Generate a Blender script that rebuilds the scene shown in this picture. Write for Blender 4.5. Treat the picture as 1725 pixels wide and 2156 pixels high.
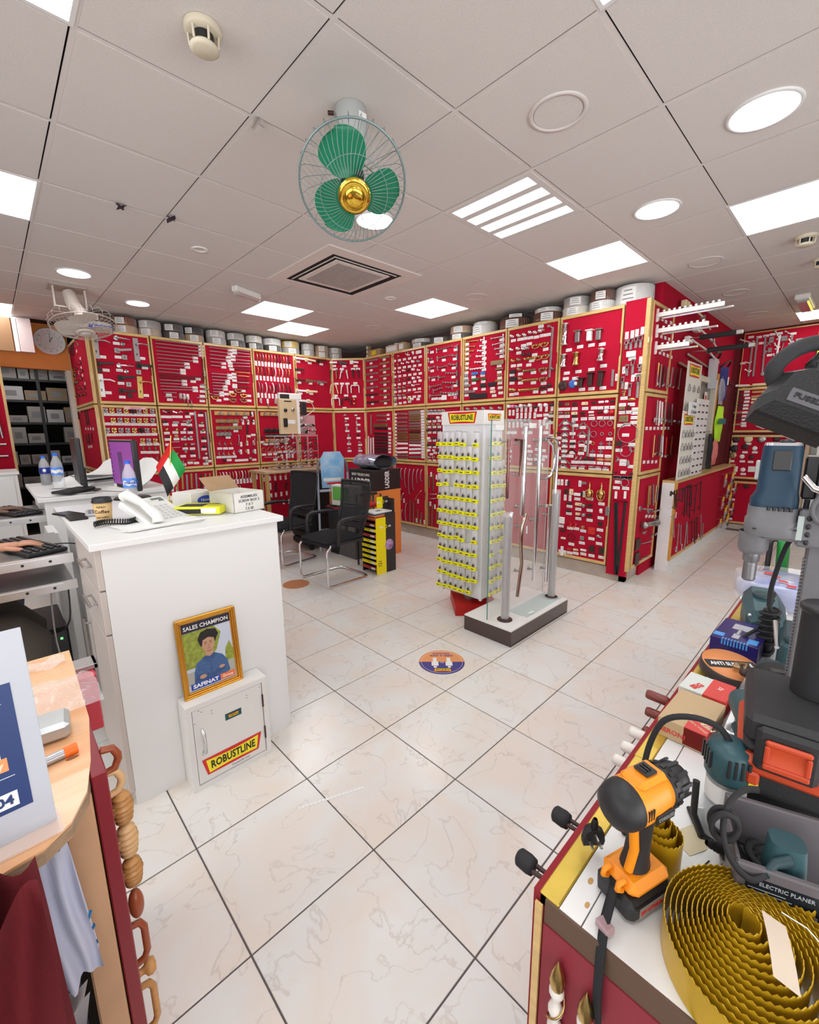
import bpy, math, random
from mathutils import Vector, Matrix
random.seed(7)
D = bpy.data
S = bpy.context.scene
COL = S.collection
for o in list(D.objects): D.objects.remove(o)

# ------------------------------------------------ camera
CAM_R = Matrix(((0.71963403, 0.13649088, -0.68080622),
                (-0.69426516, 0.12579743, -0.70864017),
                (-0.01107924, 0.98262162, 0.18528897)))
cd = D.cameras.new('camera'); cam = D.objects.new('camera', cd); COL.objects.link(cam)
cd.sensor_fit = 'HORIZONTAL'; cd.sensor_width = 36.0; cd.lens = 36.0 * 909.68 / 1725.0
cd.clip_start = 0.02; cd.clip_end = 60
cam.matrix_world = Matrix.Translation((-0.98805, -1.35253, 1.4823)) @ CAM_R.to_4x4()
S.camera = cam
# ------------------------------------------------ world, exposure
w = D.worlds.new('world'); S.world = w; w.use_nodes = True
w.node_tree.nodes['Background'].inputs[0].default_value = (1.0, 0.97, 0.94, 1)
w.node_tree.nodes['Background'].inputs[1].default_value = 0.35
S.view_settings.view_transform = 'Standard'; S.view_settings.look = 'None'
S.view_settings.exposure = 0.44; S.view_settings.gamma = 1.0
S.view_settings.use_curve_mapping = False
PANEL_E = 7.0      # emission strength of the ceiling panels
ROUND_E = 9.0
H = 2.78
def area(name, loc, rot, sx, sy, power, col=(1, 1, 1)):
    l = D.lights.new(name, 'AREA'); l.shape = 'RECTANGLE'; l.size = sx; l.size_y = sy; l.energy = power; l.color = col
    o = D.objects.new(name, l); COL.objects.link(o); o.location = loc; o.rotation_euler = rot
# unseen fill lights added behind and left of the viewer to brighten the ceiling
area('rear_fill_light', (-.5, -4.3, 1.35), (math.radians(100), 0, 0), 6.0, 2.4, 130, (.97, .98, 1.0))
area('side_fill_light', (-3.8, -.5, 1.5), (math.radians(95), 0, math.radians(-90)), 4.5, 2.2, 55, (.97, .98, 1.0))

# ------------------------------------------------ materials
MATS = {}
def mat(name, c=(.8, .8, .8), r=.5, m=0.0, e=0.0, trans=0.0, alpha=1.0, noise=0.0, nscale=20, bump=0.0, bscale=200, c2=None, coat=0.0, spec=.5, stretch=None, ior=1.45):
    if name in MATS: return MATS[name]
    M = D.materials.new(name); M.use_nodes = True; nt = M.node_tree; b = nt.nodes['Principled BSDF']
    b.inputs['Base Color'].default_value = (*c, 1); b.inputs['Roughness'].default_value = r
    b.inputs['Metallic'].default_value = m; b.inputs['IOR'].default_value = ior
    b.inputs['Specular IOR Level'].default_value = spec
    b.inputs['Coat Weight'].default_value = coat
    if trans: b.inputs['Transmission Weight'].default_value = trans
    if alpha < 1: b.inputs['Alpha'].default_value = alpha
    if e:
        b.inputs['Emission Color'].default_value = (*c, 1); b.inputs['Emission Strength'].default_value = e
    if noise or bump:
        tc = nt.nodes.new('ShaderNodeTexCoord'); mp = nt.nodes.new('ShaderNodeMapping')
        nt.links.new(tc.outputs['Object'], mp.inputs[0])
        if stretch: mp.inputs['Scale'].default_value = stretch
    if noise:
        n = nt.nodes.new('ShaderNodeTexNoise'); n.inputs['Scale'].default_value = nscale; n.inputs['Detail'].default_value = 6
        nt.links.new(mp.outputs[0], n.inputs['Vector'])
        cr = nt.nodes.new('ShaderNodeValToRGB'); cr.color_ramp.elements[0].position = .5 - .22; cr.color_ramp.elements[1].position = .5 + .22
        k2 = c2 or tuple(x * (1 - noise) for x in c)
        cr.color_ramp.elements[0].color = (*k2, 1); cr.color_ramp.elements[1].color = (*c, 1)
        nt.links.new(n.outputs['Fac'], cr.inputs[0]); nt.links.new(cr.outputs[0], b.inputs['Base Color'])
    if bump:
        n2 = nt.nodes.new('ShaderNodeTexNoise'); n2.inputs['Scale'].default_value = bscale; n2.inputs['Detail'].default_value = 3
        nt.links.new(mp.outputs[0], n2.inputs['Vector'])
        bp = nt.nodes.new('ShaderNodeBump'); bp.inputs['Strength'].default_value = bump; bp.inputs['Distance'].default_value = .004
        nt.links.new(n2.outputs['Fac'], bp.inputs['Height']); nt.links.new(bp.outputs[0], b.inputs['Normal'])
    MATS[name] = M
    return M
WHITE = mat('white_paint', (.80, .80, .79), .45)
FELT = mat('red_felt', (.50, .010, .036), .95, noise=.22, nscale=90, bump=.25, bscale=400, spec=.15)
FELT2 = mat('maroon_board', (.16, .008, .014), .8, noise=.2, nscale=60)
GOLD = mat('varnished_frame_wood', (.74, .50, .19), .35, noise=.25, nscale=6, stretch=(1, 1, 8), coat=.3)
STEEL = mat('satin_steel', (.40, .385, .375), .34, .9)
CHROME = mat('chrome', (.82, .82, .84), .10, 1.0)
BRASS = mat('brass', (.60, .42, .15), .28, 1.0)
ABRONZE = mat('antique_bronze', (.34, .24, .13), .38, .8)
DBROWN = mat('dark_brown', (.045, .018, .015), .45)
BLACK = mat('black_plastic', (.018, .018, .020), .42)
BLACKM = mat('black_rubber', (.022, .022, .024), .75, bump=.15, bscale=300)
WHITEP = mat('white_plastic', (.86, .85, .82), .3)
CREAM = mat('cream_plastic', (.80, .68, .42), .35)
REDP = mat('red_plastic', (.62, .03, .02), .4)
PINK = mat('pink_card', (.80, .25, .42), .6)
BLUEP = mat('blue_plastic', (.04, .17, .55), .4)
GREENP = mat('green_plastic', (.04, .12, .03), .5)
OAK = mat('oak_wood', (.62, .36, .13), .5, noise=.25, nscale=8, stretch=(1, 6, 1))
CARD = mat('price_card', (.88, .87, .84), .6)
INK = mat('black_ink', (.02, .02, .02), .6)
CC = dict(s=STEEL, c=CHROME, g=BRASS, a=ABRONZE, k=DBROWN, b=BLACK, w=WHITEP, i=CREAM, r=REDP, p=PINK, e=BLUEP, n=GREENP, o=OAK)
CN = dict(s='satin steel', c='chrome', g='brass', a='bronze', k='dark brown', b='black', w='white', i='cream', r='red', p='pink', e='blue', n='green', o='light wood')

# ------------------------------------------------ mesh builder
class MB:
    def __init__(s): s.v = []; s.f = []; s.sm = []; s.mi = []; s.k = 0
    def add(s, vs, fs, smooth=False):
        o = len(s.v); s.v += [tuple(v) for v in vs]; s.f += [tuple(o + i for i in f) for f in fs]
        s.sm += [smooth] * len(fs); s.mi += [s.k] * len(fs); return s
    def box(s, a, b, bev=0.0):
        x0, y0, z0 = [min(a[i], b[i]) for i in range(3)]; x1, y1, z1 = [max(a[i], b[i]) for i in range(3)]
        e = min(bev, (x1 - x0) * .45, (y1 - y0) * .45, (z1 - z0) * .45)
        if e <= 0:
            return s.add([(x0, y0, z0), (x1, y0, z0), (x1, y1, z0), (x0, y1, z0), (x0, y0, z1), (x1, y0, z1), (x1, y1, z1), (x0, y1, z1)],
                  [(0, 3, 2, 1), (4, 5, 6, 7), (0, 1, 5, 4), (1, 2, 6, 5), (2, 3, 7, 6), (3, 0, 4, 7)])
        vs = []
        for X, sx in ((x0, 1), (x1, -1)):
            for Y, sy in ((y0, 1), (y1, -1)):
                for Z, sz in ((z0, 1), (z1, -1)):
                    vs += [(X, Y + sy * e, Z + sz * e), (X + sx * e, Y, Z + sz * e), (X + sx * e, Y + sy * e, Z)]
        I = lambda i, j, k, a: ((i * 2 + j) * 2 + k) * 3 + a
        fs = [(I(0,0,0,0), I(0,0,1,0), I(0,1,1,0), I(0,1,0,0)), (I(1,0,0,0), I(1,1,0,0), I(1,1,1,0), I(1,0,1,0)),
              (I(0,0,0,1), I(1,0,0,1), I(1,0,1,1), I(0,0,1,1)), (I(0,1,0,1), I(0,1,1,1), I(1,1,1,1), I(1,1,0,1)),
              (I(0,0,0,2), I(0,1,0,2), I(1,1,0,2), I(1,0,0,2)), (I(0,0,1,2), I(1,0,1,2), I(1,1,1,2), I(0,1,1,2))]
        for j in (0, 1):
            for k in (0, 1): fs.append((I(0,j,k,1), I(1,j,k,1), I(1,j,k,2), I(0,j,k,2)))
        for i in (0, 1):
            for k in (0, 1): fs.append((I(i,0,k,0), I(i,1,k,0), I(i,1,k,2), I(i,0,k,2)))
            for j in (0, 1): fs.append((I(i,j,0,0), I(i,j,1,0), I(i,j,1,1), I(i,j,0,1)))
        for i in (0, 1):
            for j in (0, 1):
                for k in (0, 1): fs.append((I(i,j,k,0), I(i,j,k,1), I(i,j,k,2)))
        return s.add(vs, fs)
    def tube(s, pts, r, n=10, cap=True, closed=False):
        pts = [Vector(p) for p in pts]; m = len(pts); rs = r if isinstance(r, (list, tuple)) else [r] * m
        T = []
        for i in range(m):
            if closed: t = pts[(i + 1) % m] - pts[i - 1]
            else: t = pts[min(i + 1, m - 1)] - pts[max(i - 1, 0)]
            T.append(t.normalized() if t.length > 1e-9 else Vector((0, 0, 1)))
        a = Vector((0, 0, 1)) if abs(T[0].z) < .9 else Vector((1, 0, 0))
        N = T[0].cross(a).normalized(); vs = []
        for i in range(m):
            if i:
                N = N - T[i] * N.dot(T[i]); N = N.normalized() if N.length > 1e-6 else T[i].orthogonal().normalized()
            B = T[i].cross(N)
            for k in range(n):
                q = 2 * math.pi * k / n; vs.append(pts[i] + (N * math.cos(q) + B * math.sin(q)) * rs[i])
        fs = []
        for i in range(m if closed else m - 1):
            j = (i + 1) % m
            for k in range(n): fs.append((i * n + k, i * n + (k + 1) % n, j * n + (k + 1) % n, j * n + k))
        s.add(vs, fs, True)
        if cap and not closed:
            s.add(vs[:n], [tuple(range(n))[::-1]]); s.add(vs[-n:], [tuple(range(n))])
        return s
    def cable(s, pts, r, n=8):
        P = [Vector(p) for p in pts]; Q = []
        for i in range(len(P) - 1):
            a, b, c, d = P[max(i - 1, 0)], P[i], P[i + 1], P[min(i + 2, len(P) - 1)]
            for k in range(5):
                t = k / 5; Q.append(.5 * ((2 * b) + (c - a) * t + (2 * a - 5 * b + 4 * c - d) * t * t + (3 * b - a - 3 * c + d) * t ** 3))
        return s.tube(Q + [P[-1]], r, n)
    def cyl(s, a, b, r, n=16, r2=None): return s.tube([a, b], [r, r if r2 is None else r2], n)
    def lathe(s, prof, o=(0, 0, 0), ax=(0, 0, 1), n=20):
        ax = Vector(ax).normalized(); o = Vector(o); u = ax.orthogonal().normalized(); v = ax.cross(u); vs = []
        for r, h in prof:
            for k in range(n):
                q = 2 * math.pi * k / n; vs.append(o + ax * h + (u * math.cos(q) + v * math.sin(q)) * r)
        fs = []
        for i in range(len(prof) - 1):
            for k in range(n): fs.append((i * n + k, i * n + (k + 1) % n, (i + 1) * n + (k + 1) % n, (i + 1) * n + k))
        return s.add(vs, fs, True)
    def ell(s, c, r, n=14, m=9):
        vs = []; fs = []
        for i in range(m + 1):
            t = math.pi * i / m
            for k in range(n):
                q = 2 * math.pi * k / n
                vs.append((c[0] + r[0] * math.sin(t) * math.cos(q), c[1] + r[1] * math.sin(t) * math.sin(q), c[2] + r[2] * math.cos(t)))
        for i in range(m):
            for k in range(n): fs.append((i * n + k, (i + 1) * n + k, (i + 1) * n + (k + 1) % n, i * n + (k + 1) % n))
        return s.add(vs, fs, True)
    def prism(s, poly, h, M=None):
        """polygon in local XY extruded along +Z by h, optional matrix"""
        n = len(poly); vs = [Vector((p[0], p[1], 0)) for p in poly] + [Vector((p[0], p[1], h)) for p in poly]
        if M is not None: vs = [M @ v for v in vs]
        fs = [tuple(range(n))[::-1], tuple(range(n, 2 * n))] + [(i, (i + 1) % n, n + (i + 1) % n, n + i) for i in range(n)]
        return s.add(vs, fs)
    def loft(s, rings, cap=True, smooth=True):
        n = len(rings[0]); vs = [p for r in rings for p in r]; fs = []
        for i in range(len(rings) - 1):
            for k in range(n): fs.append((i * n + k, i * n + (k + 1) % n, (i + 1) * n + (k + 1) % n, (i + 1) * n + k))
        s.add(vs, fs, smooth)
        if cap: s.add(rings[0], [tuple(range(n))[::-1]]); s.add(rings[-1], [tuple(range(n))])
        return s
    def grid(s, fn, nu, nv, smooth=True):
        vs = [fn(i / nu, j / nv) for i in range(nu + 1) for j in range(nv + 1)]
        return s.add(vs, [(i * (nv + 1) + j, (i + 1) * (nv + 1) + j, (i + 1) * (nv + 1) + j + 1, i * (nv + 1) + j + 1) for i in range(nu) for j in range(nv)], smooth)
    def xf(s, M): s.v = [tuple(M @ Vector(v)) for v in s.v]; return s
    def mesh(s, name, mats):
        me = D.meshes.new(name); me.from_pydata(s.v, [], s.f)
        for m in (mats if isinstance(mats, (list, tuple)) else [mats]): me.materials.append(m)
        me.polygons.foreach_set('use_smooth', s.sm); me.polygons.foreach_set('material_index', s.mi); me.update()
        return me
def tag(o, label=None, cat=None, group=None, kind=None):
    if label: o['label'] = label
    if cat: o['category'] = cat
    if group: o['group'] = group
    if kind: o['kind'] = kind
    return o
def link(name, me, parent=None, M=None, kind=None):
    o = D.objects.new(name, me); COL.objects.link(o)
    if parent is not None: o.parent = parent
    if M is not None: o.matrix_basis = M
    if kind: o['kind'] = kind
    return o
def obj(name, mb, m, parent=None, M=None, kind=None, label=None, cat=None, group=None):
    o = link(name, mb.mesh(name, m), parent, M, kind)
    return tag(o, label, cat, group)
def thing(name, label, cat, loc=(0, 0, 0), rz=0.0, group=None, M=None):
    o = D.objects.new(name, None); COL.objects.link(o); o.empty_display_size = .05
    o.matrix_basis = M if M is not None else Matrix.Translation(loc) @ Matrix.Rotation(rz, 4, 'Z')
    return tag(o, label, cat, group)
def copy_tree(o, parent=None):
    c = o.copy(); COL.objects.link(c)
    if parent is not None: c.parent = parent
    for ch in [x for x in o.children]: copy_tree(ch, c)
    return c
def T(x, y=0, z=0): return Matrix.Translation((x, y, z))
def RZ(a): return Matrix.Rotation(a, 4, 'Z')
def RX(a): return Matrix.Rotation(a, 4, 'X')
def RY(a): return Matrix.Rotation(a, 4, 'Y')
def SC(a, b, c): return Matrix.Diagonal((a, b, c, 1))
def frame(O, u, up=(0, 0, 1)):
    """local X along u, local Y along up, local Z out of the plane"""
    u = Vector(u).normalized(); p = Vector(up).normalized(); n = u.cross(p).normalized(); p = n.cross(u)
    return Matrix(((u.x, p.x, n.x, O[0]), (u.y, p.y, n.y, O[1]), (u.z, p.z, n.z, O[2]), (0, 0, 0, 1)))
FONT_N = [0]
def text(s, size, m, parent, M, name='lettering', bold=.0, sx=1.0, shear=0.0, ext=.0004, align='CENTER', width=None):
    c = D.curves.new('t', 'FONT'); c.body = s; c.size = size; c.extrude = ext; c.offset = bold * size; c.shear = shear
    c.align_x = align; c.align_y = 'CENTER'; c.resolution_u = 2; c.space_character = 1.02
    o = D.objects.new('t', c); COL.objects.link(o)
    me = D.meshes.new_from_object(o)
    D.objects.remove(o); D.curves.remove(c)
    if width and me.vertices:
        xs = [v.co.x for v in me.vertices]; sx = width / max(1e-6, max(xs) - min(xs))
    for v in me.vertices: v.co.x *= sx
    me.materials.clear(); me.materials.append(m); me.name = name
    return link(name, me, parent, M)

# ================================================ SETTING
def floor_mat():
    M = D.materials.new('marble_tile'); M.use_nodes = True; nt = M.node_tree; L = nt.links; b = nt.nodes['Principled BSDF']
    tc = nt.nodes.new('ShaderNodeTexCoord'); oi = nt.nodes.new('ShaderNodeObjectInfo')
    mp = nt.nodes.new('ShaderNodeMapping'); L.new(tc.outputs['Object'], mp.inputs[0])
    ml = nt.nodes.new('ShaderNodeMath'); ml.operation = 'MULTIPLY'; ml.inputs[1].default_value = 37; L.new(oi.outputs['Random'], ml.inputs[0])
    cb = nt.nodes.new('ShaderNodeCombineXYZ'); [L.new(ml.outputs[0], cb.inputs[i]) for i in range(3)]; L.new(cb.outputs[0], mp.inputs['Location'])
    n1 = nt.nodes.new('ShaderNodeTexNoise'); n1.inputs['Scale'].default_value = 3.2; n1.inputs['Detail'].default_value = 5; n1.inputs['Distortion'].default_value = .8
    r1 = nt.nodes.new('ShaderNodeValToRGB'); e = r1.color_ramp.elements
    e[0].position = .38; e[0].color = (.78, .705, .63, 1); e[1].position = .60; e[1].color = (.77, .76, .73, 1)
    n2 = nt.nodes.new('ShaderNodeTexNoise'); n2.inputs['Scale'].default_value = 5; n2.inputs['Detail'].default_value = 9; n2.inputs['Distortion'].default_value = .5
    r2 = nt.nodes.new('ShaderNodeValToRGB'); e = r2.color_ramp.elements
    e[0].position = .488; e[0].color = (0, 0, 0, 1); e[1].position = .512; e[1].color = (0, 0, 0, 1)
    k = e.new(.5); k.color = (1, 1, 1, 1)
    n3 = nt.nodes.new('ShaderNodeTexNoise'); n3.inputs['Scale'].default_value = 5
    mk = nt.nodes.new('ShaderNodeMath'); mk.operation = 'MULTIPLY'
    mx = nt.nodes.new('ShaderNodeMix'); mx.data_type = 'RGBA'; mx.inputs[7].default_value = (.56, .50, .44, 1)
    for n in (n1, n2, n3): L.new(mp.outputs[0], n.inputs['Vector'])
    L.new(n1.outputs['Fac'], r1.inputs[0]); L.new(n2.outputs['Fac'], r2.inputs[0])
    L.new(r2.outputs[0], mk.inputs[0]); L.new(n3.outputs['Fac'], mk.inputs[1])
    L.new(mk.outputs[0], mx.inputs[0]); L.new(r1.outputs[0], mx.inputs[6]); L.new(mx.outputs[2], b.inputs['Base Color'])
    b.inputs['Roughness'].default_value = .22; b.inputs['Specular IOR Level'].default_value = .35
    return M
GROUT = mat('dark_grout', (.13, .11, .11), .9)
FT = floor_mat(); WH = mat('wall_white', (.72, .69, .66), .7)
fl = obj('floor', MB().box((-4, -4.5, -.06), (9, 10, -.0035)), GROUT, kind='structure')
s = .4555; g = .0026
tm = MB().box((g, g, -.02), (s - g, s - g, 0), .0012).mesh('floor_tile', FT)
ca, sa = math.cos(.0019), math.sin(.0019)
n_t = 0
for i in range(-3, 16):
    for j in range(-3, 11):
        x = -.1879 + s * (i * ca - j * sa); y = .1429 + s * (i * sa + j * ca)
        if y + s < -1.1 or x > 6.6 or y > 4.3: continue
        if x > 3.3 and y > -.0: continue
        if x < -1.2 and y < .3: continue
        link('floor_tile', tm, fl, T(x, y, 0) @ RZ(.0019)); n_t += 1
# floor outside the tiled view (behind the walls and the viewer)
# ---- ceiling
CT = mat('ceiling_tile', (.80, .755, .72), .95, noise=.10, nscale=160, bump=.35, bscale=700, spec=.1)
TEE = mat('ceiling_tee', (.74, .69, .66), .6); VOID = mat('ceiling_void', (.02, .015, .015), .9)
ce = obj('ceiling', MB().box((-4, -4.5, H + .02), (9, 10, H + .08)), VOID, kind='structure')
g0 = .6
LIGHT_CELLS = {(-2, 0): 0, (-2, 3): 0, (-2, 8): 0, (0, -2): 0, (4, 0): 0, (4, -2): 0, (2, 5): 0, (3, 6): 0, (4, 3): 0, (10, -2): 0, (2, 0): 1, (-2, -3): 0, (1, -5): 0, (-4, 1): 0, (7, -4): 0}
AC = [(x, y) for x in (1, 2, 3) for y in (2, 3)]
ctm = MB().box((.0065, .0065, 0), (g0 - .0175, g0 - .0175, .012)).mesh('ceiling_tile', CT)
def in_room(p, q):
    x, y = p * g0, q * g0
    if x >= 3.5 and y >= -.05: return False
    if x < -2.5 or y < -2.5 or x > 6.8 or y > 4.8: return False
    if y > 4.3 and x > 3.4: return False
    return True
nc = 0
for p in range(-5, 12):
    for q in range(-5, 10):
        x, y = p * g0, q * g0
        if (p, q) in LIGHT_CELLS: continue
        if in_room(p, q) or (x < 0 and y <= 5.2 and x >= -2.5):
            link('ceiling_tile', ctm, ce, T(x, y, H + .001)); nc += 1
tb = MB(); tc_ = MB()
for p in range(-8, 14): tb.box((p * g0 - .011, -4.4, H + .0025), (p * g0 + .006, 6.0, H + .006))
for q in range(-8, 11): tc_.box((-3.9, q * g0 - .011, H + .003), (8.5, q * g0 + .006, H + .0065))
obj('tee_bar', tb, TEE, ce); obj('tee_bar', tc_, TEE, ce)
# plain ceiling field outside the view
ob = MB()
for a, b_ in (((-3.95, -4.4, H + .0), (-2.5, 8, H + .004)), ((-2.5, -4.4, H), (8.5, -2.7, H + .004)), ((6.9, -2.7, H), (8.5, 4, H + .004))): ob.box(a, b_)
obj('ceiling_field', ob, CT, ce)
for k_, (a, b_) in enumerate((((3.6, .0, H + .001), (6.9, .08, H + .01)), ((3.6, .08, H + .001), (3.71, 4.9, H + .01)))): obj('edge_strip', MB().box(a, b_), CT, ce)
# ---- ceiling lights
LED = mat('led_diffuser', (.95, .98, 1.0), .4, e=PANEL_E); LEDR = mat('round_diffuser', (1.0, .96, .98), .4, e=ROUND_E)
LEDS = mat('strip_diffuser', (.80, .88, 1.0), .4, e=1.6)
where = {(-2, 0): 'at the top left corner of the view', (-2, 3): 'at the left edge above the counters', (-2, 8): 'far left near the orange wall', (0, -2): 'at the top edge right of the fan', (4, 0): 'nearest the tall right cabinets', (4, -2): 'at the right edge of the view', (2, 5): 'left of the pair near the back corner', (3, 6): 'nearest the back corner', (4, 3): 'above the middle of the right wall', (10, -2): 'far right in the back aisle', (-2, -3): 'behind the viewer', (1, -5): 'behind the viewer on the right', (-4, 1): 'left of the view', (7, -4): 'right of the view'}
for (p, q), kd in LIGHT_CELLS.items():
    x, y = p * g0, q * g0
    if kd == 0:
        t = thing('ceiling_panel_light', 'square flat white LED ceiling panel ' + where[(p, q)], 'ceiling light', (x, y, H), 0, 'square LED ceiling panels')
        f = MB(); f.box((.004, .004, 0), (.596, .018, .01)); f.box((.004, .582, 0), (.596, .596, .01)); f.box((.004, .018, 0), (.018, .582, .01)); f.box((.582, .018, 0), (.596, .582, .01))
        obj('frame', f, WHITE, t); obj('diffuser', MB().box((.018, .018, .001), (.582, .582, .006)), LED, t)
    else:
        t = thing('strip_panel_light', 'square ceiling light with four glowing parallel strips right of the fan', 'ceiling light', (x, y, H))
        obj('frame', MB().box((.006, .006, -.001), (.594, .594, .010)), CT, t)
        for k in range(4): obj('tube_cover', MB().box((.035 + k * .143, .04, -.002), (.035 + k * .143 + .095, .56, .003), .002), LEDS, t)
def rlight(x, y, r, lab):
    t = thing('round_ceiling_light', lab, 'ceiling light', (x, y, H), 0, 'round ceiling lights')
    obj('rim', MB().lathe([(r + .014, .001), (r + .012, -.006), (r, -.006), (r - .002, .001)], n=40), WHITE, t)
    obj('diffuser', MB().lathe([(0, -.004), (r, -.004)], n=40), LEDR, t)
rlight(-.29, 3.31, .11, 'round lit ceiling light above the left aisle, left of the small one')
rlight(.30, 3.93, .10, 'round lit ceiling light nearest the left wall of cabinets')
rlight(.95, .95, .112, 'round lit ceiling light just behind the green fan')
rlight(2.12, -.31, .115, 'round lit ceiling light beside the four strip light')
rlight(1.54, -.89, .118, 'large round lit ceiling light at the upper right')
for (x, y, r, lab) in ((.914, -.295, .108, 'round unlit white ceiling cover right of the fan'), (2.70, 1.50, .10, 'round unlit ceiling cover above the right wall cabinets'), (3.34, -.30, .11, 'faint round ceiling cover in the back aisle'), (1.5, 3.95, .09, 'round ceiling cover left of the back pair of panels'), (2.75, 3.15, .09, 'round ceiling cover between the two back panels and the right wall'), (4.5, -.3, .1, 'flat round ceiling cover halfway along the back aisle'), (5.7, -.3, .1, 'flat round ceiling cover at the end of the back aisle')):
    t = thing('round_ceiling_cover', lab, 'ceiling cover', (x, y, H))
    obj('rim', MB().lathe([(r + .012, 0), (r + .01, -.005), (r - .006, -.005), (r - .008, -.001)], n=36), TEE, t)
    obj('disc', MB().lathe([(0, -.002), (r - .01, -.002)], n=36), CT, t)
for (x, y, lab) in ((.30, 2.136, 'small recessed downlight with dark centre left of the air conditioner'), (2.097, 2.101, 'small recessed downlight with dark centre right of the air conditioner')):
    t = thing('recessed_downlight', lab, 'downlight', (x, y, H))
    obj('rim', MB().lathe([(.058, 0), (.056, -.008), (.034, -.003), (.03, .01)], n=28), WHITEP, t)
    obj('lamp', MB().lathe([(0, .006), (.03, .006)], n=20), mat('dark_lamp', (.03, .02, .02), .3), t)
for (x, y, lab, sc) in ((-.298, .315, 'cream dome smoke detector on the ceiling at upper left', 1.0), (3.30, -.90, 'pale dome smoke detector near the right edge', 1.1), (3.95, -.93, 'small dome detector in the back aisle', .7)):
    t = thing('smoke_detector', lab, 'smoke detector', (x, y, H), 0.5)
    CRM = mat('cream_shell', (.66, .60, .46), .45)
    obj('base', MB().lathe([(.058 * sc, 0), (.058 * sc, -.012), (.052 * sc, -.02), (0, -.02)], n=28), CRM, t)
    obj('dome', MB().lathe([(.026 * sc, -.05), (.04 * sc, -.05), (.046 * sc, -.058), (.034 * sc, -.066), (0, -.068)], n=28), CRM, t)
    v = MB(); v.lathe([(.032 * sc, -.02), (.032 * sc, -.05)], n=20); obj('sensor_slot', v, BLACK, t)
    for k in range(6):
        v = MB(); a = k * math.pi / 3; v.tube([(.047 * math.cos(a) * sc, .047 * math.sin(a) * sc, -.02), (.044 * math.cos(a) * sc, .044 * math.sin(a) * sc, -.055)], .004, 6); obj('vane', v, CRM, t)
# emergency light box
t = thing('emergency_light', 'small white emergency light box hanging under the ceiling', 'emergency light', (.93, 2.79, H), .35)
obj('housing', MB().box((-.15, -.035, -.05), (.15, .035, 0), .008), WHITEP, t)
obj('lens', MB().box((-.14, -.03, -.075), (.14, .03, -.05), .012), mat('clear_lens', (.9, .9, .9), .15, trans=.6), t)
t = thing('emergency_light', 'long wrapped emergency light over the back aisle at right', 'emergency light', (5.35, -.75, H), 0)
obj('housing', MB().box((-.3, -.06, -.05), (.3, .06, 0), .008), WHITEP, t); obj('lens', MB().box((-.28, -.05, -.08), (.28, .05, -.05), .012), MATS['clear_lens'], t)
# stained bits on the ceiling
tag(obj('tape_scrap', MB().box((-.02, -.016, 0), (.02, .016, .001)), mat('dark_scrap', (.05, .03, .05), .7), None, T(-.50, .30, H - .0012) @ RZ(.5)), 'small dark scrap stuck to the ceiling at upper left', 'scrap')
for (x, y, rz_, lab) in ((.02, .60, .4, 'torn strip of tape hanging from a ceiling joint'), (.0, 1.74, 1.2, 'tiny dark scrap on the ceiling joint left of the air conditioner'), (-.25, 1.78, 2., 'little dark scrap stuck to the ceiling above the left aisle')):
    m = MB(); m.grid(lambda a, b: ((a - .5) * .03, (b - .5) * .05, -.03 * b + .008 * math.sin(a * 5)), 3, 4)
    m.grid(lambda a, b: (.01 + (a - .5) * .02, -(b - .5) * .04, -.02 * b), 2, 3)
    tag(obj('tape_scrap', m, mat('tape_grey' if rz_ == .4 else 'dark_scrap', (.45, .40, .37), .6), None, T(x, y, H - .002) @ RZ(rz_)), lab, 'scrap')
# ---- air conditioner cassette
t = thing('ceiling_air_conditioner', 'square white cassette air conditioner set in the ceiling', 'air conditioner', (.93, 1.43, H))
ACW = mat('ac_plastic', (.80, .73, .68), .5); W = .93; Wy = .95
f = MB(); z0 = -.010
for a, b_ in (((0, 0, z0), (W, .11, 0)), ((0, Wy - .11, z0), (W, Wy, 0)), ((0, .11, z0), (.11, Wy - .11, 0)), ((W - .11, .11, z0), (W, Wy - .11, 0))): f.box(a, b_)
obj('panel_frame', f, ACW, t)
f = MB(); f.box((.19, .19, -.012), (W - .19, Wy - .19, -.004), .004)
obj('intake_panel', f, ACW, t)
f = MB(); f.box((.07, .07, -.002), (W - .07, Wy - .07, .03)); obj('duct', f, VOID, t)
for k, (a, b_, c_, d_) in enumerate(((.15, .135, W - .15, .135), (.15, Wy - .135, W - .15, Wy - .135), (.135, .15, .135, Wy - .15), (W - .135, .15, W - .135, Wy - .15))):
    f = MB(); dx, dy = (1, 0) if k < 2 else (0, 1)
    f.box((a + .018 * dy, b_ + .018 * dx, -.010), (c_ + .024 * dy, d_ + .024 * dx, -.004)); obj('louver', f, ACW, t)
f = MB()
for k in range(30):
    x = .235 + k * (W - .47) / 29
    f.box((x - .003, .235, -.0145), (x + .003, Wy - .235, -.0128))
obj('grille', f, ACW, t, kind='stuff'); obj('filter', MB().box((.235, .235, -.0128), (W - .235, Wy - .235, -.0122)), mat('ac_filter', (.07, .05, .05), .9), t)
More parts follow.
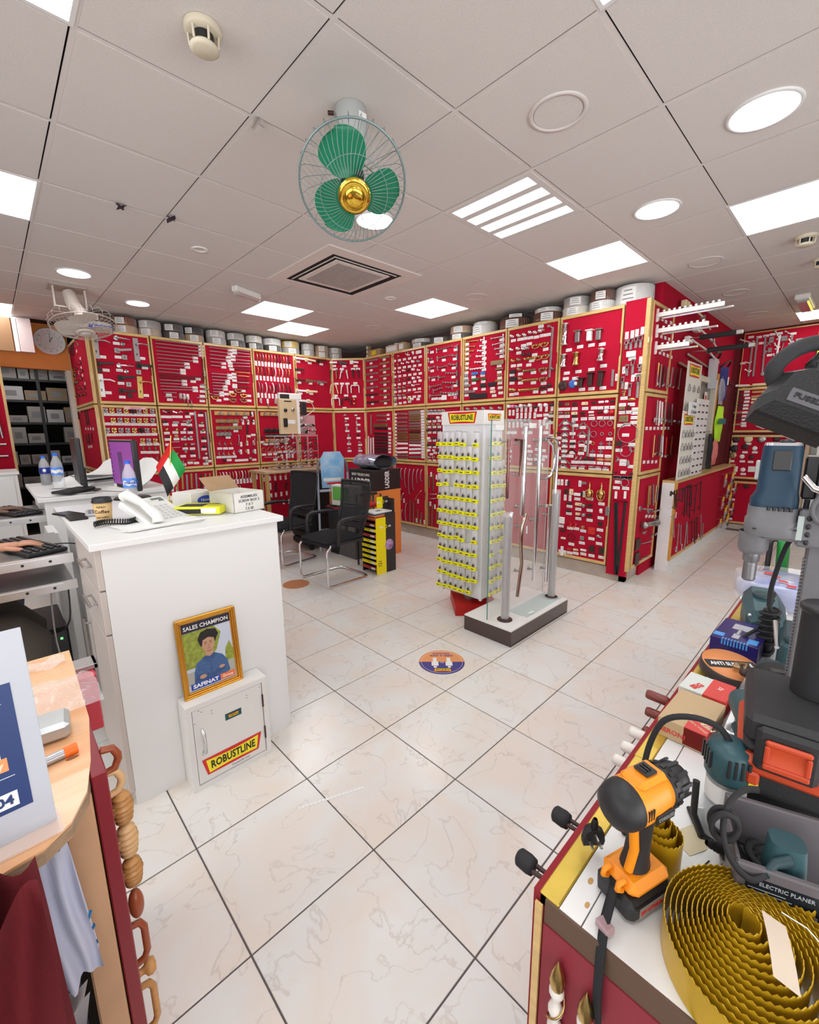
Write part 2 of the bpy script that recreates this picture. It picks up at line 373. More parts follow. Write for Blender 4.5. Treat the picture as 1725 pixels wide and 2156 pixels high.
# ================================================ WALLS
ORANGE = mat('orange_paint', (.85, .30, .07), .7)
def slab(n, a, b_, m, label=None): return obj(n, MB().box(a, b_), m, kind='structure', label=label)
slab('wall_left', (-.05, 4.86, 0), (3.9, 4.95, H + .02), mat('wall_dark', (.20, .12, .11), .8))
slab('wall_right', (3.70, .16, 0), (3.78, 4.9, H + .02), MATS['wall_dark'])
slab('wall_aisle', (3.62, .075, 0), (6.9, .15, H + .02), FELT)
slab('wall_far', (6.82, -2.6, 0), (6.9, .1, H + .02), FELT2)
slab('wall_outer', (6.7, -3.2, 0), (6.95, -2.6, H), WH)
slab('wall_behind', (-4, -4.5, 0), (7, -4.4, H), WH)
slab('wall_left_outer', (-4, -4.5, 0), (-3.9, 6, H), WH)  # plain outer wall behind the added side fill light, no window in it
slab('wall_side', (6.9, -4.5, 0), (7, -2.6, H), WH)
# orange header wall with the storeroom opening
slab('wall_orange', (-3.9, 5.72, 2.27), (-.1, 5.82, H + .02), ORANGE)
slab('wall_orange_left', (-3.9, 5.72, 0), (-.80, 5.82, 2.27), ORANGE)
slab('trim_1', (-.16, 5.69, 0), (-.10, 5.82, 2.27), mat('door_jamb', (.70, .66, .58), .5))
slab('trim_2', (-.82, 5.70, 0), (-.78, 5.82, 2.27), OAK)
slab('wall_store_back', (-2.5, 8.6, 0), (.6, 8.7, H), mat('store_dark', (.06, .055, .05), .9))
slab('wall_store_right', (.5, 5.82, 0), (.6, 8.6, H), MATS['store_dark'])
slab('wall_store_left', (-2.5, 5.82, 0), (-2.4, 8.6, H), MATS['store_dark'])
area('storeroom_fill_light', (-.6, 6.6, 2.45), (0, 0, 0), .6, .6, 4, (1, .95, .9))  # fill light added to lift the dark storeroom shelves
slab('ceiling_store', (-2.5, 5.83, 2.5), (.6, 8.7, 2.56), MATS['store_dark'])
# skirtings below the display cabinets
SK = mat('skirting_stone', (.58, .50, .42), .6, noise=.3, nscale=6)
for (nm, a, b_) in (('baseboard_right', (3.305, .10, 0), (3.36, 4.05, .125)), ('baseboard_corner', (3.305, .10, 0), (3.95, .155, .125)), ('baseboard_left', (-.08, 4.42, 0), (2.95, 4.47, .125)), ('baseboard_far', (6.79, -2.6, 0), (6.82, .08, .07))):
    slab(nm, a, b_, SK)

# ================================================ DISPLAY CABINETS AND THEIR GOODS
R2 = math.sqrt(.5)
PL = {'L': frame((-.10, 4.40, 0), (1, 0, 0)), 'R': frame((3.28, 4.04, 0), (0, -1, 0)), 'W': frame((3.3, .06, 0), (1, 0, 0)),
      'B': frame((3.94, -.10, 0), (1, 0, 0)), 'F': frame((6.8, -.02, 0), (0, -1, 0)), 'E': frame((-.10, 5.7, 0), (0, -1, 0)),
      'S': frame((2.93, 4.40, 0), (.35, -.36, 0))}
tagH = {}
def price_tag_mesh(v):
    if v not in tagH:
        a, b = (.031, .0145) if not v else (.0145, .031)
        m = MB(); m.box((-a, -b, 0), (a, b, .0012)); m.k = 1
        if v: m.box((-.005, -.018, .0012), (-.001, .010, .0014))
        else: m.box((-.010, -.005, .0012), (.020, -.002, .0014)); m.box((-.024, -.006, .0012), (-.020, .006, .0014))
        tagH[v] = m.mesh('price_tag', [CARD, mat('grey_ink', (.25, .25, .27), .7)])
    return tagH[v]
PANELS = {}
def cabinet(pl, u0, u1, z0, z1, label, depth=.42, notch=True, fw=.032, felt=None, top=True, group='framed red felt display panels', jamb=True):
    """one hinged display door: gold frame around red felt, with the carcass behind"""
    M = PL[pl] @ T(u0, z0, 0); w_ = u1 - u0; h = z1 - z0
    t = thing('display_cabinet', label, 'display panel', M=M, group=group)
    g_ = .004
    for a, b in ((g_, fw), (h - fw, h - g_)): obj('rail', MB().box((g_, a, -.02), (w_ - g_, b, .014), .002), GOLD, t)
    obj('stile', MB().box((g_, fw, -.02), (fw * .62, h - fw, .012), .002), GOLD, t); f = MB()
    if notch:
        c = h * .5
        a, b = w_ - fw * .62, w_ - g_
        f.prism([(a, fw), (b, fw), (b, h - fw), (a, h - fw), (a, c + .06), (a + .009, c + .05), (a + .009, c - .05), (a, c - .06)], .032, T(0, 0, -.02))
    else: f.box((w_ - fw * .62, fw, -.02), (w_ - g_, h - fw, .012), .002)
    obj('stile', f, GOLD, t)
    obj('felt_board', MB().box((fw * .5, fw * .8, -.02), (w_ - fw * .5, h - fw * .8, 0)), felt or FELT, t)
    if depth: obj('carcass', MB().box((g_, .002, -depth), (w_ - g_, h - .002, -.021)), OAK, t)
    PANELS.setdefault(pl, []).append((u0, u1, z0, z1, t, label))
    return t
NUM = ['leftmost', 'second from the left', 'third from the left', 'fourth from the left', 'fifth from the left']
LU = [(.0, .585), (.585, 1.17), (1.17, 1.785), (1.785, 2.405), (2.405, 3.03)]
LU = [(.036, .582), (.59, 1.16), (1.168, 1.78), (1.788, 2.40), (2.408, 3.025)]
topn = ['the door handle panel under the blue sign', 'the long bar handle panel', 'the short bar handle panel', 'the bow handle panel', 'the white lever panel']
midn = ['the knob lock panel behind the monitor', 'the latch and bolt panel behind the flag', 'the wooden coat hook panel', 'the dark hook rail panel', 'the half hidden window catch panel']
lown = ['the hidden lower panel behind the counter', 'the lower long plate panel', 'the lower bow handle panel', 'the lower brass bolt panel', 'the lower panel behind the black chairs']
for k, (a, b) in enumerate(LU):
    cabinet('L', a, b, 1.80, 2.57, 'top row red panel on the left wall, ' + topn[k])
    cabinet('L', a, b, 1.043, 1.796, 'middle row red panel on the left wall, ' + midn[k])
    cabinet('L', a, b, .14, 1.039, 'bottom row red panel on the left wall, ' + lown[k])
cabinet('S', 0, .50, 1.80, 2.57, 'angled corner red display panel in the top row with white levers', .15)
cabinet('S', 0, .50, 1.043, 1.796, 'angled corner red display panel in the middle row with satin knobs', .15)
cabinet('S', 0, .50, .14, 1.039, 'angled corner red display panel in the bottom row', .15)
RYS = [4.04, 3.39, 2.745, 2.13, 1.50, .885, .27]
RU = [(4.04 - RYS[i] + .003, 4.04 - RYS[i + 1] - .003) for i in range(6)]
tn = ['the edge profile panel nearest the corner', 'the curtain fitting panel', 'the shelf bracket panel', 'the hinge and hasp panel', 'the door stop panel', 'the furniture leg panel']
mn = ['the slim black profile panel', 'the flat handle panel', 'the cup handle panel', 'the panel above the yellow labelled rack', 'the shelf pin panel behind the glass', 'the corner brace panel']
ln_ = ['the lower panel behind the ladder boxes', 'the drop handle panel', 'the wooden pull panel', 'the lower panel behind the wire rack', 'the plain red panel behind the glass stand', 'the brass door knocker panel']
for k, (a, b) in enumerate(RU):
    cabinet('R', a, b, 1.80, 2.57, 'top row red panel on the right wall, ' + tn[k])
    cabinet('R', a, b, 1.047, 1.796, 'middle row red panel on the right wall, ' + mn[k])
    cabinet('R', a, b, .14, 1.043, 'bottom row red panel on the right wall, ' + ln_[k])
# narrow frameless red board and the corner post
t = thing('narrow_display_board', 'tall narrow unframed red felt board at the cabinet corner', 'display board', M=PL['R'] @ T(3.775, .065, .012))
obj('felt_board', MB().box((0, 0, -.02), (.185, 2.52, 0)), FELT, t); obj('edge_strip', MB().box((.183, 0, -.02), (.19, 2.52, .001)), mat('red_edge', (.5, .02, .03), .6), t)
PANELS['R'].append((3.7, 4.1, 0, 2.7, t, 'the tall narrow red board'))
t = thing('corner_post', 'gold brown wooden post at the outer corner of the cabinets', 'post', (3.265, .058, .12))
obj('post', MB().box((0, 0, 0), (.035, .035, 2.46), .003), GOLD, t)
obj('carcass', MB().box((.036, .03, 0), (.40, .21, 2.455)), OAK, t)
cabinet('W', .02, .62, 1.80, 2.57, 'red panel with white shelf arms on the aisle end wall', .0, group='aisle display panels')
cabinet('W', .02, .62, 1.047, 1.796, 'middle red panel with hanging locksets on the aisle end wall', .0, group='aisle display panels')
cabinet('W', .02, .62, .14, 1.043, 'bottom red panel with glass clamps on the aisle end wall', .0, group='aisle display panels')
PANELS['W'].append((.62, 3.5, 0, 2.8, PANELS['W'][0][4], 'the aisle wall'))
# end return of the left wall
cabinet('E', .0, 1.29, 1.80, 2.57, 'end panel of the left cabinets covered with small black hooks', .0, group='end panels')
cabinet('E', .0, 1.29, 1.043, 1.796, 'end panel of the left cabinets with narrow black rods', .0, group='end panels')
cabinet('E', .0, 1.29, .14, 1.039, 'end panel of the left cabinets near the floor', .0, group='end panels')
slab('wall_end', (-.075, 4.44, 0), (-.02, 5.72, 2.57), OAK)
# far wall panels
cabinet('F', .0, .78, 2.03, 2.76, 'red panel with white rail brackets on the far wall', .0, group='far wall panels', fw=.02)
cabinet('F', .0, .78, 1.40, 2.02, 'red panel with wood trim samples on the far wall', .0, group='far wall panels')
cabinet('F', .0, .78, .74, 1.37, 'red panel with round cover plates on the far wall', .0, group='far wall panels')
cabinet('F', .0, .78, .08, .71, 'red panel with dark levers on the far wall', .0, group='far wall panels')
# low box along the aisle
t = thing('low_display_box', 'low white box cabinet with a slanted red display front along the aisle', 'display cabinet', M=PL['B'])
obj('plinth', MB().box((0, .0, -.125), (2.82, .12, -.004)), WHITE, t)
obj('body', MB().box((.0, .12, -.125), (2.82, .93, -.012)), WHITE, t)
obj('felt_board', MB().box((.03, .15, -.012), (2.79, .93, 0)), FELT, t)
for a in (0, 2.79): obj('stile', MB().box((a, .12, -.012), (a + .035, .93, .01)), mat('orange_wood', (.62, .30, .05), .4), t)
obj('rail', MB().box((.035, .12, -.012), (2.79, .15, .01)), GOLD, t); obj('ledge', MB().box((0, .93, -.125), (2.83, .955, .012)), GOLD, t)
PANELS['B'] = [(-.5, 3, 0, 1.2, t, 'the low box front')]

# ---- goods: local X along the wall, Y up, Z out
def P2(dx, dy): return math.hypot(dx, dy), math.atan2(dy, dx)
def g_rod(m, dx, dy, r=.0055, out=.028):
    m.tube([(0, 0, out), (dx, dy, out)], r, 8)
    for q in (.1, .9): m.tube([(dx * q, dy * q, 0), (dx * q, dy * q, out)], r * .8, 6)
def g_bow(m, dx, dy, r=.0065, out=.03):
    m.tube([(dx * q, dy * q, out * math.sin(math.pi * min(1, max(0, q))) ** .5 + .001) for q in (0, .06, .2, .4, .6, .8, .94, 1)], [r * 1.3, r, r, r, r, r, r, r * 1.3], 8)
def g_strip(m, dx, dy, wd=.02, th=.010):
    L, a = P2(dx, dy); n = MB(); n.box((0, -wd / 2, 0), (L, wd / 2, th), .002); n.xf(RZ(a)); m.add(n.v, n.f)
def g_knob(m, r=.019):
    m.lathe([(r * .9, 0), (r * .9, .004), (r * .4, .008), (r * .4, .018), (r, .026), (r * .95, .036), (r * .5, .041), (0, .042)], n=12)
def g_lock(m, r=.024):
    m.box((-r, -r, 0), (r, r, .006), .003); m.lathe([(r * .75, .006), (r * .75, .016), (r * .35, .022), (r * .35, .03), (r * .7, .036), (r * .6, .05), (0, .052)], n=12)
    m.box((-.004, -r * 1.6, .004), (.004, -r * .6, .010))
def g_lever(m, dx, dy, sq=False, big=False):
    r = .027
    if sq: m.box((-r, -r, 0), (r, r, .008), .002)
    else: m.lathe([(r, 0), (r, .007), (r * .85, .009), (0, .009)], n=16)
    m.tube([(0, 0, .008), (0, 0, .042)], .009, 8)
    if sq: g = MB(); g_strip(g, dx, dy, .026, .010); m.add([(v[0], v[1], v[2] + .036) for v in g.v], g.f)
    else: m.tube([(0, 0, .042), (dx * .2, dy * .2 , .046), (dx * .7, dy * .7, .046), (dx, dy, .040)], [.009, .0085, .0085, .007], 8)
def g_plate(m, dx, dy):
    L, a = P2(dx, dy); n = MB(); n.box((0, -.028, 0), (L, .028, .008), .003)
    n.lathe([(.012, .008), (.012, .02), (.009, .05)], (L * .3, 0, 0), n=10); n.k = 1
    n.lathe([(0, .0085), (.007, .0085)], (L * .68, 0, 0), n=10); n.box((L * .68, -.003, .008), (L * .68 + .022, .003, .0088))
    n.xf(RZ(a)); o = len(m.v); m.v += n.v; m.f += [tuple(o + i for i in f) for f in n.f]; m.sm += n.sm; m.mi += n.mi
    px, py = dx * .3, dy * .3
    m.tube([(px, py, .045), (px + .03, py + .012, .05), (px + .08, py + .012, .05), (px + .125, py - .004, .045)], [.009, .008, .008, .007], 8)
def g_mixed(m, rnd):
    k = rnd.randint(0, 3)
    if k == 0: m.box((-.022, -.012, 0), (.022, .014, .02), .003); m.tube([(0, 0, .01), (.03, .012, .02)], .006, 6)
    elif k == 1: m.tube([(-.022, .01, .012), (.024, -.006, .016)], .010, 8); m.lathe([(.015, 0), (.013, .02), (0, .022)], (-.01, .006, 0), n=10)
    elif k == 2: m.box((-.014, -.022, 0), (.014, .022, .01), .003); m.lathe([(.011, .01), (.009, .03), (0, .032)], (0, .006, 0), n=10)
    else: m.tube([(-.02, -.012, .008), (0, .014, .014), (.022, -.004, .01)], .007, 8); m.box((-.02, -.006, 0), (.02, .006, .006))
def g_hook(m):
    m.box((-.010, -.012, 0), (.010, .018, .004), .002)
    m.tube([(0, .006, .004), (0, -.016, .016), (0, -.022, .034), (0, -.008, .042)], [.006, .005, .005, .006], 6)
    m.tube([(0, .010, .004), (0, .024, .02), (0, .034, .026)], .0045, 6)
def g_hr(m, dx, dy, n, wd=.05):
    L, a = P2(dx, dy); m.box((0, -wd / 2, 0), (L, wd / 2, .014), .006); m.k = 1
    for k in range(n):
        q = L * (k + .7) / (n + .4)
        m.box((q - .012, -.02, .014), (q + .012, .014, .018), .002)
        for sg in (-1, 1): m.tube([(q, -.006, .018), (q + sg * .014, -.02, .03), (q + sg * .026, -.012, .042), (q + sg * .028, .004, .045)], .004, 6)
        m.tube([(q, .006, .018), (q, .026, .034), (q + .002, .044, .044)], .0045, 6)
    m.xf(RZ(a))
def g_arm(m, dx, dy):
    L, a = P2(dx, dy); n = MB()
    n.tube([(0, 0, .006), (L, 0, .012)], [.007, .005], 6); n.box((-.008, -.03, 0), (.008, .03, .006), .002); n.box((L - .010, -.012, 0), (L, .012, .012), .002)
    q = .05
    while q < L - .03: n.tube([(q, 0, .01), (q, .014, .02)], .0045, 6); q += .04
    n.xf(RZ(a)); o = len(m.v); m.v += n.v; m.f += [tuple(o + i for i in f) for f in n.f]; m.sm += n.sm; m.mi += n.mi
def g_leg(m, dx, dy, sq=False):
    L, a = P2(dx, dy); n = MB()
    if sq:
        n.box((0, -.034, 0), (.010, .034, .06), .002); n.box((.01, -.022, .006), (L, .022, .05), .005)
    else: n.lathe([(0, 0), (.04, 0), (.04, .008), (.024, .014), (.024, L - .03), (.034, L - .012), (.034, L), (0, L)], (0, 0, .04), (1, 0, 0), 18)
    n.xf(RZ(a)); o = len(m.v); m.v += n.v; m.f += [tuple(o + i for i in f) for f in n.f]; m.sm += n.sm; m.mi += n.mi
def g_chev(m, dx, dy):
    for sg in (-1, 1):
        n = MB(); L, a = P2(dx * sg, dy); n.box((-.004, -.007, 0), (L, .007, .004)); n.xf(RZ(a)); m.add(n.v, n.f)
        m.lathe([(.003, .004), (0, .006)], (dx * sg * .7, dy * .7, 0), n=6)
def g_uh(m, dx, dy, both=True):
    hw = abs(dx)
    if both:
        m.tube([(-hw, dy, .02), (-hw, -.02, .03), (-hw * .85, 0, .03), (hw * .85, 0, .03), (hw, -.02, .03), (hw, dy, .02)], .0085, 8)
        m.tube([(0, .02, .012), (0, -.01, .03)], .012, 8)
    else:
        m.box((-.012, -.03, 0), (.012, .012, .012), .004); m.tube([(0, 0, .012), (0, 0, .03), (dx * .3, -.03, .035), (dx, dy, .028)], [.009, .009, .009, .008], 8)
def g_knocker(m, dx, dy):
    L = abs(dy)
    m.lathe([(0, 0), (.005, .01), (.007, .025), (.012, .04), (.006, .055), (.02, .08), (.03, .11), (.022, .14), (.008, .16), (.006, L - .01), (0, L)], (0, 0, .02), (0, -1, 0), 14)
    m.tube([(.032 * math.cos(q) * 1.2, -.115 + .065 * math.sin(q), .026) for q in [math.pi * (1.02 + .96 * i / 12) for i in range(13)]], .006, 8)
    m.tube([(-.039, -.112, .026), (-.03, -.085, .022), (0, -.08, .02), (.03, -.085, .022), (.039, -.112, .026)], .006, 8)
def g_hasp(m, dx, dy):
    L = abs(dy); h_ = L * .42
    m.tube([(-.014, 0, .012), (.014, 0, .012), (.014, -h_, .016), (-.014, -h_, .016)], .0045, 6, closed=True)
    m.box((-.011, -L, 0), (.011, -h_ * .7, .012), .003); m.box((-.016, -.004, 0), (.016, .010, .010), .003)
def g_bolt(m, dx, dy):
    L, a = P2(dx, dy); n = MB(); n.box((0, -.013, 0), (L, .013, .005), .002); n.tube([(L * .1, 0, .012), (L * .95, 0, .012)], .007, 8)
    n.lathe([(.0, 0), (.015, .004), (.016, .014), (.008, .026), (0, .027)], (L * .06, 0, .008), (-1, 0, 0), 10)
    n.tube([(L * .6, 0, .012), (L * .6, .004, .034)], .006, 6); n.xf(RZ(a)); o = len(m.v); m.v += n.v; m.f += [tuple(o + i for i in f) for f in n.f]; m.sm += n.sm; m.mi += n.mi
NAMES = dict(rod='bar_handle', bow='bow_handle', st='flat_strip', bk='boxed_fitting', lv='door_lever', lq='square_lever', pl='plate_lever', hr='hook_rail', rg='ring', lg='furniture_leg', lq5='furniture_leg', dz='round_plate', ar='bracket_arm', ch='corner_brace', dk='door_knocker', wh='window_handle', uh='double_window_handle', hs='hasp_latch', ba='door_bolt', hg='hinge', kn='knob', lk='knob_lock', es='escutcheon', eq='escutcheon', mx='fitting', hk='coat_hook', cr='tile_spacer', ov='wood_biscuit')
NAMES['or'] = 'ornate_pull'
CAT = dict(rod='handle', bow='handle', st='trim strip', bk='fitting', lv='door lever', lq='door lever', pl='door lever', hr='coat rack', rg='ring', lg='furniture leg', lq5='furniture leg', dz='cover plate', ar='bracket', ch='bracket', dk='door knocker', wh='window handle', uh='window handle', hs='latch', ba='bolt', hg='hinge', kn='knob', lk='lock', es='escutcheon', eq='escutcheon', mx='fitting', hk='hook', cr='spacer', ov='wood biscuit')
CAT['or'] = 'handle'
GM = {}
def goods_mesh(k, c, dx, dy, n, rnd):
    key = (k, c, round(dx, 2), round(dy, 2), n, rnd.randint(0, 3) if k == 'mx' else 0)
    if key in GM: return GM[key]
    m = MB(); ms = [CC[c], INK]
    if k == 'rod': g_rod(m, dx, dy)
    elif k == 'bow': g_bow(m, dx, dy)
    elif k == 'st': g_strip(m, dx, dy, .022 if abs(dy) > abs(dx) else .028)
    elif k in ('bk', 'hg'):
        x0, x1, y0, y1 = min(0, dx), max(0, dx), min(0, dy), max(0, dy)
        m.box((x0, y0, 0), (x1, y1, .016 if k == 'bk' else .006), .003)
        if k == 'hg': m.tube([(x0, (y0 + y1) / 2, .006), (x1, (y0 + y1) / 2, .006)], .006, 8)
        elif c != 'w': m.k = 1; m.lathe([(0, .0165), (.005, .0165)], (x0 + (x1 - x0) * .75, (y0 + y1) / 2, 0), n=8)
    elif k in ('lv', 'lq'): g_lever(m, dx, dy, k == 'lq')
    elif k == 'pl': g_plate(m, dx, dy)
    elif k == 'hr': g_hr(m, dx, dy, n); ms = [CC[c], STEEL if c != 'k' else BLACK]
    elif k == 'rg': r = max(.012, math.hypot(dx, dy)); m.tube([(r * math.cos(q), r * math.sin(q), .006) for q in [2 * math.pi * i / 24 for i in range(24)]], .0035, 6, closed=True)
    elif k == 'lg': g_leg(m, dx, dy)
    elif k == 'lq5': g_leg(m, dx, dy, True)
    elif k == 'dz': r = math.hypot(dx, dy); m.lathe([(0, .012), (r * .3, .014), (r * .9, .012), (r, .006), (r, 0)], n=28)
    elif k == 'ar': g_arm(m, dx, dy)
    elif k == 'ch': g_chev(m, dx, dy)
    elif k == 'dk': g_knocker(m, dx, dy)
    elif k == 'wh': g_uh(m, dx, dy, False)
    elif k == 'uh': g_uh(m, dx, dy)
    elif k == 'hs': g_hasp(m, dx, dy)
    elif k == 'ba': g_bolt(m, dx, dy)
    elif k == 'kn': g_knob(m)
    elif k == 'lk': g_lock(m)
    elif k == 'es': m.lathe([(0, .007), (.022, .007), (.025, 0)], n=18); m.k = 1; m.lathe([(0, .0075), (.006, .0075)], (0, .004, 0), n=8); m.box((-.0025, -.014, .007), (.0025, .003, .0078))
    elif k == 'eq': m.box((-.026, -.026, 0), (.026, .026, .007), .003); m.k = 1; m.lathe([(0, .0075), (.006, .0075)], (0, .004, 0), n=8); m.box((-.0025, -.014, .007), (.0025, .003, .0078))
    elif k == 'hk': g_hook(m)
    elif k == 'cr': m.box((-.022, -.005, 0), (.022, .005, .005)); m.box((-.005, -.022, 0), (.005, .022, .0052))
    elif k == 'ov': m.lathe([(0, .006), (.8, .006), (1, 0)], n=20); m.xf(SC(.036, .013, 1))
    elif k == 'or':
        m.tube([(-.045, .01, .01), (-.03, -.02, .02), (0, -.03, .026), (.03, -.02, .02), (.045, .01, .01)], .006, 8)
        for a_ in (-.035, 0, .035): m.lathe([(.014, 0), (.012, .008), (0, .012)], (a_, .008, 0), n=8)
        m.tube([(-.04, .006, .004), (0, .016, .006), (.04, .006, .004)], .006, 6)
    else: g_mixed(m, rnd)
    GM[key] = m.mesh(NAMES[k], ms)
    return GM[key]
ROWS = ['top', 'second', 'third', 'fourth', 'fifth', 'sixth', 'seventh', 'eighth', 'ninth', 'tenth']
def num(x): return float(x.replace('-.', '-0.') if x.startswith('-.') else x)
def panel_for(pl, u, z):
    best = None
    for q in PANELS.get(pl, []):
        if q[0] - .01 <= u <= q[1] + .01 and q[2] <= z <= q[3]: return q
        d = abs(u - (q[0] + q[1]) / 2) + abs(z - (q[2] + q[3]) / 2)
        if best is None or d < best[0]: best = (d, q)
    return best[1]
PCOUNT = {}
def build_goods(txt):
    rnd = random.Random(3); pl = nm = None; items = []
    for ln in txt.strip().split('\n'):
        if ln[0] == '@': nm, pl = ln[1:].split('|'); continue
        w_ = ln.split(); k, _, c = w_[0].partition(','); a = [num(x) for x in w_[1:]]
        four = k in 'rod bow st bk lv lq pl hr rg lg lq5 dz ar ch dk wh uh hs ba hg'.split()
        dx = dy = 0; n = 1; hooks = 0
        if four: u, z, dx, dy = a[:4]; a = a[4:]
        else: u, z = a[:2]; a = a[2:]
        if k == 'hr': hooks = int(a[0]); a = []
        if a: n, ue, ze = int(a[0]), a[1], a[2]
        else: ue, ze = u, z
        for i in range(n):
            q = i / max(1, n - 1); items.append((pl, nm, k, c, u + (ue - u) * q, z + (ze - z) * q, dx, dy, hooks))
    # group by board and kind to name each one by its row and place
    byg = {}
    for it in items:
        if it[2] in 'tv':
            q = panel_for(it[0], it[4], it[5]); t = q[4]
            if PCOUNT.get(t.name, 0) >= 290: continue
            PCOUNT[t.name] = PCOUNT.get(t.name, 0) + 1
            M = t.matrix_basis.inverted() @ PL[it[0]] @ T(it[4], it[5], .0015 + .012 * (q[5] == 'the tall narrow red board'))
            link('price_tag', price_tag_mesh(it[2] == 'v'), t, M)
        else: byg.setdefault((it[0], it[1]), []).append(it)
    for (pl, nm), L in byg.items():
        sub = {}
        for it in L: sub.setdefault((it[2], it[3]), []).append(it)
        for (k, c), S_ in sub.items():
            S_.sort(key=lambda i: -i[5]); rows = []
            for it in S_:
                if rows and abs(rows[-1][0][5] - it[5]) < .045: rows[-1].append(it)
                else: rows.append([it])
            for ri, row in enumerate(rows):
                row.sort(key=lambda i: i[4])
                for ci, it in enumerate(row):
                    dx, dy = it[6], it[7]; u, z = it[4], it[5]
                    me = goods_mesh(k, c, dx, dy, it[8], rnd)
                    dz_ = .012 if nm in ('hasp latch', 'black table leg') else 0
                    if pl == 'W': dz_ = rnd.uniform(0.01, .03) if k in ('st', 'mx') else 0
                    noun = NAMES[k].replace('_', ' ')
                    lab = CN[c] + ' ' + noun
                    if len(rows) > 1: lab += (', ' + ROWS[min(ri, 9)] + ' row down') if ri < 10 else ', row %d down' % (ri + 1)
                    if len(row) > 1: lab += ', ' + (ROWS[ci] + ' from the left' if 0 < ci < 10 else 'leftmost' if ci == 0 else 'number %d from the left' % (ci + 1))
                    if nm == 'hasp latch' or nm == 'black table leg': board = ' on the tall narrow red board'
                    else: board = ' on the ' + nm + ' panel'
                    tag(link(NAMES[k], me, None, PL[pl] @ T(u, z, dz_ + .001)), (lab + board).replace('tall narrow red board', 'tall red board'), CAT[k], nm + ' goods')
    return len(items)
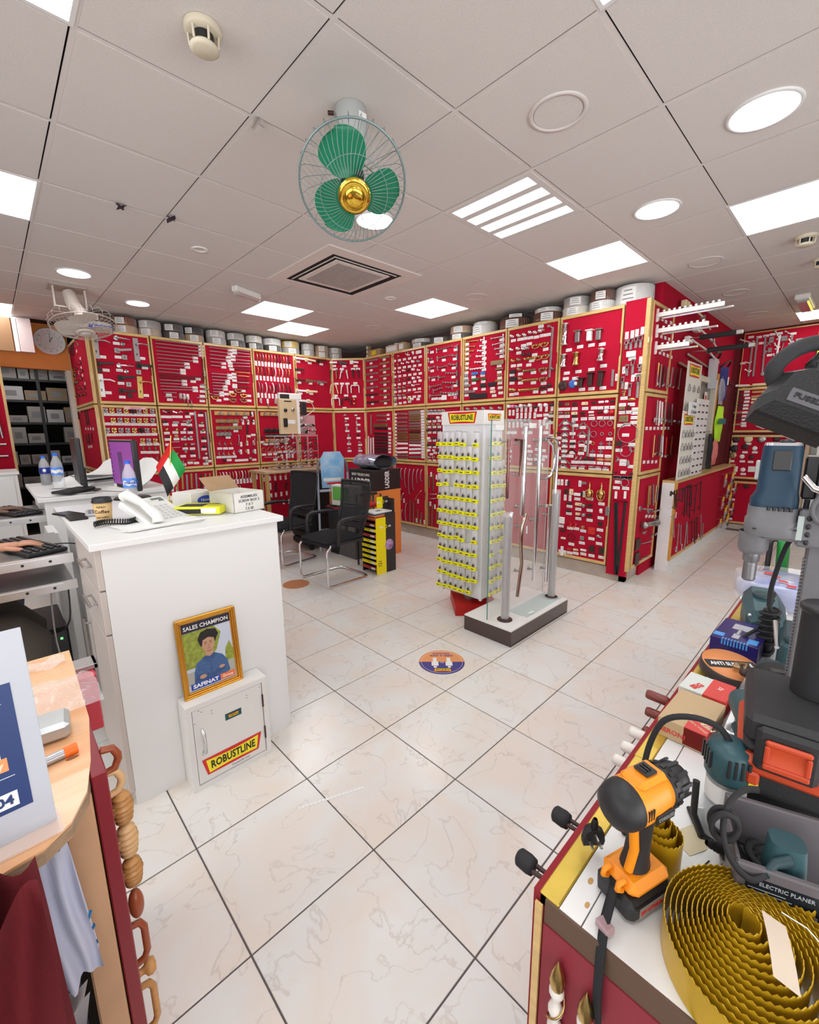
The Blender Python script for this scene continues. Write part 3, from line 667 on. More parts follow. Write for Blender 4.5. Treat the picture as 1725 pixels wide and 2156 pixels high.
GOODS = """
@door handle|L
pl,s .075 2.515 -.01 -.25
lv,s .264 2.501 .12 -.01
es,s .320 2.445
lq,s .259 2.371 .13 .02
eq,s .321 2.307
pl,s .444 2.524 -.00 -.25
lq,k .073 2.217 .13 .01
eq,k .068 2.151
lv,c .260 2.215 .13 .00
es,c .321 2.156
lq,b .450 2.232 .13 .00
eq,s .440 2.160
pl,w .070 2.114 -.00 -.24
lq,b .259 2.087 .13 .01
eq,s .328 2.020
lq,k .253 1.950 .13 -.00
eq,k .326 1.904
pl,g .441 2.116 -.01 -.24
t .120 2.290
t .261 2.445
t .261 2.303
t .491 2.313
t .135 2.156
t .258 2.165
t .509 2.212
t .257 2.028
t .252 1.881
t .126 1.921
t .484 1.909
@long bar|L
rod,s .639 2.526 .48 -.00
rod,s .639 2.490 .48 .00
rod,s .638 2.451 .48 -.00
rod,s .641 2.409 .47 .00
rod,s .637 2.372 .40 .00
rod,s .637 2.332 .39 .00
rod,s .640 2.297 .29 -.00
rod,s .638 2.255 .30 .01
rod,s .635 2.218 .24 .00
rod,s .637 2.180 .24 .00
rod,k .635 2.146 .48 .00
rod,k .636 2.114 .40 .01
rod,s .637 2.091 .25 .00
rod,s .637 2.055 .25 .00
rod,s .637 2.021 .36 .00
rod,s .637 1.984 .36 .01
rod,k 1.136 2.374 -.01 -.28
rod,s .663 1.952 .14 .00
rod,s .669 1.902 .13 -.00
bow,s .842 1.961 .00 -.09 4 .961 1.870
bow,s 1.088 2.067 .07 -.00 3 1.154 1.959
bow,s 1.039 1.907 .12 -.00
t 1.142 2.520 4 1.138 2.412
t 1.063 2.375 2 1.063 2.335
t .959 2.297 2 .962 2.258
t .908 2.220 2 .907 2.186
t 1.071 2.129
t 1.012 2.097
t .911 2.095 2 .910 2.057
t 1.026 2.025 2 1.027 1.989
t .725 1.926 2 .730 1.872
v 1.150 2.203
v .853 1.920 3 .933 1.915
t 1.115 2.043 4 1.096 1.870
@short bar|L
rod,s 1.229 2.515 .25 .00
rod,s 1.229 2.472 .25 .00
rod,s 1.230 2.430 .21 -.00
rod,s 1.226 2.386 .21 .00
rod,s 1.230 2.345 .15 -.00
rod,s 1.227 2.302 .14 -.00
rod,s 1.227 2.207 .21 .00
rod,s 1.228 2.172 .21 .00
rod,s 1.229 2.133 .18 -.00
rod,s 1.228 2.097 .18 .00
rod,s 1.228 2.060 .14 -.00
rod,s 1.228 2.024 .14 .00
rod,s 1.229 1.988 .09 -.00
rod,s 1.230 1.952 .08 -.00
rod,s 1.576 2.524 .16 .00
rod,s 1.574 2.487 .17 .00
rod,s 1.554 2.444 .19 .01
rod,s 1.551 2.402 .19 .00
rod,s 1.513 2.358 .22 .01
rod,s 1.515 2.321 .22 .01
rod,k 1.531 2.283 .20 .00
rod,g 1.532 2.248 .19 .00
rod,g 1.548 2.203 .16 -.00
rod,k 1.553 2.154 .15 .00
rod,s 1.546 2.121 .16 -.00
rod,k 1.556 2.065 .15 -.00
or,g 1.250 1.921
or,g 1.479 1.968
or,a 1.557 2.019
or,g 1.621 1.960
or,a 1.473 1.896
or,a 1.616 1.898
t 1.494 2.514 2 1.492 2.471
t 1.464 2.427 2 1.463 2.385
t 1.399 2.343 2 1.397 2.297
t 1.554 2.519 2 1.553 2.485
t 1.528 2.441 2 1.526 2.400
t 1.484 2.355 2 1.484 2.319
t 1.497 2.280
t 1.462 2.207 2 1.463 2.171
t 1.432 2.132 2 1.431 2.100
t 1.394 2.061 2 1.393 2.024
t 1.521 2.223 3 1.523 2.143
t 1.520 2.087
t 1.518 2.063
t 1.340 1.984 2 1.341 1.950
t 1.403 1.967 2 1.392 1.904
t 1.467 1.995
t 1.299 1.886
t 1.626 2.018
t 1.696 1.959 2 1.696 1.897
@mixed bow|L
bow,g 1.839 2.520 .01 -.10
bow,a 1.880 2.520 .01 -.10
bow,s 1.920 2.520 .01 -.10
bow,g 1.964 2.522 .00 -.10
bow,g 2.007 2.521 .00 -.10
bow,s 2.049 2.521 .00 -.10
bow,g 2.093 2.522 .00 -.10
bow,k 2.131 2.518 .00 -.10
bow,k 2.175 2.518 .00 -.10
bow,g 2.226 2.520 -.00 -.10
bow,s 2.267 2.521 -.00 -.10
bow,k 2.311 2.519 -.00 -.10
bow,g 1.840 2.346 .00 -.11
bow,a 1.890 2.345 -.00 -.11
bow,k 1.938 2.347 .00 -.11
bow,g 1.993 2.348 -.00 -.11
bow,k 2.045 2.347 -.00 -.11
bow,w 2.091 2.348 .00 -.11
bow,g 2.146 2.348 -.00 -.11
bow,w 2.196 2.350 -.00 -.11
bow,a 2.250 2.350 -.00 -.11
bow,g 2.301 2.349 -.01 -.11
bow,s 1.840 2.145 .01 -.12
bow,s 1.884 2.128 .00 -.11
bow,w 1.945 2.142 .00 -.13
bow,s 1.991 2.106 .01 -.08
bow,w 2.043 2.143 .01 -.12
st,k 2.097 2.127 -.01 -.11
bow,s 2.137 2.144 -.00 -.13
bow,a 2.195 2.138 .00 -.12
bow,k 2.250 2.141 .00 -.13
bow,k 2.303 2.114 -.00 -.10
bow,s 1.839 1.936 .01 -.06 2 1.946 1.867
bow,s 2.066 1.936 .00 -.07
bow,s 2.195 1.936 .01 -.07 3 2.312 1.868
v 1.831 2.388 12 2.330 2.389
v 1.831 2.202 10 2.285 2.199
v 1.832 1.975 10 2.295 1.966
v 1.858 1.903
v 1.959 1.902
v 2.077 1.901
@white lever|L
lq,w 2.408 2.507 .14 .00
lq,i 2.599 2.506 .13 -.01
lq,k 2.792 2.504 .12 .02
lq,k 2.416 2.356 .12 .00
lq,k 2.418 2.208 .12 .00
lq,a 2.602 2.210 .12 .00
lq,s 2.788 2.202 .12 .01
lq,w 2.414 2.064 .13 .00
lq,i 2.593 2.063 .14 -.00
lq,w 2.411 1.924 .15 -.00
lq,i 2.594 1.925 .06 -.01
t 2.464 2.467
t 2.652 2.465
t 2.848 2.467
t 2.461 2.319
t 2.463 2.177
t 2.647 2.177
t 2.838 2.178
t 2.472 2.029
t 2.651 2.032
t 2.468 1.881
@brass knob|L
lk,s .079 1.733
lk,g .138 1.734
lk,s .204 1.733
lk,g .269 1.733
lk,b .334 1.733
lk,s .396 1.734
lk,g .461 1.736
lk,s .529 1.737
lk,g .138 1.630
lk,s .202 1.631
lk,g .266 1.630
lk,s .329 1.630
lk,g .390 1.631
lk,g .454 1.631
lk,s .524 1.632
lk,s .071 1.523
lk,g .134 1.522
lk,s .198 1.522
lk,s .263 1.521
lk,g .328 1.521
lk,b .394 1.520
lk,s .454 1.520
lk,g .525 1.519
lk,g .396 1.403
lk,s .458 1.401
lk,g .526 1.400
hk,a .394 1.310 3 .519 1.305
hk,a .398 1.199 3 .523 1.192
t .079 1.691 8 .530 1.690
t .074 1.590 8 .526 1.583
t .071 1.473 8 .523 1.472
t .392 1.359 3 .531 1.358
t .393 1.269 3 .520 1.264
t .395 1.128 3 .519 1.123
@latch and bolt|L
mx,s .655 1.729
mx,k .702 1.730
mx,c .763 1.727
mx,s .829 1.730
mx,k .903 1.721
st,s .995 1.745 .00 -.58
st,s 1.121 1.738 -.00 -.58
mx,k 1.067 1.728
mx,b .646 1.613
hg,s .732 1.622 .07 -.03
bow,s .834 1.623 .06 .00
lv,s .909 1.614 .03 .03
kn,a 1.060 1.602
kn,g .655 1.525
kn,g .764 1.522
kn,c .851 1.526
kn,b .922 1.530
kn,a 1.065 1.515
hg,k .641 1.445 .05 -.02
hg,g .736 1.465 .04 -.03
kn,s .842 1.432
kn,s .914 1.431
kn,b 1.064 1.419
rod,s .690 1.378 .09 -.00
rod,s .691 1.312 .09 -.00
kn,a .844 1.343
mx,s .925 1.345
kn,b 1.063 1.313
mx,s .845 1.266
mx,k .916 1.245
kn,s 1.072 1.220
kn,a .737 1.235
rod,a .838 1.153 .10 -.00
kn,s 1.068 1.131
hk,s .802 1.132
t .641 1.673 2 .696 1.672
t .761 1.675 2 .819 1.675
t .909 1.677
t .962 1.713
t 1.060 1.697
t .656 1.587
t .755 1.577
t .854 1.586
t .918 1.579
t 1.057 1.572
t .658 1.484
t .751 1.491
t .839 1.490
t .918 1.488
t 1.067 1.492
t .657 1.410
t .755 1.412
t .836 1.410
t .910 1.411
t 1.068 1.382
t .659 1.348
t .842 1.295
t .925 1.292
t 1.060 1.281
t .809 1.204
t .923 1.204
t 1.066 1.169
t .882 1.119
t .955 1.113
t 1.065 1.098
t 1.120 1.128
t .803 1.103
@coat hook|L
hr,o 1.225 1.725 .46 .00 4
hr,g 1.234 1.628 .30 -.00 3
hr,g 1.229 1.541 .34 -.00 3
hr,s 1.229 1.462 .19 -.00 3
hk,s 1.571 1.645
hk,a 1.641 1.638
hk,b 1.715 1.639
hk,b 1.700 1.722
st,k 1.644 1.582 -.01 -.13
bow,s 1.512 1.450 -.02 -.14
bow,g 1.617 1.449 -.02 -.14
bow,s 1.727 1.408 -.03 -.10
hk,s 1.258 1.340
hk,s 1.326 1.338
hk,g 1.403 1.340
hk,s 1.239 1.212
hk,s 1.298 1.209
hk,g 1.361 1.206
hk,w 1.430 1.211
hk,s 1.501 1.231
hk,g 1.597 1.227
hk,s 1.695 1.223
kn,b 1.298 1.131
kn,s 1.644 1.135
v 1.724 1.723
v 1.588 1.615
v 1.659 1.616
v 1.735 1.616
t 1.626 1.676
t 1.485 1.584
t 1.484 1.501
t 1.376 1.419
t 1.648 1.431
t 1.717 1.447
t 1.255 1.281 3 1.401 1.278
v 1.540 1.328
v 1.622 1.340
v 1.717 1.343
t 1.235 1.171 4 1.434 1.169
v 1.529 1.228
v 1.629 1.227
v 1.724 1.225
t 1.363 1.127
t 1.470 1.117 3 1.587 1.117
t 1.703 1.114
@hook rail|L
hr,o 1.834 1.725 .46 -.00 5
hr,k 1.870 1.504 .37 -.00 4
hr,k 1.882 1.435 .35 -.01 4
hr,o 1.881 1.366 .35 -.01 4
bow,b 2.293 1.513 -.03 -.13
hk,k 1.837 1.398
hk,s 1.848 1.319 3 2.014 1.314
rg,g 1.850 1.240 .02 -.02
rg,g 1.935 1.241 .02 -.02
rg,g 2.018 1.242 .02 -.03
hk,g 2.085 1.251 3 2.275 1.253
rod,c 1.842 1.141 .19 -.01
hk,g 2.095 1.149
hk,s 2.240 1.138
hk,s 2.306 1.704
hk,o 2.319 1.627
t 2.296 1.753
t 2.261 1.683
t 2.312 1.661
t 2.252 1.610
t 2.246 1.541
t 2.208 1.471
t 2.203 1.397
t 2.196 1.326
v 2.303 1.422
t 1.837 1.347
t 1.885 1.316
t 1.970 1.320
t 2.059 1.320
t 1.849 1.176 3 2.019 1.178
t 2.088 1.205 3 2.267 1.203
v 2.120 1.139
v 2.194 1.140 3 2.286 1.140
t 2.012 1.098
@long plate|L
st,g .713 .921 -.01 -.13
st,g .775 .989 -.01 -.19
st,s .825 .980 -.01 -.19
st,g .879 .990 -.01 -.19
st,s .934 .986 -.01 -.24
st,k 1.000 .976 -.02 -.21
st,a 1.049 .977 -.02 -.17
st,g 1.102 .973 -.02 -.21
st,s 1.149 .979 -.01 -.20
v .649 .818
v .702 .808
v .925 .714
v .979 .732
v 1.029 .784
v 1.081 .731
v 1.131 .740
@chrome bow|L
bow,s 1.225 .974 .01 -.10
bow,w 1.267 .971 .00 -.10
bow,w 1.308 .968 .00 -.10
bow,s 1.349 .969 .00 -.10
bow,g 1.389 .969 -.00 -.10
bow,w 1.432 .970 -.00 -.10
bow,a 1.475 .971 -.00 -.10
bow,w 1.516 .972 -.00 -.10
bow,s 1.558 .973 -.00 -.10
bow,g 1.600 .974 -.00 -.10
bow,w 1.643 .975 -.01 -.10
bow,g 1.683 .973 -.01 -.10
bow,w 1.712 .974 .00 -.07
v 1.223 .835 11 1.678 .837
v 1.715 .874
bow,s 1.226 .785 .01 -.05
bow,w 1.267 .785 .00 -.06
bow,w 1.308 .785 .00 -.06
bow,k 1.346 .781 .00 -.06
bow,g 1.391 .781 .00 -.06
bow,w 1.433 .780 .00 -.06
bow,s 1.470 .781 .01 -.07
@brass door bolt|L
ba,s 1.838 .977 -.01 -.10
ba,s 1.913 .976 -.01 -.09
ba,g 1.990 .979 -.00 -.11
ba,g 2.074 .977 -.00 -.10
ba,g 2.160 .976 -.00 -.12
ba,g 2.242 .974 -.00 -.06
v 1.830 .834
v 1.909 .840
v 1.990 .835
v 2.073 .836
v 2.154 .834
st,w 1.911 .776 .00 -.10
st,b 1.989 .773 -.00 -.13
st,k 2.157 .770 -.01 -.11
v 1.913 .594
v 1.984 .598
v 2.069 .601
v 2.154 .605
bow,b 1.906 .569 -.00 -.07
bow,b 1.981 .561 -.00 -.07
bow,b 2.061 .552 -.00 -.07
bow,k 2.144 .551 -.00 -.07
v 2.097 .479
v 2.180 .478
@lever pair|S
lq,w -.015 2.504 .11 -.00
lq,b .147 2.502 .10 -.01
lq,w .309 2.508 .11 -.01
wh,k -.010 2.394 -.01 -.12
wh,a .073 2.393 .00 -.12
wh,w .156 2.387 -.03 -.12
wh,w .230 2.386 .02 -.12
wh,b .328 2.389 .00 -.12
wh,b .402 2.388 .02 -.12
wh,i -.006 2.181 -.03 -.13
wh,i .059 2.180 .03 -.13
wh,w .153 2.179 -.02 -.13
wh,w .232 2.177 .01 -.13
uh,w .352 2.167 .06 -.11
uh,w .046 1.982 .06 -.11
uh,k .210 1.976 .07 -.10
kn,g .331 1.960
kn,g .331 1.897
t .039 2.458
t .193 2.453
t .367 2.453
t -.005 2.410
t .058 2.409
t .157 2.411
t .328 2.409
t .402 2.410
t -.007 2.197
t .065 2.198
t .151 2.198
t .232 2.197
t .355 2.202
t .045 2.020
t .207 2.021
t .333 2.006
t .176 1.834
@window catch|L
mx,s 2.446 1.730 3 2.448 1.536
t 2.455 1.686 3 2.458 1.495
@satin knob|S
mx,s .176 1.724 3 .198 1.531
mx,s .351 1.721 3 .358 1.522
mx,k .370 1.429
mx,s .395 1.306 3 .390 1.131
mx,s .223 1.416
mx,s .226 1.315
mx,s .223 1.220
t .203 1.676 3 .205 1.485
t .383 1.678 3 .379 1.479
t .376 1.378
t .399 1.270 3 .397 1.087
t .226 1.376
t .225 1.286
t .229 1.177
@edge profile|R
st,s .015 2.518 .31 -.01
st,s .010 2.416 .31 -.00
st,s .013 2.319 .31 -.00
st,s .023 2.225 .29 -.00
st,s .019 2.123 .29 .00
st,k .006 2.021 .30 -.00
st,k .038 1.911 .28 -.00
st,a .356 2.523 .23 -.01
st,a .357 2.439 .22 -.00
st,a .354 2.350 .23 .00
st,a .353 2.265 .23 -.00
st,a .353 2.175 .23 .00
st,a .349 2.085 .23 .00
st,a .346 1.995 .23 .00
st,a .347 1.908 .23 .01
t .161 2.469 7 .172 1.886
t .463 2.488 8 .469 1.878
@curtain fitting|R
mx,c .665 2.502
mx,c .772 2.493
rg,c .939 2.515 .02 -.01
kn,c .972 2.488
mx,w 1.060 2.504
hg,w 1.112 2.520 .10 -.04
mx,c .668 2.388
mx,c .769 2.381
kn,c .856 2.391
kn,c .964 2.391
kn,w 1.064 2.391
kn,s 1.161 2.384
kn,c .685 2.288
kn,c .788 2.282
kn,c .882 2.292
kn,k .974 2.291
kn,w 1.068 2.289
kn,c 1.168 2.271
hk,s .675 2.169
hk,s .777 2.173
hk,a .879 2.176
kn,k .978 2.179
kn,w 1.073 2.175
kn,c 1.171 2.174
kn,s .692 2.065
kn,s .787 2.070
kn,a .880 2.067
rod,s .935 2.085 .07 -.00
kn,c 1.060 2.081
rod,c 1.112 2.085 .10 -.00
kn,s .690 1.969
kn,s .785 1.967
kn,a .880 1.965
rod,a .939 1.986 .07 -.00
rod,w 1.105 1.987 .11 -.00
kn,s .701 1.897
kn,g .974 1.907
kn,w 1.040 1.903
t .683 2.443 6 1.190 2.439
t .680 2.342 6 1.183 2.333
t .686 2.230 6 1.188 2.227
t .674 2.118 6 1.184 2.135
t .688 2.023 6 1.169 2.031
t .689 1.934 6 1.166 1.934
t .693 1.856 4 .980 1.874
t 1.145 1.897
t .664 1.828
@wall bracket|R
ar,s 1.482 2.475 .27 .02
ar,s 1.496 2.378 .22 .01
ar,s 1.500 2.260 .17 .01
ar,s 1.514 2.140 .12 .00
ar,s 1.335 2.488 .05 .00
ar,s 1.340 2.378 .07 .01
ar,s 1.344 2.267 .11 .02
ar,s 1.353 2.148 .16 .01
ar,s 1.357 2.032 .21 .02
ar,s 1.427 1.981 .16 .03
ar,s 1.357 1.923 .26 .00
ar,s 1.818 2.476 -.03 .01
ar,s 1.819 2.370 -.08 .02
ar,s 1.821 2.269 -.13 .02
ar,s 1.822 2.168 -.18 .02
ar,s 1.823 2.059 -.23 .02
ar,s 1.748 2.006 -.10 .01
ar,s 1.825 1.937 -.27 .02
st,k 1.842 2.494 .00 -.08
st,k 1.837 2.410 .00 -.09
st,k 1.837 2.304 .00 -.09
st,k 1.840 2.197 .00 -.10
st,k 1.848 2.085 .00 -.08
st,k 1.853 1.967 .00 -.09
t 1.400 2.467
t 1.624 2.457
t 1.799 2.446
t 1.400 2.348
t 1.605 2.347
t 1.786 2.339
t 1.406 2.237
t 1.599 2.227
t 1.768 2.234
t 1.427 2.124
t 1.765 2.127
t 1.798 2.022
t 1.423 1.885
t 1.483 1.885
t 1.537 1.882
bk,w 1.578 1.919 .08 -.06
t 1.710 1.918 3 1.812 1.924
bk,r 1.727 1.893 .04 -.04
bk,p 1.779 1.900 .05 -.04
@hinge and hasp|R
ar,g 1.947 2.509 .20 -.01
ar,g 1.948 2.453 .15 -.01
ar,g 1.949 2.402 .13 -.01
ar,g 1.950 2.348 .09 -.01
ar,g 1.951 2.294 .07 -.00
ar,g 1.951 2.243 .05 -.01
ar,g 1.952 2.188 .04 -.00
ar,w 2.222 2.500 -.05 -.00
ar,w 2.235 2.436 -.07 .00
ar,w 2.233 2.379 -.10 .01
ar,w 2.234 2.319 -.12 .01
ar,w 2.236 2.255 -.14 .01
ar,w 2.238 2.191 -.21 .00
ar,s 2.481 2.492 -.16 -.00
ar,s 2.483 2.431 -.14 -.01
ar,s 2.485 2.373 -.11 -.00
ar,s 2.487 2.315 -.09 -.00
bk,a 2.328 2.250 .17 -.05
bk,a 2.395 2.163 .10 -.02
bk,g 2.418 2.095 .07 -.02
bk,g 2.395 2.037 .10 -.02
bk,g 2.421 1.986 .07 -.01
bk,g 2.445 1.927 .05 -.01
bk,e 2.052 2.151 .10 -.03
bk,e 2.190 2.146 .06 -.03
bk,n 2.053 2.082 .11 -.03
bk,n 2.196 2.075 .07 -.02
bk,s 1.945 2.143 .06 -.03
bk,s 1.938 2.083 .08 -.03
bk,s 1.943 2.022 .10 -.03
bk,s 1.944 1.948 .16 -.03
bk,b 2.182 2.011 .08 -.04
bk,b 2.294 2.014 .11 -.04
bk,i 2.330 1.924 .07 -.03
bk,b 2.029 1.905 .25 -.06
t 1.971 2.482
t 1.972 2.427
t 1.973 2.375
t 1.972 2.318
t 1.973 2.264
t 1.972 2.213
t 1.969 2.161
t 2.227 2.471
t 2.225 2.412
t 2.226 2.354
t 2.228 2.292
t 2.228 2.232
t 2.227 2.169
t 2.465 2.462
t 2.469 2.402
t 2.469 2.345
t 2.471 2.285
t 2.438 2.188
t 2.443 2.118
t 2.449 2.055
t 2.453 2.002
t 2.459 1.949
t 2.468 1.891
t 2.080 2.099
t 2.212 2.106
t 1.968 2.096
t 2.084 2.030
t 2.222 2.035
t 1.972 2.038
t 1.974 1.969
t 2.107 1.962
t 2.228 1.949
t 2.354 1.949
t 1.975 1.895
t 2.124 1.869
t 2.379 1.867
@door stop|R
kn,c 2.604 2.476
kn,c 2.686 2.471
kn,c 2.756 2.468
kn,c 2.824 2.481
kn,c 2.883 2.471
kn,c 2.940 2.477
mx,c 2.971 2.480
mx,c 3.042 2.501
st,s 3.072 2.493 -.01 -.49
kn,c 2.600 2.337
kn,c 2.682 2.338
kn,c 2.749 2.325
kn,s 2.795 2.327
mx,k 2.746 2.267
mx,k 2.816 2.262
kn,g 2.624 2.218
kn,a 2.696 2.221
ba,g 2.772 2.220 .09 -.00
ba,a 2.763 2.098 .13 .00
ba,g 2.748 2.000 .18 .00
ba,g 2.709 1.901 .24 .00
or,g 2.894 2.336
or,g 2.991 2.342
or,g 2.927 2.217
or,g 3.006 2.219
or,a 2.986 2.091
or,a 2.995 1.994
or,k 3.000 1.904
mx,s 3.090 2.084
bk,b 2.588 2.124 .07 -.04
kn,a 2.705 2.120
bk,b 2.586 2.047 .09 -.04
kn,a 2.719 2.022
kn,g 2.611 1.913
kn,g 2.646 1.910
kn,k 3.073 1.926
t 2.938 2.522
t 2.613 2.431
t 2.694 2.431
t 2.756 2.431
t 2.822 2.429
t 2.890 2.425
t 2.960 2.429
t 3.023 2.428
t 2.742 2.361
t 2.809 2.369
t 3.004 2.289
t 2.686 2.294
t 2.879 2.250
t 3.000 2.166
t 2.847 2.196
t 2.623 2.167
t 2.700 2.165
t 2.814 2.155
t 2.610 2.073
t 2.717 2.073
t 2.873 2.072
t 2.997 2.056
t 2.613 1.985
t 2.721 1.978
t 2.878 1.967
t 2.998 1.951
t 3.077 1.881
t 2.613 1.863
t 2.672 1.867
t 2.908 1.872
t 3.002 1.863
@furniture leg|R
lg,c 3.227 2.492 .00 -.20
lq5,s 3.353 2.410 -.00 -.11
lq5,w 3.467 2.399 -.00 -.10
lq5,s 3.555 2.392 -.00 -.10
lg,c 3.228 2.206 -.00 -.12
lg,g 3.355 2.208 -.00 -.12
lg,c 3.599 2.211 -.01 -.11
lq5,k 3.412 1.971 -.01 -.09
lq5,k 3.501 2.006 .00 -.12
lq5,k 3.603 2.013 -.01 -.14
kn,k 3.215 1.881
dz,k 3.213 1.911 .05 -.00
dz,e 3.314 1.918 .04 -.00
kn,w 3.361 1.918
st,s 3.700 2.017 .00 -.15
t 3.256 2.248
t 3.369 2.263
t 3.480 2.263
t 3.582 2.256
t 3.608 2.060
t 3.247 2.029
t 3.367 2.032
t 3.495 2.039
t 3.240 1.976
t 3.338 1.971
t 3.413 1.860
t 3.507 1.859
t 3.616 1.859
v 3.738 1.945
@slim profile|R
st,s .261 1.708 .22 -.01
st,s .259 1.638 .23 -.01
st,s .014 1.733 -.01 -.31
st,s .129 1.729 -.01 -.30
bk,a .190 1.588 .32 -.05
st,b .210 1.522 .30 -.01
st,b .195 1.448 .31 -.01
st,b .205 1.399 .30 -.01
st,b .207 1.350 .30 -.00
st,b .205 1.304 .30 -.00
st,b .210 1.258 .29 .00
st,b .208 1.215 .29 .00
st,b .207 1.169 .29 .01
st,b .205 1.122 .30 .01
st,w -.003 1.370 .01 -.25
st,w .057 1.406 -.01 -.28
st,w .113 1.377 -.01 -.29
st,w .170 1.385 -.00 -.29
t .524 1.710 2 .527 1.653
t .549 1.512
t .552 1.447
t .550 1.393 6 .543 1.170
@flat handle|R
st,s .721 1.720 .21 -.01
st,s .720 1.657 .21 -.00
st,s .718 1.598 .21 -.00
st,s .717 1.546 .21 .00
st,s .716 1.499 .22 .00
st,a .719 1.456 .21 .00
st,a .718 1.420 .21 .00
st,a .717 1.384 .22 .00
st,a .716 1.347 .22 .00
st,w .715 1.300 .22 .00
st,w .713 1.229 .22 .01
st,w .712 1.172 .22 .01
st,s .711 1.125 .23 .01
st,s .714 1.084 .22 .01
st,s .963 1.736 .23 -.00
st,s .962 1.712 .23 -.00
st,a .965 1.682 .22 -.00
st,a .965 1.651 .22 -.00
st,a .964 1.619 .23 -.00
st,s .966 1.580 .22 -.00
st,s .965 1.542 .22 .00
st,a .964 1.504 .22 .00
st,k .964 1.461 .23 .00
st,a .963 1.426 .23 .00
st,a .966 1.394 .22 .00
st,a .966 1.359 .22 .00
st,s .965 1.325 .23 .00
st,w .965 1.280 .23 .00
st,w .964 1.222 .23 .01
st,w .963 1.170 .23 .01
st,s .962 1.113 .23 .01
t .677 1.711 14 .671 1.087
t 1.226 1.736 18 1.232 1.120
@cup handle|R
kn,s 1.347 1.731 5 1.612 1.727
t 1.347 1.701 5 1.612 1.694
kn,k 1.347 1.634 2 1.432 1.632
kn,w 1.523 1.641 2 1.612 1.639
t 1.355 1.597 4 1.620 1.606
kn,a 1.347 1.555 4 1.612 1.554
t 1.355 1.524 4 1.621 1.525
kn,k 1.346 1.481 4 1.613 1.485
t 1.358 1.453 4 1.621 1.455
kn,w 1.355 1.376
kn,k 1.440 1.377
kn,k 1.523 1.377
kn,k 1.613 1.378
t 1.358 1.346 4 1.621 1.356
kn,k 1.354 1.290
kn,k 1.435 1.291
kn,k 1.529 1.292
t 1.358 1.259 4 1.622 1.267
kn,w 1.354 1.215
kn,c 1.443 1.217
kn,k 1.532 1.219
t 1.388 1.166
t 1.457 1.187 3 1.622 1.191
kn,s 1.354 1.121
kn,a 1.436 1.124
kn,a 1.524 1.127
kn,s 1.606 1.130
t 1.359 1.080 4 1.615 1.088
@drop handle|R
bow,s .647 .944 .00 -.10
bow,s .719 .948 .00 -.14
bow,s .803 .946 -.00 -.16
bow,s .886 .950 -.00 -.27
bow,s .973 .948 -.01 -.36
bow,s 1.054 .946 -.01 -.29
bow,s 1.134 .951 -.01 -.19
bow,s 1.211 .949 -.01 -.16
bow,s .777 .643 -.07 -.15
bow,s .836 .586 -.04 -.11
bow,g 1.199 .654 -.12 -.15
bow,s .655 .264 -.01 -.12
bow,s .724 .301 .00 -.13
bow,s .800 .332 -.00 -.16
bow,s .892 .441 -.00 -.27
st,a .972 .504 -.01 -.34
st,a 1.048 .479 -.01 -.32
st,a 1.126 .379 -.00 -.22
st,a 1.200 .342 -.01 -.18
v .839 .476
v 1.129 .498
v 1.096 .219
v 1.181 .211
v 1.251 .214
@wooden pull|R
st,a 1.349 .874 -.00 -.16
st,a 1.426 .904 -.00 -.23
st,a 1.563 .900 .00 -.23
st,a 1.599 .865 .00 -.17
bow,s 1.361 .624 .12 .01 2 1.516 .641
bow,s 1.361 .565 .11 .01 2 1.542 .584
bow,s 1.551 .521 .07 .01
st,a 1.343 .511 -.00 -.32
st,a 1.410 .473 -.01 -.30
st,a 1.496 .425 -.01 -.20
st,a 1.568 .408 -.00 -.17
v 1.384 .895
v 1.482 .864
v 1.369 .491
v 1.453 .459
v 1.539 .405
@bottle opener|R
kn,s 2.010 1.731 5 2.469 1.720
t 2.010 1.695 3 2.170 1.698
@shelf pin|R
kn,w 2.594 1.735
kn,p 2.645 1.733
kn,s 2.692 1.727
kn,w 2.747 1.735
kn,s 2.799 1.729
kn,w 2.855 1.734
kn,k 2.919 1.717
kn,w 2.976 1.731
kn,w 3.041 1.728
kn,k 3.108 1.728
v 2.596 1.666 2 2.643 1.665
v 2.693 1.702 3 2.800 1.698
v 2.857 1.695
v 2.920 1.696 2 2.978 1.697
v 3.043 1.691
v 3.106 1.698
v 2.695 1.631 4 2.852 1.629
v 2.911 1.627
t 2.965 1.624
t 3.041 1.627
t 3.102 1.616
kn,a 3.109 1.645
kn,s 2.595 1.583 6 2.858 1.577
v 2.598 1.532 4 2.754 1.533
t 2.806 1.532
v 2.858 1.549
v 2.975 1.550
v 3.024 1.549
kn,w 3.050 1.586
kn,k 3.101 1.578
v 3.060 1.514
t 3.103 1.547
rg,s 2.607 1.477 .01 -.01
rg,s 2.659 1.476 .01 -.01
rg,s 2.789 1.482 .01 -.02
rg,s 2.861 1.485 .01 -.02
t 2.598 1.446 2 2.662 1.446
t 2.791 1.444 2 2.860 1.445
v 2.988 1.463
t 3.048 1.444
t 3.113 1.411
hk,s 3.001 1.320
hk,s 2.958 1.309
rg,s 2.619 1.403 .03 -.01
kn,w 2.606 1.273
t 2.605 1.238
t 2.812 1.244
t 2.871 1.243
kn,w 2.815 1.274
t 2.846 1.300
t 2.959 1.267
t 3.026 1.256
t 2.604 1.178
t 2.815 1.167
bk,s 2.858 1.214 .03 -.03
bk,s 2.936 1.216 .03 -.03
bk,s 2.994 1.211 .03 -.03
t 3.051 1.192
t 2.876 1.157
t 2.953 1.160
t 3.020 1.159
kn,w 2.609 1.124
kn,k 2.955 1.124
v 2.810 1.098
t 2.871 1.108
v 3.020 1.095
@corner brace|R
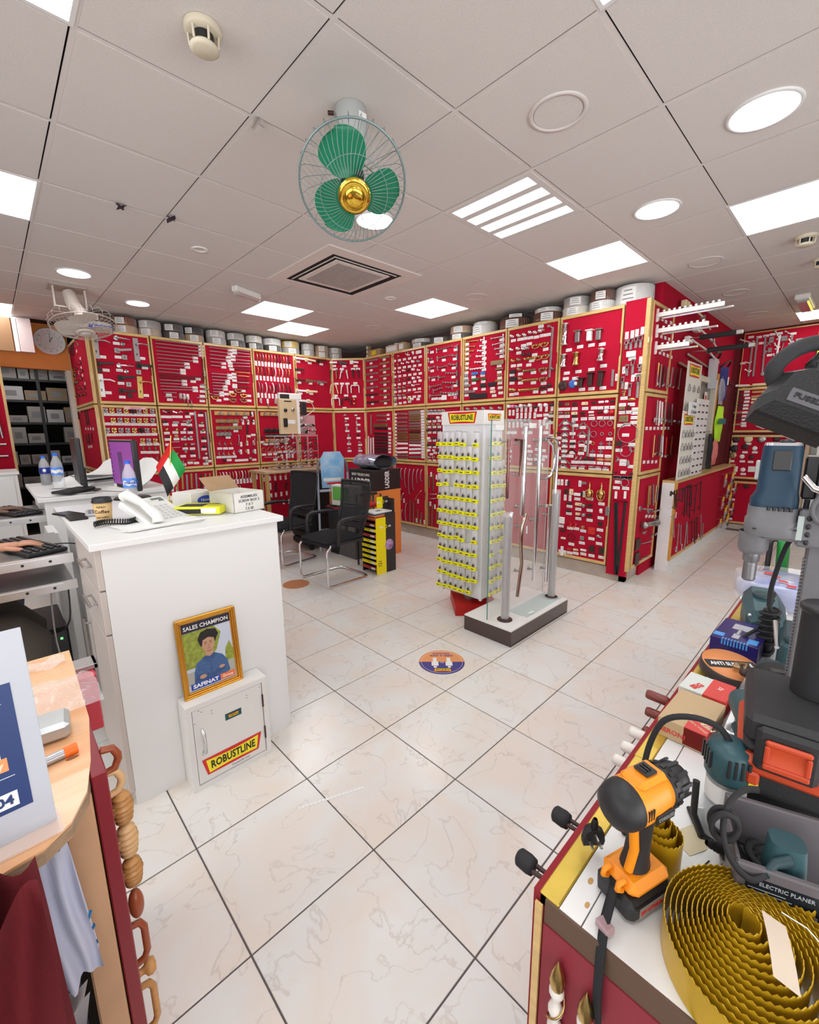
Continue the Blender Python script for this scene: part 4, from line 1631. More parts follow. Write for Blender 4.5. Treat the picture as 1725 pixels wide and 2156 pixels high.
bk,k 3.184 1.744 .04 -.03
bk,a 3.252 1.741 .04 -.03
bk,k 3.328 1.737 .05 -.03
bk,i 3.423 1.738 .06 -.03
bk,k 3.518 1.736 .05 -.02
bk,w 3.588 1.739 .05 -.02
bk,w 3.650 1.741 .03 -.02
bk,k 3.696 1.739 .04 -.02
t 3.208 1.679
t 3.273 1.678
t 3.351 1.678
t 3.457 1.676
t 3.546 1.677
t 3.611 1.676 3 3.719 1.675
bk,s 3.185 1.652 .04 -.02
bk,a 3.250 1.649 .05 -.02
bk,i 3.323 1.648 .06 -.03
bk,k 3.332 1.614 .05 -.02
bk,k 3.412 1.647 .05 -.02
bk,k 3.418 1.611 .05 -.01
bk,w 3.498 1.648 .05 -.02
bk,w 3.502 1.614 .05 -.01
bk,k 3.582 1.646 .05 -.02
kn,w 3.670 1.637
kn,r 3.722 1.632
t 3.215 1.606
t 3.274 1.606
t 3.359 1.574
t 3.451 1.577
t 3.529 1.579
t 3.611 1.581 3 3.723 1.578
ch,s 3.261 1.580 .07 -.07
ch,s 3.260 1.517 .05 -.05
ch,s 3.261 1.456 .04 -.04
ch,s 3.261 1.398 .04 -.03
ch,s 3.263 1.343 .03 -.03
ch,s 3.264 1.287 .02 -.02
ch,s 3.265 1.236 .03 -.02
ch,s 3.259 1.185 .08 -.06
ch,s 3.259 1.127 .06 -.05
t 3.267 1.540
t 3.260 1.484
t 3.265 1.423
t 3.265 1.362
t 3.266 1.307
t 3.266 1.257
t 3.271 1.208
t 3.267 1.147
t 3.266 1.085
ch,s 3.449 1.543 .07 -.07
ch,s 3.444 1.457 .05 -.05
ch,s 3.443 1.369 .04 -.03
ch,a 3.442 1.288 .03 -.03
t 3.445 1.493
t 3.446 1.407
t 3.445 1.318
t 3.444 1.238
st,s 3.510 1.469 .00 -.26
st,s 3.345 1.496 .00 -.05
st,s 3.348 1.421 .00 -.04
ch,k 3.346 1.279 .05 -.04
kn,s 3.354 1.545
mx,k 3.350 1.332
t 3.366 1.514
t 3.343 1.434
t 3.350 1.356
t 3.351 1.306
t 3.352 1.244
t 3.336 1.208
t 3.513 1.350
v 3.487 1.288
rg,s 3.558 1.528 .02 -.02
rg,s 3.634 1.527 .02 -.02
rg,s 3.708 1.530 .02 -.01
rg,s 3.558 1.427 .02 -.02
rg,s 3.639 1.430 .01 -.01
rg,s 3.717 1.431 .01 -.01
rg,g 3.558 1.338 .01 -.01
t 3.712 1.381
cr,s 3.639 1.337
cr,s 3.715 1.338
cr,s 3.560 1.259
cr,s 3.639 1.261
t 3.641 1.299
t 3.711 1.301
t 3.560 1.224
t 3.634 1.222
t 3.711 1.219
hg,k 3.164 1.448 .05 -.02
t 3.195 1.389
t 3.188 1.340
t 3.195 1.282
t 3.201 1.185
hk,s 3.397 1.191
hk,s 3.445 1.190
kn,k 3.501 1.185
kn,k 3.565 1.190
ov,o 3.638 1.183
ov,o 3.712 1.186
t 3.378 1.148
t 3.440 1.150
t 3.502 1.152
t 3.565 1.151
t 3.639 1.150
t 3.711 1.147
bow,s 3.339 1.111 .08 -.00
bow,s 3.429 1.112 .07 -.00
bow,s 3.530 1.113 .05 -.00
bow,s 3.599 1.111 .05 -.00
bow,s 3.676 1.110 .04 -.00
t 3.375 1.084
t 3.458 1.085
t 3.561 1.083
t 3.624 1.086
t 3.697 1.084
@brass knocker|R
v 3.222 .932 2 3.260 .933
v 3.309 .934
st,k 3.332 .953 .00 -.05
v 3.452 .934
mx,s 3.499 .943
dk,g 3.561 .961 .00 -.15
dk,g 3.677 .965 .01 -.19
bk,k 3.296 .866 .04 -.05
bk,i 3.349 .872 .04 -.06
bk,w 3.398 .838 .07 -.03
st,k 3.479 .855 .00 -.05
v 3.502 .832
v 3.304 .777
v 3.357 .776
t 3.435 .775
t 3.565 .789
t 3.681 .752
bk,k 3.323 .730 .06 -.02
t 3.355 .689
bk,i 3.419 .738 .07 -.03
t 3.451 .671
mx,k 3.568 .723
t 3.569 .673
mx,w 3.682 .683
t 3.684 .611
bk,k 3.328 .648 .05 -.02
t 3.354 .613
mx,i 3.453 .621
t 3.458 .573
kn,s 3.512 .717
kn,s 3.518 .621
mx,k 3.573 .623
t 3.575 .573
bk,s 3.727 .733 .04 -.09
bk,w 3.253 .566 .06 -.07
t 3.274 .468
bk,k 3.667 .577 .04 -.05
t 3.685 .489
hk,r 3.381 .498
hk,r 3.436 .505
bk,g 3.499 .507 .03 -.03
t 3.376 .459
t 3.443 .465
t 3.517 .453
bk,r 3.569 .503 .07 -.07
t 3.606 .386
mx,s 3.685 .421
t 3.685 .349
mx,k 3.301 .428
bk,w 3.286 .352 .05 -.02
rg,k 3.398 .369 .03 -.02
t 3.400 .292
bk,s 3.492 .397 .04 -.04
t 3.511 .325
bk,w 3.289 .250 .03 -.10
v 3.334 .180
bk,r 3.362 .244 .04 -.02
t 3.386 .195
bk,i 3.428 .252 .05 -.02
t 3.452 .202
bk,w 3.504 .264 .06 -.02
t 3.534 .211
bk,k 3.595 .317 .05 -.07
t 3.618 .211
bk,k 3.694 .317 .05 -.07
t 3.719 .214
v 3.277 .178
@hasp latch|R
hs,s 3.807 2.246 .01 -.07
hs,s 3.845 2.260 .00 -.09
hs,s 3.888 2.267 .00 -.09
hs,s 3.925 2.274 .00 -.10
bk,w 3.814 2.157 .08 -.05
hs,s 3.877 2.078 .01 -.12
hs,s 3.830 2.037 .00 -.09
hs,s 3.935 2.032 -.00 -.06
hs,s 3.799 1.932 .00 -.10
hs,s 3.867 1.872 .00 -.11
hs,s 3.933 1.946 -.00 -.20
hs,g 3.818 1.810 .00 -.04
bk,a 3.787 1.677 .05 -.03
bk,k 3.858 1.688 .02 -.04
bk,a 3.794 1.597 .08 -.06
ov,g 3.885 1.737
rg,s 3.879 1.436 .07 -.05
rg,s 3.874 1.273 .04 -.03
rg,s 3.929 1.292 .02 -.01
bk,k 3.786 1.365 .05 -.05
hk,s 3.808 1.192
st,s 3.898 1.188 .01 -.05
mx,w 3.869 1.074
hg,k 3.783 1.077 .03 -.01
bk,k 3.923 1.077 .03 -.02
v 3.803 2.297
v 3.849 2.302
v 3.887 2.306
v 3.931 2.318
t 3.863 2.091
v 3.801 2.000
v 3.883 1.924
v 3.938 2.071
t 3.927 1.947
v 3.832 1.861
t 3.820 1.752
t 3.811 1.694
t 3.888 1.693
t 3.816 1.624
t 3.871 1.625
t 3.927 1.650
t 3.927 1.616
t 3.924 1.575
t 3.924 1.531
t 3.810 1.508
t 3.865 1.514
t 3.860 1.419
t 3.923 1.334
t 3.811 1.279
t 3.856 1.182
t 3.856 1.150
t 3.933 1.132
t 3.809 1.023
t 3.872 1.024
t 3.932 1.027
@black table leg|R
st,b 3.818 .782 .05 -.70
st,b 3.832 .784 .05 -.71
st,b 3.908 .800 -.02 -.72
bk,b 3.791 .802 .14 -.00
t 3.809 1.025 3 3.931 1.026
rg,s 3.887 .978 .03 -.02
t 3.828 .980
t 3.815 .924
t 3.899 .926
st,w 3.817 .891 .00 -.07
st,w 3.900 .898 .00 -.07
@mortice lock|W
st,c .223 2.067 .00 -.21
st,s .327 2.062 .00 -.21
st,k .435 2.058 -.02 -.20
st,s .516 2.051 -.00 -.19
st,s .627 2.060 -.02 -.19
st,k .762 2.062 -.04 -.19
st,s .899 2.074 -.02 -.21
mx,c .218 1.877 6 1.058 1.886
t .186 2.444
t .291 2.453
t .398 2.448
t .545 2.461
t .192 2.305 4 .536 2.311
t .194 2.168 5 .654 2.161
@mortice lockset|W
st,s .260 1.737 .02 -.23
st,w .331 1.731 .02 -.23
st,w .445 1.726 .03 -.21
st,s .547 1.730 .04 -.21
st,k .670 1.725 .04 -.22
st,s .766 1.718 .04 -.21
mx,s .256 1.555 6 .993 1.536
t .131 1.477 7 .781 1.476
st,g .268 1.415 .00 -.21
st,k .392 1.418 .02 -.21
st,s .493 1.416 .00 -.21
st,w .557 1.401 .03 -.21
st,r .682 1.389 .01 -.20
st,g .872 1.396 .00 -.21
mx,g .317 1.234
mx,s .504 1.226
mx,s .649 1.195
mx,k .871 1.194
t .142 1.165 4 .491 1.149
@glass clamp|W
st,g .257 .930 .02 -.25
st,g .311 .932 .03 -.20
st,s .377 .934 .05 -.22
st,g .473 .917 .00 -.18
st,s .581 .907 -.00 -.16
st,k .683 .889 -.01 -.13
lv,s .140 .721 .25 -.04
lv,s .394 .659 .26 -.01
t .350 .614 5 .732 .555
lg,s .546 .525 -.37 .03
mx,s .200 .478
mx,s .487 .396
mx,s .607 .391
mx,s .781 .386
bk,k .089 .421 .11 -.11
bk,k .101 .279 .11 -.13
rod,s .207 .364 .30 -.03
rod,s .246 .201 .21 -.02
@pull handle|B
lv,k -.161 .845 .04 -.13
rod,b -.145 .874 .08 -.20
rod,b -.072 .878 .05 -.19
rod,b .058 .877 -.01 -.13
rod,b .166 .874 .00 -.15
rod,b .234 .876 .08 -.33
rod,b .327 .891 .06 -.32
rod,b .399 .893 .14 -.40
rod,b .479 .877 .07 -.25
rod,b .680 .876 .03 -.35
rod,k .854 .887 .09 -.36
rod,s -.089 .627 .09 -.25
rod,s .134 .504 .03 -.32
rod,s .212 .476 .07 -.23
rod,s .440 .474 .01 -.32
rod,s .469 .435 .08 -.23
rod,k .642 .460 .11 -.27
rod,k .777 .440 .12 -.30
rod,k .865 .463 .10 -.28
rod,s 1.029 .476 .14 -.34
rod,s 1.194 .338 .04 -.18
v .239 .200
v .459 .182
v .566 .215
v .905 .160
v 1.159 .170
v -.162 .699
v .104 .591
@hanging rail|F
st,s .103 2.651 .00 -.48
ar,w .107 2.614 -.15 .07
ar,w .106 2.349 -.06 .02
ar,w .112 2.232 -.06 .04
st,s .147 2.687 .01 -.52
st,s .235 2.687 .02 -.52
ar,s .281 2.583 -.03 -.03
ar,s .268 2.486 -.03 -.06
bk,s .277 2.667 .05 -.08
bk,s .281 2.526 .04 -.06
bk,s .288 2.314 .04 -.08
st,w .389 2.677 -.01 -.49
ar,w .382 2.637 -.05 .10
ar,w .379 2.513 -.04 .07
ar,w .373 2.375 -.03 .07
rod,s .439 2.574 -.02 -.16
bk,s .407 2.661 .06 -.07
st,s .517 2.657 -.02 -.30
ar,w .512 2.658 -.08 .06
ar,w .512 2.563 -.03 .05
ar,w .514 2.454 -.05 .04
ar,w .511 2.386 -.05 .06
st,w .605 2.590 -.06 -.09
bk,s .556 2.604 .07 -.06
t .078 2.697
t .165 2.684
t .240 2.689
t .203 2.601
t .308 2.697
t .381 2.699
t .023 2.358
t .307 2.432
t .269 2.194
t .381 2.219
t .521 2.674
@wood trim|F
st,w -.030 2.059 .16 -.01
st,a .049 2.016 .09 -.01
st,k -.028 1.976 .09 -.01
st,k -.017 1.930 .09 -.01
st,k -.012 1.885 .09 -.01
st,k -.013 1.836 .10 -.01
st,k -.014 1.786 .10 -.00
st,k -.016 1.741 .10 -.00
st,a -.017 1.684 .10 -.00
st,k -.011 1.633 .10 -.00
st,k -.012 1.583 .10 -.00
st,a -.005 1.515 .10 -.00
st,i .162 2.055 .17 -.00
st,i .161 2.008 .16 -.00
st,o .167 1.956 .16 .00
st,o .167 1.892 .13 .01
st,i .171 1.859 .10 .00
st,i .170 1.815 .09 .00
st,i .169 1.763 .06 .00
t .110 1.967
t .111 1.922
t .126 1.877
t .121 1.829
t .118 1.780
t .117 1.735
t .116 1.682
t .109 1.630
t .121 1.581
t .117 1.531
t .121 1.496
t .397 2.054 3 .394 1.983
@round cover|F
dz,k .053 1.310 .05 .00
dz,i .197 1.311 .05 .00
dz,s .347 1.312 .05 .00
dz,k .503 1.313 .04 .00
dz,b .041 1.171 .05 .00
dz,k .170 1.201 .04 .00
dz,w .283 1.181 .03 .00
dz,a .039 1.076 .05 .00
dz,w .150 1.061 .03 .00
dz,k .258 1.060 .03 .00
bk,w .029 .920 .09 -.08
bk,k .047 .909 .05 -.02
dz,w .180 .874 .03 .00
bk,w .238 .928 .08 -.08
t .048 1.240
t .205 1.242
t .177 1.123
t .289 1.126
t .035 .991
t .160 .993
t .256 .989
t .073 .818
t .189 .813
@dark lever|F
lq,k .049 .639 .11 .01
lq,k .032 .495 .10 -.01
lq,k .029 .334 .11 .01
lq,k .031 .188 .11 .01
lq,k .239 .639 .05 .00
eq,k .036 .583
eq,k .032 .434
eq,k .022 .276
eq,k .024 .126
t .107 .581
t .101 .430
t .093 .280
t .098 .141
@black hook|E
hk,k .834 2.534
hk,s .774 2.475
hk,k .780 2.275
hk,k .822 2.180
hk,k .471 2.246
hk,k .368 2.182
hk,k .720 2.108
hk,k .390 2.095
hk,k .815 1.998
hk,k .531 2.019
hk,k .316 1.948
hk,k .595 1.941
hk,k .819 1.932
st,k .432 2.564 -.06 -.16
st,k .297 2.584 -.06 -.16
st,s .057 2.554 -.04 -.07
st,g .267 2.268 -.04 -.18
st,g .124 2.283 -.03 -.17
t .587 2.430
t .763 2.327
t .735 2.229
t .756 2.146
t .531 2.198
t .321 2.100
t .829 2.048
@black rod|E
st,k .568 1.767 .04 -.18
st,k .733 1.765 .00 -.18
st,k .396 1.468 .06 -.09
st,k .585 1.490 -.01 -.12
st,k .061 1.770 -.03 -.10
st,k .782 1.495 -.00 -.11
t .433 1.546 4 .944 1.541
t -.143 1.766 2 .167 1.760
t .442 1.328 3 .680 1.338
"""
build_goods(GOODS)

# ================================================ ROLLS AND BOXES ON TOP OF THE CABINETS
WRAP = mat('clear_wrap', (.92, .93, .95), .08, alpha=.28, spec=.8)
def rmat(n, c): return mat('edge_band_' + n, c, .5, noise=.25, nscale=9, stretch=(1, 1, 30), coat=.35)
RC = dict(brown=(.16, .06, .035), white=(.80, .80, .78), rust=(.26, .09, .05), tan=(.60, .42, .28), grey=(.50, .48, .46), beige=(.62, .50, .40), dark=(.10, .09, .09), black=(.03, .025, .025), light=(.66, .64, .60), yellow=(.78, .58, .16), cream=(.80, .76, .66))
LABP = mat('paper_label', (.84, .84, .82), .6)
def band_roll(x, y, z, r, h, col, lab, face, ph=0.0, grp='edge band rolls on the cabinet tops'):
    t = thing('edge_band_roll', lab, 'roll', (x, y, z), ph, grp)
    m = MB(); m.lathe([(r * .45, .002), (r * .45, h - .002), (r * .5, h), (r * .97, h), (r, h - .004), (r * .985, h * .52), (r, h * .48), (r, .004), (r * .97, 0), (r * .5, 0), (r * .45, .002)], n=36)
    obj('coil', m, rmat(col, RC[col]), t)
    m = MB()
    for k in range(4): q = r * (.6 + .1 * k); m.tube([(q * math.cos(a * .2618), q * math.sin(a * .2618), h + .0006) for a in range(24)], .0012, 4, closed=True)
    obj('turn_edge', m, rmat(col, RC[col]), t, kind='stuff')
    a0 = face - ph
    m = MB(); m.grid(lambda u, v: ((r + .0015) * math.cos(a0 + (u - .5) * .8), (r + .0015) * math.sin(a0 + (u - .5) * .8), h * (.12 + .76 * v)), 6, 1)
    m.k = 1
    for j in range(3): m.grid(lambda u, v: ((r + .0022) * math.cos(a0 + (u - .5) * (.62 - .1 * j)), (r + .0022) * math.sin(a0 + (u - .5) * (.62 - .1 * j)), h * (.30 + .2 * j + .06 * v)), 5, 1)
    obj('label', m, [LABP, mat('grey_ink')], t)
    m = MB()
    for k in range(14):
        a = a0 + .55 + k * .16
        m.tube([((r + .0012) * math.cos(a), (r + .0012) * math.sin(a), .004), ((r + .004) * math.cos(a + .05), (r + .004) * math.sin(a + .05), h * .5), ((r + .0012) * math.cos(a), (r + .0012) * math.sin(a), h - .003)], .0016, 4)
    obj('wrap_fold', m, WRAP, t, kind='stuff')
    return t
LR = [(.052, .121, 'brown', 'white'), (.296, .120, 'rust', 'tan'), (.540, .120, 'grey', 'beige'), (.785, .118, 'dark', 'dark'), (1.024, .115, 'black', 'tan'), (1.290, .119, 'light', 'grey'), (1.544, .116, 'grey', 'dark'),
      (1.791, .112, 'cream', 'dark'), (2.056, .130, 'white', 'dark'), (2.342, .131, 'yellow', 'grey'), (2.612, .095, 'light', 'grey'), (2.85, .108, 'tan', 'tan'), (3.10, .12, 'beige', 'grey')]
POS = ['first', 'second', 'third', 'fourth', 'fifth', 'sixth', 'seventh', 'eighth', 'ninth', 'tenth', 'eleventh', 'twelfth', 'thirteenth']
for i, (x, r, up, lo) in enumerate(LR):
    y = 4.44 + r + random.uniform(0, .01)
    for k, (c, z, h) in enumerate(((lo, 2.572, .088), (up, 2.661, .086))):
        band_roll(x + random.uniform(-.004, .004), y, z, r * (1 if k == 0 else .965), h, c, '%s plastic edge band roll, %s of the %s stack on the left wall cabinets' % (c, ('lower', 'upper')[k], POS[i]), -2.0 + random.uniform(-.5, .3))
for i, (x, y, r, rolls) in enumerate([(3.50, 3.006, .17, [('dark', .07), ('cream', .05)]), (3.47, 2.650, .150, [('dark', .085)]), (3.47, 2.30, .155, [('dark', .075), ('tan', .085)]), (3.47, 1.95, .150, [('white', .12), ('cream', .03)]),
                                      (3.50, 1.54, .183, [('brown', .11), ('black', .045)]), (3.47, 1.13, .155, [('brown', .10), ('white', .045)]), (3.45, .81, .135, [('cream', .09), ('grey', .09)]), (3.43, .545, .118, [('white', .09), ('brown', .09)]), (3.53, .29, .125, [('white', .175)])]):
    z = 2.572
    if i == 8: r = .16; x, y = 3.50, .285
    for k, (c, h) in enumerate(rolls):
        rr = r * (1 if k == 0 else .9 if i in (3, 5) else .95); 
        band_roll(x, y, z, rr, h, c, '%s plastic edge band roll, %s of the %s heap on the right wall cabinets' % (c, ('bottom', 'top')[k], POS[i]), 3.35 + random.uniform(-.3, .3)); z += h + .001
t = band_roll(3.455, 4.12, 2.572, .062, .05, 'white', 'small white edge band roll in the corner between the rolls and boxes', 3.5)
band_roll(3.455, 4.12, 2.623, .062, .06, 'black', 'small black edge band roll stacked in the corner beside the boxes', 3.5)
KRAFT = mat('kraft_card', (.42, .27, .15), .8, noise=.15, nscale=12); KRAFTL = mat('light_kraft', (.58, .42, .26), .8, noise=.12, nscale=12)
def carton(x0, y0, z0, sx, sy, sz, lab, m=None, face='x', lc=None, ls=.6, tape=True, name='cardboard_box', rz=0.0, grp=None):
    t = thing(name, lab, 'box', (x0 + sx / 2, y0 + sy / 2, z0), rz, grp)
    obj('carton', MB().box((-sx / 2, -sy / 2, 0), (sx / 2, sy / 2, sz), .003), m or KRAFT, t)
    if tape: obj('tape', MB().box((-.02, -sy / 2 - .0008, sz * .7), (.02, sy / 2 + .0008, sz + .001)), mat('brown_tape', (.45, .30, .16), .2), t)
    if lc is not None:
        q = MB()
        if face == 'x': q.box((-sx / 2 - .0012, -sy * ls / 2, sz * .2), (-sx / 2, sy * ls / 2, sz * .8))
        else: q.box((-sx * ls / 2, -sy / 2 - .0012, sz * .2), (sx * ls / 2, -sy / 2, sz * .8))
        obj('label', q, lc, t)
    return t
YEL = mat('yellow_label', (.85, .60, .02), .5)
carton(3.32, 3.72, 2.572, .24, .28, .10, 'brown cardboard box with yellow label on the cabinets near the corner', lc=YEL, ls=.35)
carton(3.31, 3.33, 2.572, .2, .25, .10, 'pinkish cardboard box with handwriting, beside the yellow labelled one', mat('pink_kraft', (.62, .48, .42), .8), lc=LABP, ls=.8)
carton(3.31, 3.20, 2.572, .14, .11, .11, 'narrow tan box with white label at the end of the cabinet top boxes', KRAFTL, lc=LABP, ls=.7)
for k in range(3): carton(3.33 , 4.0 - .0, 2.572 + k * .058, .055, .055, .056, 'tiny brown box, %s of the three stacked in the corner' % ['lowest', 'middle one', 'topmost'][k], KRAFT, lc=LABP, ls=.5, tape=False)
band_roll(3.5, 3.60, 2.674, .10, .03, 'cream', 'cream edge band roll lying on the yellow labelled box', 3.4)
band_roll(3.42, 3.40, 2.674, .09, .02, 'dark', 'thin dark edge band roll lying on the pinkish box', 3.4)
# blue brand sign on the first panel
t = thing('shelf_sign', 'small blue sign with white lettering clipped above the door handle panel', 'sign', M=PL['L'] @ T(.13, 2.575, .018))
obj('board', MB().box((-.11, -.028, 0), (.11, .034, .004)), mat('sign_blue', (.02, .07, .42), .4), t); text('Araldite', .042, WHITEP, t, T(0, .012, .0045), bold=.02)
text('adhesive', .014, WHITEP, t, T(0, -.016, .0045))
t = thing('pink_strip_sign', 'pink paper strip with red lettering on the rail above the knob locks', 'sign', M=PL['L'] @ T(.36, 1.763, .0145))
obj('paper', MB().box((-.11, -.011, 0), (.11, .011, .001)), mat('pink_paper', (.82, .50, .62), .6), t); text('ARMSTRONG', .018, REDP, t, T(0, 0, .0011), bold=.02)
# ================================================ AISLE END WALL (white shelf arms, boards, bags)
Wf = PL['W']
def white_arm(u, z, L, n, lab):
    t = thing('peg_bracket', lab, 'bracket', M=Wf @ T(u, z, 0), group='white arms with ball pegs')
    obj('bracket', MB().prism([(0, -.055), (.006, .0), (0, .055), (-.006, 0)], .02), WHITEP, t)
    obj('bar', MB().box((-.012, -.018, 0), (.012, .018, L), .003), WHITEP, t)
    for k in range(n): obj('peg', MB().ell((0, .028, .06 + k * (L - .10) / (n - 1)), (.011, .011, .011), 8, 6), WHITEP, t)
    obj('track', MB().box((.014, -.035, .03), (.03, -.022, L + .06)), CHROME, t)
white_arm(.13, 2.46, .50, 11, 'longest white arm with ball pegs, topmost of three at the cabinet corner')
white_arm(.15, 2.33, .40, 8, 'middle white arm with ball pegs at the cabinet corner')
white_arm(.16, 2.19, .27, 5, 'shortest white arm with ball pegs, lowest of the three')
for i, (u, z, L) in enumerate(((.40, 2.36, .45), (.62, 2.26, .52))):
    t = thing('roller_track', 'black brush cylinder arm with steel end, %s above the doorway boards' % ['upper', 'lower'][i], 'track', M=Wf @ T(u + .55, z, .0))
    obj('rod', MB().tube([(0, 0, .0), (0, 0, L)], .006, 8), CHROME, t); obj('brush', MB().tube([(0, 0, L * .35), (0, 0, L)], .024, 12), BLACKM, t)
    obj('end_cap', MB().box((-.02, -.02, L), (.02, .02, L + .05), .004), STEEL, t)
for i, (u, z, du, dz_) in enumerate(((.78, 2.66, .95, -.10), (1.25, 2.50, 1.0, -.12), (1.0, 2.36, 1.3, -.1))):
    t = thing('sliding_gear', 'cream folding door closer arm, %s on the upper aisle wall' % ['topmost', 'middle', 'lowest'][i], 'door closer', M=Wf @ T(u, z, .02))
    obj('body', MB().box((-.06, -.03, 0), (.08, .03, .05), .006), CREAM if i == 0 else WHITEP, t)
    obj('arm', MB().tube([(0, 0, .05), (du * .5, dz_ * .5, .07), (du, dz_, .04)], .010, 8), CREAM if i == 0 else WHITEP, t)
    obj('pivot', MB().cyl((du * .5, dz_ * .5, .05), (du * .5, dz_ * .5, .09), .02), STEEL, t)
for i, (u, z, L) in enumerate(((.9, 2.13, .95), (1.15, 2.24, 1.0))):
    t = thing('slotted_rail', 'long slotted steel rail, %s of the pair above the sample boards' % ['lower', 'upper'][i], 'rail', M=Wf @ T(u, z, .004) @ RZ(-.06))
    obj('rail', MB().box((0, -.012, 0), (L, .012, .014), .002), STEEL, t)
    m = MB()
    for k in range(int(L / .05)): m.box((.02 + k * .05, -.004, .0141), (.045 + k * .05, .004, .0148))
    obj('slot', m, INK, t, kind='stuff')
for i, (u, z, w_, h_, c) in enumerate(((2.15, 2.18, .34, .34, 'glass'), (2.75, 2.14, .30, .42, 'blue'))):
    t = thing('face_shield', ['clear plastic face shield hanging on the aisle wall', 'dark blue welding mask hanging on the aisle wall'][i], 'mask', M=Wf @ T(u, z, .03))
    m = MB(); m.grid(lambda a, b: ((a - .5) * w_ * (1 - .35 * b * b), -(b) * h_ + .1, .06 * math.sin(a * math.pi)), 10, 6)
    obj('shield', m, mat('shield_clear', (.62, .66, .72), .2, alpha=.75) if i == 0 else mat('mask_blue', (.02, .03, .18), .35), t)
    obj('band', MB().tube([(-w_ * .5, .1, 0), (-w_ * .3, .16, .05), (0, .18, .07), (w_ * .3, .16, .05), (w_ * .5, .1, 0)], .012, 8), BLACK, t)
    if i: obj('label', MB().box((-.02, -.12, .062), (.04, -.02, .064)), LABP, t)
# doorway in the aisle wall with white frame and the dark door beyond
t = thing('aisle_niche', 'cream framed opening in the red aisle wall behind the sample boards', 'doorway', M=Wf @ T(1.62, 0, 0))
CF = mat('cream_frame', (.66, .62, .52), .5)
obj('jamb', MB().box((0, .955, -.01), (.03, 2.06, .05)), CF, t); obj('jamb', MB().box((.72, .955, -.01), (.80, 2.06, .05)), CF, t)
obj('head', MB().box((.03, 2.0, -.01), (.72, 2.06, .05)), CF, t); obj('backing', MB().box((.03, .955, -.010), (.72, 2.0, .0)), mat('niche_dark', (.30, .26, .22), .8), t)
obj('stile', MB().box((.805, .955, -.008), (.90, 2.14, .045)), MATS['orange_wood'], t)
t = thing('door_recess', 'dark maroon panelled door at the end of the aisle wall', 'door', M=Wf @ T(2.62, 0, 0))
obj('leaf', MB().box((.08, .02, -.008), (.78, 2.06, .012)), FELT2, t)
for a in (.0, .78): obj('jamb', MB().box((a, 0, -.008), (a + .08, 2.12, .03)), mat('maroon_trim', (.11, .008, .012), .6), t)
obj('head', MB().box((.08, 2.06, -.008), (.78, 2.12, .03)), MATS['maroon_trim'], t)
for k, (a, b) in enumerate(((.15, .9), (1.05, 1.95))): obj('door_panel', MB().box((.18, a, .012), (.68, b, .02), .006), MATS['maroon_trim'], t)
obj('bag_rack', MB().box((.0, .95, -.0), (.2, .955, .03)), GOLD, t)
# tall sample boards leaning above the low box
def robust(par, M, w_, name='brand_sign', plain=False):
    """yellow bow tie plate on red with black lettering"""
    h = w_ * .30; q = MB(); q.prism([(-w_ / 2, h / 2), (-w_ * .43, -h / 2), (w_ * .43, -h / 2), (w_ / 2, h / 2)], .0008)
    o = obj('red_backing', q, mat('sign_red', (.65, .02, .02), .4), par, M)
    q = MB(); n = 10; tp = [(-w_ * .44 + w_ * .88 * i / n, h * .40 - h * .09 * math.sin(math.pi * i / n)) for i in range(n + 1)]
    bt = [(w_ * .40 - w_ * .80 * i / n, -h * .40 + h * .06 * math.sin(math.pi * i / n)) for i in range(n + 1)]
    q.prism(bt[::-1] + tp[::-1], .0008); 
    obj('yellow_plate', q, mat('sign_yellow', (.93, .80, .02), .4), par, M @ T(0, 0, .001))
    text('ROBUSTLINE', h * .62, INK, par, M @ T(0, 0, .0024), bold=.028, width=w_ * .74)
BO = mat('board_cream', (.78, .74, .66), .6)
def sample_board(u0, z0, w_, h_, out, lab, rows, cols, kindc, m=BO, brand=None, dark=False):
    t = thing('sample_board', lab, 'sample board', M=Wf @ T(u0, z0, out))
    obj('board', MB().box((0, 0, 0), (w_, h_, .008), .002), m, t)
    if brand: robust(t, T(w_ * .5, h_ - .08, .009), w_ * .8)
    for r in range(rows):
        for c in range(cols):
            x = w_ * (c + .5) / cols; y = (h_ - (.16 if brand else .03)) * (r + .5) / rows
            if kindc == 'lock':
                q = MB(); q.box((x - .018, y - .03, .008), (x + .018, y + .02, .028), .006); q.tube([(x - .01, y + .02, .018), (x - .01, y + .04, .018), (x + .01, y + .04, .018), (x + .01, y + .02, .018)], .003, 6)
                obj('padlock', q, STEEL, t)
            else:
                q = MB(); q.box((x - .028, y - .008, .008), (x + .028, y + .008, .016), .002); obj('sample', q, kindc[(r * 3 + c) % len(kindc)], t)
    return t
sample_board(.80, 1.18, .52, .95, .11, 'tall cream board with hanging padlocks and a yellow red sign', 4, 3, 'lock', brand=True)
sample_board(.60, .96, .44, .68, .16, 'lower cream board with locks and a yellow red sign, on the low box', 4, 4, 'lock', brand=True)
sample_board(1.12, .96, .48, .82, .15, 'white board with a grid of tiny brown and grey samples, on the low box', 11, 3, [DBROWN, INK, STEEL, BLACK], WHITEP)
t = thing('paper_notice', 'white paper notice with black words between the two lock boards', 'notice', M=Wf @ T(.72, 1.60, .178))
obj('sheet', MB().box((0, 0, 0), (.34, .13, .002)), LABP, t); text('6 Kitchen', .05, INK, t, T(.2, .035, .0025), bold=.02); text('5 hinge', .045, INK, t, T(.2, .09, .0025), bold=.02)
t = thing('red_white_notice', 'narrow red and white strip notice hanging inside the opening', 'notice', M=Wf @ T(1.98, 1.50, .02))
obj('sheet', MB().box((0, 0, 0), (.13, .40, .002)), LABP, t)
